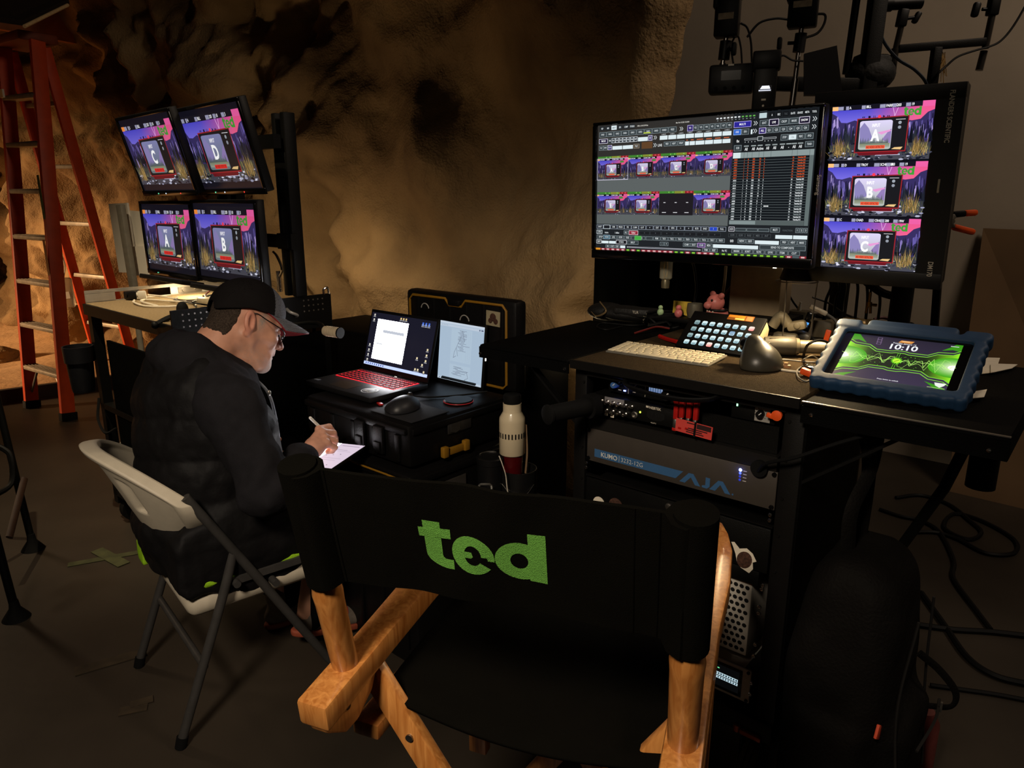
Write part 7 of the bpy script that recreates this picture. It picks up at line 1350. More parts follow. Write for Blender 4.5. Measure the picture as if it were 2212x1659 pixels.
# --- head in its own frame, then pitched down 30 degrees about the ear line
HC = np.array([0.106, 0.0, 1.073]); HM = Matrix.Translation(HC) @ Matrix.Rotation(R(-7), 4, 'Z') @ Matrix.Rotation(R(29), 4, 'Y') @ Matrix.Rotation(R(-13), 4, 'X') @ Matrix.Scale(1.01, 4)
HR = np.array(HM.to_3x3())
def head_sdf(P):
    x, y, z = P[..., 0], P[..., 1], P[..., 2]; ya = np.abs(y); Pm = np.stack([x, ya, z], -1)
    d = sd_ell(P, (-0.002, 0, 0.040), (0.092, 0.077, 0.088))                       # cranium
    d = smin(d, sd_ell(P, (0.038, 0, -0.005), (0.066, 0.064, 0.085)), 0.03)        # face mass
    d = smin(d, sd_ell(P, (0.060, 0, -0.068), (0.050, 0.050, 0.042)), 0.025)       # jaw
    d = smin(d, sd_ell(P, (0.096, 0, -0.084), (0.020, 0.025, 0.020)), 0.018)       # chin
    d = smin(d, sd_cone(Pm, (0.005, 0.062, -0.03), (0.068, 0.034, -0.094), 0.017, 0.014), 0.022)  # jaw line
    d = smin(d, sd_ell(Pm, (0.072, 0.044, -0.010), (0.022, 0.020, 0.018)), 0.02)   # cheek bones
    d = smin(d, sd_ell(Pm, (0.083, 0.028, 0.040), (0.016, 0.030, 0.010)), 0.014)   # brow
    d = smax(d, -sd_ell(Pm, (0.106, 0.031, 0.018), (0.018, 0.020, 0.013)), 0.012)  # eye sockets
    d = smin(d, sd_ell(Pm, (0.088, 0.031, 0.017), (0.0125, 0.0145, 0.0115)), 0.003)# eyeballs under lids
    d = smin(d, sd_cone(P, (0.096, 0, 0.030), (0.121, 0, -0.010), 0.008, 0.0115), 0.010)   # nose
    d = smin(d, sd_ell(P, (0.123, 0, -0.013), (0.0115, 0.012, 0.010)), 0.006)
    d = smin(d, sd_ell(Pm, (0.110, 0.0125, -0.017), (0.011, 0.008, 0.008)), 0.006)
    d = smax(d, -sd_ell(Pm, (0.114, 0.0075, -0.025), (0.006, 0.0035, 0.005)), 0.003)
    d = smin(d, sd_ell(P, (0.098, 0, -0.038), (0.016, 0.027, 0.013)), 0.012)       # upper lip mass
    d = smin(d, sd_ell(P, (0.106, 0, -0.0455), (0.0085, 0.021, 0.005)), 0.004)
    d = smin(d, sd_ell(P, (0.105, 0, -0.0555), (0.0085, 0.018, 0.0055)), 0.004)
    d = smax(d, -sd_ell(P, (0.1145, 0, -0.0505), (0.010, 0.024, 0.0016)), 0.003)
    d = smin(d, sd_cone(Pm, (0.098, 0.016, -0.022), (0.090, 0.033, -0.055), 0.006, 0.006), 0.012)  # smile fold
    d = smax(d, -sd_cone(Pm, (0.107, 0.021, -0.024), (0.100, 0.036, -0.058), 0.0025, 0.0025), 0.007)
    d = smax(d, -sd_ell(Pm, (0.060, 0.068, -0.052), (0.024, 0.010, 0.018)), 0.018)  # hollow cheek
    # neck leaning down and back into the collar
    d = smin(d, sd_cone(P, (-0.035, 0, -0.035), (-0.075, 0, -0.19), 0.060, 0.066), 0.028)
    d = smin(d, sd_cone(P, (0.030, 0, -0.092), (-0.04, 0, -0.17), 0.030, 0.042), 0.03)
    # ears
    e = sd_ell(Pm, (-0.010, 0.083, 0.006), (0.018, 0.009, 0.032), Matrix.Rotation(R(-14), 4, 'Y') @ Matrix.Rotation(R(-18), 4, 'Z'))
    e = smin(e, sd_ell(Pm, (-0.004, 0.078, -0.026), (0.009, 0.007, 0.011)), 0.006)
    e = smax(e, -sd_ell(Pm, (-0.005, 0.094, 0.006), (0.0115, 0.011, 0.023), Matrix.Rotation(R(-14), 4, 'Y')), 0.003)
    e = smin(e, sd_ell(Pm, (0.003, 0.083, -0.006), (0.005, 0.005, 0.008)), 0.004)
    d = smin(d, e, 0.005)
    return d
Vh, Qh = surface_net(head_sdf, (-0.13, -0.11, -0.21), (0.15, 0.11, 0.14), 0.0026)
def colr(c): return np.array(lin(c))
def head_col(V):
    x, y, z = V.T; ya = np.abs(y); n = fbm(x * 60, y * 60, z * 60, 3, 7); f = fbm(x * 400, y * 400, z * 400, 1, 8)
    C = colr((196, 142, 116))[None] * (1 + 0.10 * n[:, None])
    def mixm(C, m, c): m = np.clip(m, 0, 1)[:, None]; return C * (1 - m) + colr(c)[None] * m
    C = mixm(C, 0.45 * np.exp(-(((x - 0.12) / 0.02) ** 2 + (y / 0.02) ** 2 + ((z + 0.015) / 0.015) ** 2)), (206, 120, 104))
    C = mixm(C, 0.5 * np.exp(-(((x + 0.012) / 0.03) ** 2 + ((ya - 0.088) / 0.012) ** 2)), (206, 128, 108))
    be = np.clip(1.3 - (((x - 0.095) / 0.030) ** 2 + (y / 0.036) ** 2 + ((z + 0.072) / 0.040) ** 2), 0, 1) * (z < -0.030)    # grey goatee
    C = mixm(C, be * (0.9 + 0.5 * f), (206, 203, 200))
    st = np.clip(1.2 - (((x - 0.04) / 0.07) ** 2 + ((z + 0.085) / 0.04) ** 2), 0, 1) * 0.22; C = mixm(C, st * (0.8 + f), (150, 140, 134))
    C = mixm(C, (np.exp(-(((x - 0.104) / 0.012) ** 2 + (y / 0.021) ** 2 + ((z + 0.0505) / 0.008) ** 2)) * 0.8), (160, 84, 76))
    C = mixm(C, np.exp(-(((x - 0.102) / 0.009) ** 2 + ((ya - 0.031) / 0.014) ** 2 + ((z - 0.0125) / 0.0022) ** 2)) * 1.2, (46, 34, 30))  # lid line
    C = mixm(C, np.exp(-(((ya - 0.029) / 0.020) ** 2 + ((z - 0.043) / 0.005) ** 2)) * (x > 0.07) * 0.7, (120, 104, 92))
    hr = (x > 9) & ((x < 0.046 - 0.9 * np.abs(z - 0.03) * (z < 0.03)) & (z > 0.0) & (x > 0.018)) | ((x < -0.038) & (z > -0.055 - (x + 0.04) * 0.5)) | ((z > 0.045) & (x < 0.06))
    hr = (z > 0.05) & (x < 0.05)
    C = mixm(C, np.exp(-(((x - 0.026) / 0.011) ** 2 + ((z - 0.024) / 0.030) ** 2)) * (0.75 + 0.5 * f) * (ya < 0.085), (140, 134, 126))
    hm = hr * np.clip(0.75 + 0.6 * f, 0, 1); C = mixm(C, hm * (ya < 0.0815), (58, 48, 42)); sb = hr & (x > 0.01) & (z < 0.05); C = mixm(C, sb * np.clip(0.55 + f, 0, 1) * (ya < 0.085), (150, 146, 140))
    C = mixm(C, 0.35 * ((z < -0.09) & (x < 0.04)), (170, 112, 92))
    return C
Ch = head_col(Vh); Vh = Vh @ HR.T + HC
# --- coarse body under the clothes
def tors(P):
    d = sd_ell(P, (-0.07, 0, 0.555), (0.13, 0.17, 0.10)); d = smin(d, sd_cone(P, (-0.09, 0, 0.58), (-0.045, 0, 0.88), 0.125, 0.135), 0.06)
    d = smin(d, sd_cone(P, (-0.03, 0, 0.93), (0.03, 0, 1.02), 0.06, 0.055), 0.05)
    for s in (-1, 1):
        d = smin(d, sd_cone(P, (-0.04, s * 0.10, 0.92), (-0.02, s * 0.19, 0.92), 0.06, 0.055), 0.05)
        d = smin(d, sd_cone(P, (-0.05, s * 0.09, 0.555), (0.29, s * 0.12, 0.585), 0.085, 0.06), 0.03)
        k = (0.29, s * 0.12, 0.585); a = (0.20, s * 0.06 + 0.0, 0.12) if s < 0 else (0.20, 0.13, 0.10); d = smin(d, sd_cone(P, k, a, 0.045, 0.028), 0.02)
    el, wr = (0.010, -0.30, 0.70), (0.180, -0.222, 0.727); d = smin(d, sd_cone(P, (-0.02, -0.20, 0.92), el, 0.050, 0.040), 0.03); d = smin(d, sd_cone(P, el, wr, 0.040, 0.027), 0.02)
    el, wr = (0.06, 0.28, 0.71), (0.14, 0.15, 0.672); d = smin(d, sd_cone(P, (-0.02, 0.20, 0.92), el, 0.050, 0.040), 0.03); d = smin(d, sd_cone(P, el, wr, 0.040, 0.028), 0.02)
    return d
Vt, Qt = surface_net(tors, (-0.26, -0.40, 0.05), (0.50, 0.38, 1.10), 0.012)
def hand(P, mir=False):
    def c(a, b, ra, rb): return sd_cone(P, a, b, ra, rb)
    d = c((0.172, -0.226, 0.727), (0.196, -0.214, 0.737), 0.0255, 0.024)
    pal = c((0.200, -0.205, 0.742), (0.236, -0.182, 0.764), 0.022, 0.0165); pal = smin(pal, c((0.200, -0.222, 0.733), (0.232, -0.216, 0.746), 0.0195, 0.015), 0.014)
    d = smin(d, pal, 0.015)
    F = [[(0.240, -0.170, 0.774), (0.278, -0.158, 0.770), (0.295, -0.153, 0.744), (0.299, -0.152, 0.723)],
         [(0.242, -0.187, 0.768), (0.279, -0.181, 0.756), (0.287, -0.174, 0.732), (0.281, -0.167, 0.717)],
         [(0.240, -0.204, 0.757), (0.272, -0.203, 0.739), (0.272, -0.193, 0.719), (0.258, -0.186, 0.714)],
         [(0.236, -0.221, 0.744), (0.260, -0.222, 0.726), (0.256, -0.212, 0.714), (0.244, -0.204, 0.712)]]
    for i, f in enumerate(F):
        r = (0.0105, 0.0105, 0.0098, 0.0086)[i]; fd = c(f[0], f[1], r * 1.08, r); fd = smin(fd, c(f[1], f[2], r, r * 0.93), 0.002); fd = smin(fd, c(f[2], f[3], r * 0.93, r * 0.8), 0.002); d = smin(d, fd, 0.006)
        d = smin(d, sd_ell(P, f[0], (0.0115, 0.0105, 0.0105)), 0.006)
    td = c((0.200, -0.186, 0.742), (0.236, -0.155, 0.744), 0.0145, 0.0115); td = smin(td, c((0.236, -0.155, 0.744), (0.268, -0.147, 0.736), 0.0115, 0.0098), 0.002); td = smin(td, c((0.268, -0.147, 0.736), (0.290, -0.146, 0.724), 0.0098, 0.008), 0.002)
    return smin(d, td, 0.007)
Vd, Qd_ = surface_net(hand, (0.14, -0.26, 0.69), (0.32, -0.12, 0.80), 0.0019)
def lhand(P):                                                       # left hand holding the far edge of the tablet
    def c(a, b, ra, rb): return sd_cone(P, a, b, ra, rb)
    P = P + np.array([0.03, -0.055, 0.028])
    d = c((0.165, 0.10, 0.70), (0.19, 0.06, 0.695), 0.026, 0.024); d = smin(d, c((0.19, 0.065, 0.69), (0.225, 0.035, 0.683), 0.024, 0.020), 0.012)
    for k in range(4): a = (0.235 - 0.018 * k, 0.022 - 0.006 * k + 0.01, 0.676); d = smin(d, smin(c(a, (a[0] + 0.012, a[1] - 0.035, 0.672), 0.010, 0.0092), c((a[0] + 0.012, a[1] - 0.035, 0.672), (a[0] + 0.010, a[1] - 0.062, 0.676), 0.0092, 0.008), 0.002), 0.006)
    d = smin(d, smin(c((0.205, 0.06, 0.705), (0.232, 0.025, 0.718), 0.014, 0.011), c((0.232, 0.025, 0.718), (0.24, -0.004, 0.722), 0.011, 0.009), 0.002), 0.006)
    return d
Vl, Ql = surface_net(lhand, (0.08, -0.03, 0.60), (0.27, 0.20, 0.73), 0.003)
nh = fbm(Vd[:, 0] * 90, Vd[:, 1] * 90, Vd[:, 2] * 90, 3, 5)
cd = colr((200, 146, 122))[None] * (1 + 0.12 * nh[:, None]); ct = np.tile(colr((190, 138, 112)), (len(Vt), 1)); cl_ = np.tile(colr((200, 146, 122)), (len(Vl), 1))
Vs = [Vh, Vt, Vd, Vl]; Qs = [Qh, Qt, Qd_, Ql]; of = np.cumsum([0] + [len(v) for v in Vs])
body = np_mesh('body', np.concatenate(Vs), np.concatenate([q + o for q, o in zip(Qs, of)]), SKIN, per, colors=np.concatenate([Ch, ct, cd, cl_]))
# finger nail on the index
b = MB(); b.ell((0.3065, -0.153, 0.727), (0.002, 0.0045, 0.006), rot=(0, R(8), 0)); b.build('finger_nail', mat('nail', (210, 160, 140), 0.3, var=0), body)
# --- eye detail, glasses, cap, hair in head frame
def hb(): b = MB(); b.T = HM; return b
for s in (-1, 1):
    b = hb(); b.ell((0.0905, s * 0.031, 0.0115), (0.0112, 0.011, 0.0075), nu=16, nv=10); b.build('eye', mat('eye_dark', (44, 34, 30), 0.15, var=0), body)
gl = hb(); LENS = mat('lens_glass', (200, 210, 215), 0.05, var=0); LENS.node_tree.nodes['Principled BSDF'].inputs['Alpha'].default_value = 0.10
for s in (-1, 1):
    gl.tube([(0.1165 - 0.06 * abs(0.019 * math.cos(a)) * 0 - 0.012 * (1 + math.cos(a)) * 0.5 * 1.0, s * (0.0335 + 0.024 * math.cos(a)), 0.006 + 0.0165 * math.sin(a)) for a in [k * math.pi / 10 for k in range(20)]], 0.0011, 6, closed=True)
    gl.tube([(0.104, s * 0.058, 0.016), (0.085, s * 0.074, 0.022), (0.03, s * 0.080, 0.030), (0.0, s * 0.083, 0.034), (-0.018, s * 0.083, 0.020)], 0.0016, 6, sub=4)
gl.tube([(0.116, -0.0095, 0.012), (0.1235, 0, 0.016), (0.116, 0.0095, 0.012)], 0.0012, 6, sub=4)
g0 = gl.build('glasses', mat('dark_wire', (20, 18, 18), 0.3, 0.6), per)
for s in (-1, 1):
    b = hb(); b.add([(0.1165 - 0.012 * (1 + math.cos(a)) * 0.5, s * (0.0335 + 0.0235 * math.cos(a)), 0.006 + 0.016 * math.sin(a)) for a in [k * math.pi / 10 for k in range(20)]], [tuple(range(20))]); b.build('lens', LENS, g0)
# cap: shell follows the skull; front panel heather grey
CAPB = mat('black_cap_cloth', (22, 20, 20), 0.85, bump=0.25, bscale=500, spec=0.08); HEA = mat('heather_grey', (88, 89, 95), 0.9, var=0.55, scale=420, bump=0.2, bscale=600); BRR = mat('cap_red_lining', (128, 18, 26), 0.7)
def cap_sdf(P):
    x, y, z = P[..., 0], P[..., 1], P[..., 2]
    o = sd_ell(P, (-0.005, 0, 0.040), (0.102, 0.089, 0.101)); o = smin(o, sd_ell(P, (0.020, 0, 0.062), (0.082, 0.078, 0.070)), 0.03)
    o = o + 0.0016 * np.cos(np.arctan2(y, x + 0.014) * 6) * np.clip((0.13 - z) * 12, 0, 1)
    i = o + 0.0035
    d = np.maximum(o, -i)
    zb = np.interp(x, [-0.13, -0.09, -0.02, 0.03, 0.10], [0.005, 0.012, 0.040, 0.048, 0.050])
    bk = sd_ell(P, (-0.108, 0, 0.014), (0.03, 0.030, 0.022))
    return smax(smax(d, zb - z, 0.002), -bk, 0.002)
Vc, Qc = surface_net(cap_sdf, (-0.14, -0.105, -0.01), (0.125, 0.105, 0.155), 0.0023)
cx = Vc[Qc].mean(1); mi = ((cx[:, 0] > 0.040 - 0.25 * (cx[:, 2] - 0.09)) & True).astype(int)
capo = np_mesh('cap', Vc @ HR.T + HC, Qc, [CAPB, HEA], per, mi=mi)
# brim: curved sheet with thickness, grey above and red below
bvz = []; nb, mb = 28, 12
for j in range(mb + 1):
    for i in range(nb + 1):
        a = -1 + 2 * i / nb; t = j / mb
        y = a * 0.081 * (1 - 0.10 * t); base_x = 0.098 * math.sqrt(max(0, 1 - (a * 0.93) ** 2)) - 0.012
        tip_x = 0.098 + 0.092 * (1 - abs(a) ** 2.4) ** 0.8; x = base_x + (max(tip_x, base_x) - base_x) * t
        z = 0.064 + 0.012 * t - 0.036 * abs(a) ** 2 * (0.35 + 0.65 * t) - 0.016 * t * t
        bvz.append((x, y, z))
def brim_part(name, dz, m, flip):
    b = hb(); vs = [(x, y, z + dz) for x, y, z in bvz]; fs = []
    for j in range(mb):
        for i in range(nb): a = j * (nb + 1) + i; f = (a, a + nb + 1, a + nb + 2, a + 1); fs.append(f[::-1] if flip else f)
    b.add(vs, fs); o = b.build(name, m, capo, smooth=80); s_ = o.modifiers.new('thick', 'SOLIDIFY'); s_.thickness = 0.0022; s_.offset = 0; return o
brim_part('brim', 0.0, HEA, True); brim_part('brim_lining', -0.0026, BRR, False)
b = hb(); b.ell((-0.008, 0, 0.1415), (0.007, 0.007, 0.004)); b.build('cap_button', CAPB, capo)
b = hb()
for j in (3, 5, 7, 9, 11): b.tube([Vector(bvz[j * (nb + 1) + i]) + Vector((0, 0, 0.0012)) for i in range(nb + 1)], 0.0006, 4)
b.build('brim_stitching', mat('grey_thread', (130, 130, 134), 0.8, var=0), capo)
def hair_sdf(P):
    x, y, z = P[..., 0], P[..., 1], P[..., 2]
    z = z + 0.006 * fbm(x * 90, y * 90, z * 90, 3, 4); x = x + 0.004 * fbm(x * 110, y * 110, z * 110, 2, 14)
    d = head_sdf(P) - 0.0016 + 0.0010 * fbm(x * 260, y * 260, z * 90, 2, 2)
    back = smax(smax(-(z + 0.052 + 0.25 * (x + 0.06)), x + 0.036 + np.clip(-z, 0, 1) * 0.25, 0.01), z - 0.075, 0.01)
    side = np.maximum(np.abs(x - 0.024) - 0.010, np.abs(z - 0.022) - 0.030 + np.clip(x - 0.02, 0, 1)) 
    return smax(d, back, 0.003)
Va, Qa = surface_net(hair_sdf, (-0.13, -0.10, -0.08), (0.06, 0.10, 0.09), 0.0028)
np_mesh('hair', Va @ HR.T + HC, Qa, mat('dark_grey_hair', (56, 47, 40), 0.9, spec=0.1, var=0.5, scale=260, bump=0.3, bscale=500), per)
# --- clothes
HOOD = mat('black_fleece', (31, 30, 33), 0.9, bump=0.25, bscale=420, spec=0.12); VEST = mat('black_quilted_shell', (17, 16, 17), 0.65, spec=0.2, bump=0.15, bscale=60); TROU = mat('black_trousers', (8, 8, 9), 0.85, spec=0.05)
def fold(P, k=14, a=0.006, s=1): return 1.5 * a * fbm(P[..., 0] * k, P[..., 1] * k, P[..., 2] * k * 0.7, 3, s)
def vest_sdf(P):
    x, y, z = P[..., 0], P[..., 1], P[..., 2]
    d = sd_cone(P, (-0.070, 0, 0.50), (-0.050, 0, 0.86), 0.0, 0.0)
    d = sd_ell(P, (-0.055, 0, 0.70), (0.150, 0.215, 0.26)); d = smin(d, sd_ell(P, (-0.045, 0, 0.90), (0.125, 0.205, 0.14)), 0.08)
    d = smin(d, sd_ell(P, (0.035, 0, 0.74), (0.12, 0.19, 0.17)), 0.06); d = smin(d, sd_ell(P, (-0.05, 0, 0.53), (0.185, 0.225, 0.10)), 0.05)
    # skirt of the jacket over the right hip
    d = smin(d, sd_ell(P, (0.02, -0.17, 0.53), (0.16, 0.07, 0.13)), 0.05)
    q = np.abs(np.mod(z + 0.02 * np.sin(y * 8) - 0.02 * x, 0.115) - 0.0575); d = d - 0.010 * np.clip(1 - ((0.0575 - q) / 0.05), -1, 1) * 0 - 0.011 * np.sqrt(np.clip((0.0575 - q) / 0.0575 if False else q / 0.0575, 0, 1)) * -1 * -1
    d = d + fold(P, 16, 0.006, 2)
    for s in (-1, 1): d = smax(d, -(sd_ell(P, (-0.01, s * 0.235, 0.87), (0.085, 0.06, 0.10))), 0.02)
    d = smax(d, -sd_ell(P, (0.05, 0, 1.03), (0.085, 0.075, 0.08)), 0.02)
    d = smin(d, smax(np.maximum(np.abs(x + 0.02) - 0.17, np.abs(y + 0.210) - 0.016), np.abs(z - 0.50) - 0.115 - 0.03 * np.clip((x + 0.08) * 12, -0.6, 1), 0.02) + 0.006 * fbm(x * 20, y * 20, z * 20, 2, 8), 0.04)
    d = smin(d, smax(np.maximum(np.abs(x + 0.185) - 0.022, np.abs(y + 0.05) - 0.17), np.abs(z - 0.495) - 0.09 - 0.02 * np.clip((y + 0.05) * 12, -1, 1), 0.02) + 0.006 * fbm(x * 20, y * 20, z * 20, 2, 18), 0.03)
    return smax(d, np.where((y < -0.188) | (x < -0.17), 0.36, 0.452) - z, 0.008)
Vv, Qv = surface_net(vest_sdf, (-0.29, -0.29, 0.345), (0.22, 0.29, 1.06), 0.0075)
np_mesh('vest', Vv, Qv, VEST, per)
def hood_sdf(P):
    x, y, z = P[..., 0], P[..., 1], P[..., 2]
    d = sd_ell(P, (-0.035, 0, 0.90), (0.115, 0.20, 0.125)); 
    # folded hood behind the neck and collar around it
    d = smin(d, sd_ell(P, (-0.075, 0, 1.000), (0.080, 0.125, 0.062), Matrix.Rotation(R(30), 4, 'Y')), 0.035)
    d = smin(d, sd_ell(P, (-0.055, 0, 1.040), (0.062, 0.098, 0.042), Matrix.Rotation(R(22), 4, 'Y')), 0.02)
    d = smin(d, sd_cone(np.stack([x, np.abs(y), z], -1), (-0.055, 0.085, 1.035), (0.075, 0.055, 0.945), 0.036, 0.024), 0.03)
    d = smin(d, sd_ell(P, (0.02, 0, 0.90), (0.11, 0.15, 0.085)), 0.04)
    for s in (-1, 1): d = smin(d, sd_cone(P, (-0.03, s * 0.12, 0.945), (-0.02, s * 0.205, 0.905), 0.075, 0.078), 0.04)
    el, wr = (0.008, -0.315, 0.695), (0.158, -0.236, 0.722)
    a = sd_cone(P, (-0.02, -0.205, 0.905), el, 0.080, 0.068); a = smin(a, sd_cone(P, el, (0.13, -0.25, 0.716), 0.066, 0.050), 0.03); a = smin(a, sd_cone(P, (0.13, -0.25, 0.716), wr, 0.046, 0.0345), 0.015)
    t = x * 0.6 + y * 0.3 + z; a = a + 0.005 * np.sin(70 * (z * 0.8 - x * 0.9) + 3 * np.sin(y * 20)) * np.exp(-(((x - 0.02) / 0.08) ** 2 + ((z - 0.71) / 0.07) ** 2))
    d = smin(d, a, 0.03)
    el, wr = (0.06, 0.29, 0.71), (0.125, 0.165, 0.675); a = sd_cone(P, (-0.02, 0.205, 0.905), el, 0.08, 0.066); a = smin(a, sd_cone(P, el, wr, 0.062, 0.036), 0.03); d = smin(d, a, 0.03)
    d = smax(d, -sd_cone(P, (0.035, 0, 0.99), (0.13, 0, 1.13), 0.058, 0.075), 0.015)
    d = smax(d, -sd_ell(P, (0.005, 0, 1.085), (0.070, 0.070, 0.060)), 0.012)
    return d + fold(P, 15, 0.006, 9)
Vo, Qo = surface_net(hood_sdf, (-0.22, -0.41, 0.61), (0.22, 0.39, 1.12), 0.0065)
ho = np_mesh('hooded_jacket', Vo, Qo, HOOD, per)
b = MB(); b.cyl((0.140, -0.2455, 0.7195), (0.178, -0.2245, 0.7265), 0.0372, 0.0315, n=28); b.build('cuff', mat('navy_rib', (34, 37, 44), 0.9, bump=0.3, bscale=300), ho)
b = MB(); b.tube([(0.085, -0.065, 0.955), (0.135, -0.075, 0.89), (0.150, -0.080, 0.82), (0.158, -0.075, 0.74)], 0.003, 6, sub=6); b.tube([(0.10, -0.05, 0.94), (0.14, -0.06, 0.88), (0.155, -0.06, 0.80)], 0.0022, 6, sub=6); b.build('drawcord', mat('grey_cord', (110, 112, 118), 0.7), ho)
b = MB(); b.ell((0.137, -0.080, 0.885), (0.006, 0.004, 0.009)); b.build('snap', STEEL, ho)
def trou_sdf(P):
    d = sd_ell(P, (-0.06, 0, 0.535), (0.15, 0.19, 0.115))
    for s in (-1, 1):
        k = (0.29, s * 0.12, 0.585); a = (0.205, -0.06, 0.120) if s < 0 else (0.205, 0.13, 0.105)
        d = smin(d, sd_cone(P, (-0.04, s * 0.10, 0.545), k, 0.100, 0.076), 0.03); d = smin(d, sd_cone(P, k, a, 0.074, 0.058), 0.02)
    return smax(d + fold(P, 13, 0.007, 4), np.where(P[..., 0] < 0.2, 0.450, 0.0) - P[..., 2], 0.006)
Vp, Qp = surface_net(trou_sdf, (-0.25, -0.26, 0.08), (0.50, 0.26, 0.72), 0.0095); np_mesh('trousers', Vp, Qp, TROU, per)
SH = mat('grey_canvas_shoe', (104, 94, 84), 0.8, var=0.2, scale=60); SOLE = mat('rust_sole', (150, 70, 46), 0.7)
def shoe(name, heel, toe, label=None):
    heel, toe = Vector(heel), Vector(toe); dx = (toe - heel).normalized(); up = Vector((0, 0, 1)); sd_ = up.cross(dx).normalized(); up = dx.cross(sd_)
    M = Matrix((dx, sd_, up)).transposed().to_4x4(); M.translation = heel
    def f(P):
        d = sd_ell(P, (0.07, 0, 0.035), (0.085, 0.036, 0.045)); d = smin(d, sd_ell(P, (0.195, 0.0, 0.025), (0.085, 0.044, 0.034)), 0.04); d = smin(d, sd_cone(P, (0.045, 0, 0.06), (0.035, 0, 0.105), 0.036, 0.038), 0.02)
        return smax(d, 0.010 - P[..., 2], 0.004)
    V, Q = surface_net(f, (-0.03, -0.06, -0.005), (0.30, 0.06, 0.15), 0.005); o = np_mesh(name, V, Q, SH, per); o.matrix_local = M
    def g(P):
        d = sd_ell(P, (0.08, 0, 0.008), (0.098, 0.038, 0.05)); d = smin(d, sd_ell(P, (0.195, 0, 0.008), (0.092, 0.047, 0.05)), 0.04); return smax(smax(d, P[..., 2] - 0.013, 0.003), -P[..., 2] - 0.010, 0.004)
    V, Q = surface_net(g, (-0.04, -0.07, -0.015), (0.31, 0.07, 0.02), 0.004); s_ = np_mesh('sole', V, Q, SOLE, o)
    b = MB(); [b.tube([(0.10 + 0.022 * k, -0.03, 0.062 - 0.004 * k), (0.11 + 0.022 * k, 0.0, 0.072 - 0.004 * k), (0.10 + 0.022 * k, 0.03, 0.062 - 0.004 * k)], 0.003, 6, sub=4) for k in range(4)]; b.build('laces', mat('red_laces', (170, 60, 50), 0.8), o)
    return o
shoe('shoe', (0.165, -0.06, 0.075), (0.35, -0.055, 0.030)); shoe('shoe', (0.155, 0.13, 0.012), (0.42, 0.15, 0.012))
# stylus and tablet
tip, end = Vector((0.306, -0.151, 0.7075)), Vector((0.214, -0.172, 0.815))
b = MB(); b.cyl(tip + (end - tip) * 0.07, end, 0.0043, n=16); b.cyl(tip, tip + (end - tip) * 0.07, 0.001, 0.0043, n=14); b.ell(end, (0.0043,) * 3, nu=12, nv=8)
o = b.build('stylus', mat('white_stylus', (230, 226, 216), 0.35, var=0)); o.matrix_local = PM; tag(o, 'white stylus held in the writing hand of the seated person', 'stylus')
TB = PM @ frame((0.247, -0.189, 0.6995), -58.3)
t2 = thing('tablet', 'black tablet with pale pink page on the lap of the seated person', 'tablet', TB)
b = MB(); b.box((0, 0, -0.0035), (0.170, 0.222, 0.007), bev=0.003); b.build('body', BLACKG, t2)
cv = Canvas(0.152, 0.200); cv.rect(0, 0, 1, 1, (206, 192, 206), g=1.0); cv.poly([(0.30, 0), (0.66, 0), (0.66, 0.02), (0.64, 1), (0.30, 1)], (250, 246, 250), g=3.0) if False else None
cv.rect(0.0, 0, 0.48, 1, (255, 252, 255), g=8.5); cv.rect(0.48, 0, 1, 1, (204, 188, 204), g=1.2)
for (x, y) in ((0.52, 0.52), (0.64, 0.48), (0.77, 0.44), (0.64, 0.90), (0.80, 0.88)): cv.rect(x, y, x + 0.022, y + 0.018, (50, 44, 60))
cv.rect(0.56, 0.08, 0.94, 0.10, (150, 136, 156)); cv.rect(0.56, 0.26, 0.8, 0.275, (170, 156, 174)); cv.rect(0.6, 0.32, 0.9, 0.33, (176, 162, 178)); cv.rect(0.55, 0.62, 0.9, 0.63, (176, 162, 178)); cv.rect(0.54, 0.70, 0.85, 0.71, (176, 162, 178)); cv.rect(0.5, 0.06, 0.52, 0.075, (120, 116, 130))
cv.build('screen', t2, Matrix.Translation((0, 0, 0.0004)))
# ------------------------------------------------------------------ director's chair in the foreground
OAK = bpy.data.materials.new('honey_beech'); OAK.use_nodes = True; nt = OAK.node_tree; bs = nt.nodes['Principled BSDF']
tc = nt.nodes.new('ShaderNodeTexCoord'); mp = nt.nodes.new('ShaderNodeMapping'); mp.inputs['Scale'].default_value = (30, 30, 3); n1 = nt.nodes.new('ShaderNodeTexNoise'); n1.inputs['Scale'].default_value = 3; n1.inputs['Detail'].default_value = 5; n1.inputs['Distortion'].default_value = 1.2
cr = nt.nodes.new('ShaderNodeValToRGB'); cr.color_ramp.elements[0].color = (*lin((172, 106, 48)), 1); cr.color_ramp.elements[1].color = (*lin((212, 146, 78)), 1); cr.color_ramp.elements[0].position = 0.35; cr.color_ramp.elements[1].position = 0.7
nt.links.new(tc.outputs['Object'], mp.inputs[0]); nt.links.new(mp.outputs[0], n1.inputs['Vector']); nt.links.new(n1.outputs['Fac'], cr.inputs[0]); nt.links.new(cr.outputs[0], bs.inputs['Base Color']); bs.inputs['Roughness'].default_value = 0.3; bs.inputs['Coat Weight'].default_value = 0.4; bs.inputs['Coat Roughness'].default_value = 0.15
CANV = mat('black_canvas', (13, 12, 9), 0.95, spec=0.03, var=0.06, bump=0.3, bscale=900)
AL, AR = Vector((-0.235, 0.883, 0.80)), Vector((0.205, 0.731, 0.80)); TLc, TRc = Vector((-0.254, 0.80, 1.124)), Vector((0.183, 0.66, 1.126))
DO = Vector((0.03, 1.05, 0)); dch = thing('director_chair', 'tall wooden director chair with black canvas and green lettering on its back', 'chair', Matrix.Translation(DO))
def D(): b = MB(); b.T = Matrix.Translation(-DO); return b
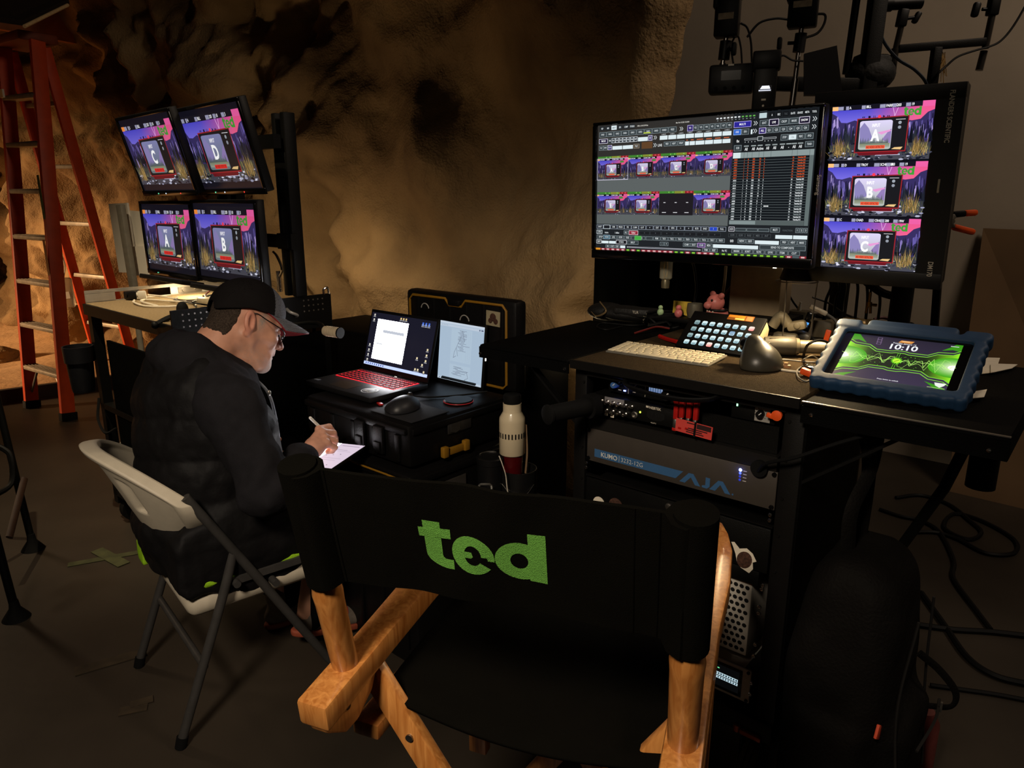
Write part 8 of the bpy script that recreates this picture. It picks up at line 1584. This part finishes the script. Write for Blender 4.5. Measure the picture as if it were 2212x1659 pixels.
for base_, top_ in ((AL, TLc), (AR, TRc)):
    b = D(); ax = (top_ - base_); M, L_ = rmat(base_ - ax * 0.06, top_ - ax * 0.03)
    b.lathe([(0.0165, 0), (0.0185, 0.02), (0.0195, L_ * 0.40), (0.0205, L_ * 0.45), (0.0175, L_ * 0.50), (0.017, L_ * 0.96), (0.012, L_)], 28, M=M); b.build('back_post', OAK, dch)
# canvas back: sleeves around the posts joined by a slightly slack sheet
ns, nv_ = 60, 14; Lc0 = (TRc - TLc).length
def cpt(s, v):
    pl, pr = TLc + (AL - TLc) * (v * 0.525), TRc + (AR - TRc) * (v * 0.525)
    p = pl.lerp(pr, s); nrm = Vector((0.28, 0.93, 0.25)).normalized()
    sag = 0.010 * math.sin(math.pi * s) + 0.003 * math.sin(s * 19 + v * 3) * (1 - abs(2 * s - 1)) + 0.0008 * math.sin(s * 31 + v * 5)
    p = p + nrm * sag; p.z -= 0.006 * math.sin(math.pi * s) * (1 - v); return p, nrm
fr, bkf = [], []
for j in range(nv_ + 1):
    for i in range(ns + 1):
        s, v = i / ns, j / nv_
        p, nrm = cpt(s, v); e = min(s, 1 - s) * Lc0; bulge = math.sqrt(max(0, 1 - ((e - 0.004) / 0.026) ** 2)) if e < 0.03 else 0
        ends = 0.0 if 0 < i < ns else 1.0
        h_ = (0.0225 * bulge + 0.0024) * (1 - ends); fr.append(p - nrm * h_); bkf.append(p + nrm * h_)
ext = (TRc - TLc).normalized() * 0.022
for arr in (fr, bkf):
    for j in range(nv_ + 1): arr[j * (ns + 1)] = arr[j * (ns + 1)] - ext * 0.9; arr[j * (ns + 1) + ns] = arr[j * (ns + 1) + ns] + ext * 0.9
vs = fr + bkf; K_ = len(fr); fs = []
for j in range(nv_):
    for i in range(ns): a = j * (ns + 1) + i; fs.append((a, a + ns + 1, a + ns + 2, a + 1)); fs.append((K_ + a, K_ + a + 1, K_ + a + ns + 2, K_ + a + ns + 1))
edge = [i for i in range(ns + 1)] + [j * (ns + 1) + ns for j in range(1, nv_ + 1)] + [nv_ * (ns + 1) + i for i in range(ns - 1, -1, -1)] + [j * (ns + 1) for j in range(nv_ - 1, 0, -1)]
for k in range(len(edge)): a, c = edge[k], edge[(k + 1) % len(edge)]; fs.append((a, c, K_ + c, K_ + a))
b = D(); b.add(vs, fs)
for base_, top_ in ((AL, TLc), (AR, TRc)):
    ax = top_ - base_; m_ = [base_ + ax * (0.47 + 0.54 * k / 6) for k in range(7)]; b.tube(m_, 0.0228, 22)
bc = b.build('canvas_back', CANV, dch, smooth=60)
b = D()
for s in (0.075, 0.868, 0.925):
    b = D(); P_ = [cpt(s, j / 12)[0] - cpt(s, j / 12)[1] * 0.0028 for j in range(13)]; b.tube(P_, 0.0007, 5); b.build('seam', mat('seam_thread', (7, 6, 5), 0.9, var=0, spec=0.02), bc)
# embroidered lettering t e d
b = D(); Xd = (TRc - TLc).normalized(); Lc = (TRc - TLc).length; H_ = (AL - TLc).length * 0.525
lt_ = MB(); lt_.T = Matrix.Translation(-DO); S_ = []
def emit_logo(pts):
    # subdivide so that the flock follows the cloth
    n0 = len(lt_.v); P2 = []
    for (a, c) in pts: P2.append((a, c))
    v2 = []
    for a, c in P2: p, nrm = cpt(a, c); v2.append(p - nrm * 0.0034)
    lt_.add(v2, [tuple(range(len(v2)))])
logo(lambda a, c: ((0.1445 + (0.2995 - 0.1445) * a) / Lc, (0.1275 - (0.1275 - 0.0555) * c) / H_), emit_logo)
GRN = mat('green_flock', (104, 168, 66), 0.95, var=0.16, scale=500, bump=0.5, bscale=900)
lo2 = lt_.build('lettering', GRN, bc, smooth=0)
# arms, plan outline widens towards the front
for side, rear, tip in ((-1, AL + Vector((0.0, -0.005, -0.02)), Vector((-0.05, 1.33, 0.835))), (1, AR + Vector((0.0, -0.005, -0.02)), Vector((0.375, 1.21, 0.845)))):
    dx = (tip - rear); Ln = dx.length; dx.normalize(); sd2 = Vector((0, 0, 1)).cross(dx).normalized(); up = dx.cross(sd2)
    M = Matrix((dx, sd2, up)).transposed().to_4x4(); M.translation = rear
    out = [(-0.075, -0.024), (0.10, -0.024), (0.22, -0.026), (0.34, -0.034 if side > 0 else -0.030), (0.43, -0.032), (Ln * 0.93, -0.022), (Ln, -0.008), (Ln, 0.008), (Ln * 0.93, 0.022), (0.43, 0.030), (0.34, 0.032), (0.22, 0.026), (0.10, 0.024), (-0.075, 0.024)]
    b = D(); b.prism(out, 0.040, M=M @ Matrix.Translation((0, 0, -0.022)), bev=0.005); b.build('armrest', OAK, dch)
    # hinge block below the rear end
    b = D(); q = [(-0.070, 0.0), (0.060, 0.0), (0.040, -0.030), (0.0, -0.048), (-0.03, -0.045), (-0.066, -0.012)]
    MM = M @ Matrix(((1, 0, 0, 0), (0, 0, -1, 0.014), (0, 1, 0, -0.024), (0, 0, 0, 1))); b.prism(q, 0.028, M=MM, bev=0.004); o = b.build('hinge_block', OAK, dch)
    b = D(); c0 = M @ Vector((-0.02, -0.0, -0.03)); b.cyl(c0 - sd2 * 0.016, c0 + sd2 * 0.016, 0.005); b.build('hinge_pin', BLACKP, o)
    # side uprights and lower rails
    fwd = Vector((dx.x, dx.y, 0)).normalized()
    b = D(); a0 = rear + fwd * 0.44; a0.z = 0.69; beam(b, a0, Vector((a0.x, a0.y, 0.30)), 0.026, 0.040, fwd); b.build('front_upright', OAK, dch)
    b = D(); r0 = rear + fwd * 0.04; r0.z = 0.66; beam(b, r0, r0 + fwd * 0.48, 0.026, 0.045, (0, 0, 1)); b.build('seat_rail', OAK, dch)
    b = D(); g0 = rear + fwd * -0.02; g0.z = 0.03; beam(b, g0, g0 + fwd * 0.50, 0.03, 0.045, (0, 0, 1)); b.build('foot_rail', OAK, dch)
fwd = (Vector((0.375, 1.21, 0)) - Vector((0.205, 0.731, 0))).normalized(); sdv = (AR - AL).normalized()
for off in (0.06, 0.42):
    lft, rgt = AL + fwd * off, AR + fwd * off
    for a, c, k in ((lft, rgt, 0.0), (rgt, lft, 0.022)):
        p = Vector((a.x, a.y, 0.76)) + fwd * k; q = Vector((c.x, c.y, 0.05)) + fwd * k
        b = D(); beam(b, p, q, 0.042, 0.020, sdv); o = b.build('cross_leg', OAK, dch)
        m = p.lerp(q, 0.15) - fwd * 0.011; b = D(); b.cyl(m + fwd * 0.002, m - fwd * 0.002, 0.006, n=16); b.build('leg_bolt', STEEL, o)
b = D(); p, q = AL + fwd * 0.10, AR + fwd * 0.10; beam(b, Vector((p.x, p.y, 0.32)), Vector((q.x, q.y, 0.32)), 0.03, 0.02, (0, 0, 1)); b.build('foot_rest_bar', OAK, dch)
# slack canvas seat
ns, nd = 24, 16; vs = []
for j in range(nd + 1):
    for i in range(ns + 1):
        s, t = i / ns, j / nd; p = (AL + Vector((0.02, 0, 0))).lerp(AR + Vector((-0.02, 0, 0)), s) + fwd * (0.05 + 0.53 * t); vs.append(Vector((p.x, p.y, 0.715 - 0.03 * math.sin(math.pi * s))))
fs = [(j * (ns + 1) + i, j * (ns + 1) + i + 1, (j + 1) * (ns + 1) + i + 1, (j + 1) * (ns + 1) + i) for j in range(nd) for i in range(ns)]
b = D(); b.add(vs, fs); o = b.build('canvas_seat', CANV, dch, smooth=60); md = o.modifiers.new('thick', 'SOLIDIFY'); md.thickness = 0.006
# ------------------------------------------------------------------ backpack hanging at the right side of the rack
BPM = frame((0.735, 1.355, 0), 49)
NYL = mat('black_nylon_pack', (15, 13, 11), 0.75, spec=0.12, bump=0.25, bscale=160, var=0.15, scale=12)
bpk = thing('backpack', 'large black backpack hanging beside the rack under the right shelf', 'bag', BPM)
def bag(P):
    x, y, z = P[..., 0], P[..., 1], P[..., 2]; t = np.clip((z - 0.45) / 0.28, 0, 1)
    hx, hy = 0.155 - 0.035 * t ** 2, 0.10 - 0.025 * t ** 2
    def rb(X, Y, hx, hy, r): qx, qy = np.abs(X) - hx + r, np.abs(Y) - hy + r; return np.hypot(np.maximum(qx, 0), np.maximum(qy, 0)) + np.minimum(np.maximum(qx, qy), 0) - r
    d = smax(rb(x, y, hx, hy, 0.055), np.abs(z - 0.39) - 0.345, 0.07)
    d = smin(d, smax(rb(x, y + 0.095, 0.115, 0.045, 0.035), np.abs(z - 0.26) - 0.16, 0.05), 0.03)
    d = smin(d, smax(rb(x + 0.145, y, 0.03, 0.075, 0.028), np.abs(z - 0.27) - 0.15, 0.04), 0.02)
    return d + 0.006 * fbm(x * 10, y * 10, z * 8, 3, 6)
V, Q = surface_net(bag, (-0.22, -0.19, 0.03), (0.2, 0.14, 0.78), 0.0075); np_mesh('pack_body', V, Q, NYL, bpk)
b = MB(); b.tube([(-0.10, -0.125, 0.66), (-0.115, -0.115, 0.45), (-0.13, -0.15, 0.20), (-0.12, -0.14, 0.10)], 0.0028, 6, sub=6); b.tube([(0.10, -0.115, 0.62), (0.12, -0.12, 0.42), (0.125, -0.14, 0.2)], 0.0028, 6, sub=6); b.tube([(-0.10, -0.155, 0.39), (0.0, -0.165, 0.405), (0.10, -0.155, 0.39)], 0.003, 6, sub=6); b.build('zipper', mat('zipper_tape', (20, 18, 16), 0.6), bpk)
b = MB(); b.tube([(0.05, 0.03, 0.72), (0.06, 0.03, 0.82), (0.0, 0.02, 0.93), (-0.03, 0.03, 1.00)], 0.016, 8, sub=6, flat=0.25); b.build('shoulder_strap', NYL, bpk)
b = MB(); b.tube([(-0.03, 0.03, 0.72), (-0.04, 0.03, 0.82), (0.03, 0.02, 0.90), (0.10, 0.03, 1.00)], 0.016, 8, sub=6, flat=0.25); b.build('shoulder_strap', NYL, bpk)
b = MB(); b.tube([BPM.inverted() @ at(x, y, 1.33) for x, y in ((1985, 1410), (2030, 1448), (2064, 1495), (2054, 1526), (2000, 1524))], 0.008, 8, sub=6, flat=0.35); b.build('loose_strap', NYL, bpk)
b = MB(); b.box((-0.14, -0.092, 0.425), (0.035, 0.006, 0.028), rot=(0, R(35), 0), bev=0.002); b.build('orange_tab', mat('orange_fabric', (206, 74, 40), 0.7), bpk)
b = MB(); b.box((0.06, -0.165, 0.40), (0.006, 0.004, 0.022)); b.build('zip_pull', STEEL, bpk)
b = MB(); b.lathe([(0.001, 0), (0.032, 0), (0.034, 0.02), (0.034, 0.20), (0.02, 0.23), (0.001, 0.23)], 20); o = b.build('pink_flask', mat('dusty_pink', (104, 50, 46), 0.5)); o.matrix_local = Matrix.Translation(atz(1978, 1668, 0.05) + Vector((0, 0, -0.05))); tag(o, 'dusty pink flask standing on the floor at the foot of the backpack', 'flask')
# floor cables at the right
def fcb(pts, r, label): return cable('floor_cable', [atz(x, y, r) for x, y in pts], r, CABLEB, label, 'cable', 'cables on the floor at the right')
fcb([(1935, 1075), (1990, 1070), (2050, 1090), (2095, 1125), (2120, 1150), (2090, 1165), (2040, 1140), (2060, 1110), (2120, 1125), (2190, 1165), (2190, 1195), (2130, 1195), (2070, 1165), (2020, 1150), (1960, 1150)], 0.009, 'thick black cable looping on the floor below the brown board')
fcb([(1900, 1100), (1945, 1115), (1990, 1125), (2030, 1150), (2060, 1210), (2060, 1250), (2110, 1320), (2140, 1360)], 0.009, 'black cable snaking across the floor from the shelf strut')
fcb([(1985, 1350), (2060, 1360), (2140, 1365), (2230, 1375)], 0.010, 'black cable running straight to the right picture edge')
fcb([(1990, 1280), (2040, 1350), (2090, 1420), (2150, 1460), (2230, 1480)], 0.010, 'black cable running diagonally beside the backpack')
fcb([(2010, 1480), (2080, 1490), (2150, 1500), (2230, 1515)], 0.007, 'thin black cable low at the right picture edge')
# ------------------------------------------------------------------ black folding stand at the left picture edge
ls = thing('folding_stand', 'black folding stand with tubular legs at the left picture edge', 'stand', Matrix.Translation(Vector((-2.1, 2.5, 0))))
O_ = Vector((-2.1, 2.5, 0)); f1, f2 = atz(72, 1186, 0), atz(36, 1335, 0)
for f_, top_ in ((f1, at(-8, 855, 2.82)), (f2, at(-30, 1080, 2.25))):
    b = MB(); b.T = Matrix.Translation(-O_); top_ = top_ + (top_ - f_) * 0.35; b.tube([f_ + Vector((0, 0, 0.03)), f_.lerp(top_, 0.3) + Vector((0, 0, 0.0)), top_], 0.014, 10); b.build('leg', BLACKM, ls)
    b = MB(); b.lathe([(0.045, 0), (0.04, 0.008), (0.018, 0.04), (0.014, 0.07)], 18, M=Matrix.Translation(f_ - O_)); b.build('foot', BLACKR, ls)
b = MB(); b.T = Matrix.Translation(-O_); b.tube([at(53, 1033, 2.72), at(20, 1161, 2.45)], 0.013, 8, flat=0.5); b.build('brace', mat('dark_brown_metal', (52, 34, 24), 0.5), ls)
b = MB(); b.T = Matrix.Translation(-O_); b.tube([at(-30, 955, 2.75), at(8, 970, 2.75), at(24, 990, 2.74), at(24, 1045, 2.7), at(-20, 1075, 2.6)], 0.011, 8, sub=5); b.build('side_bar', BLACKM, ls)
bpy.context.view_layer.update()
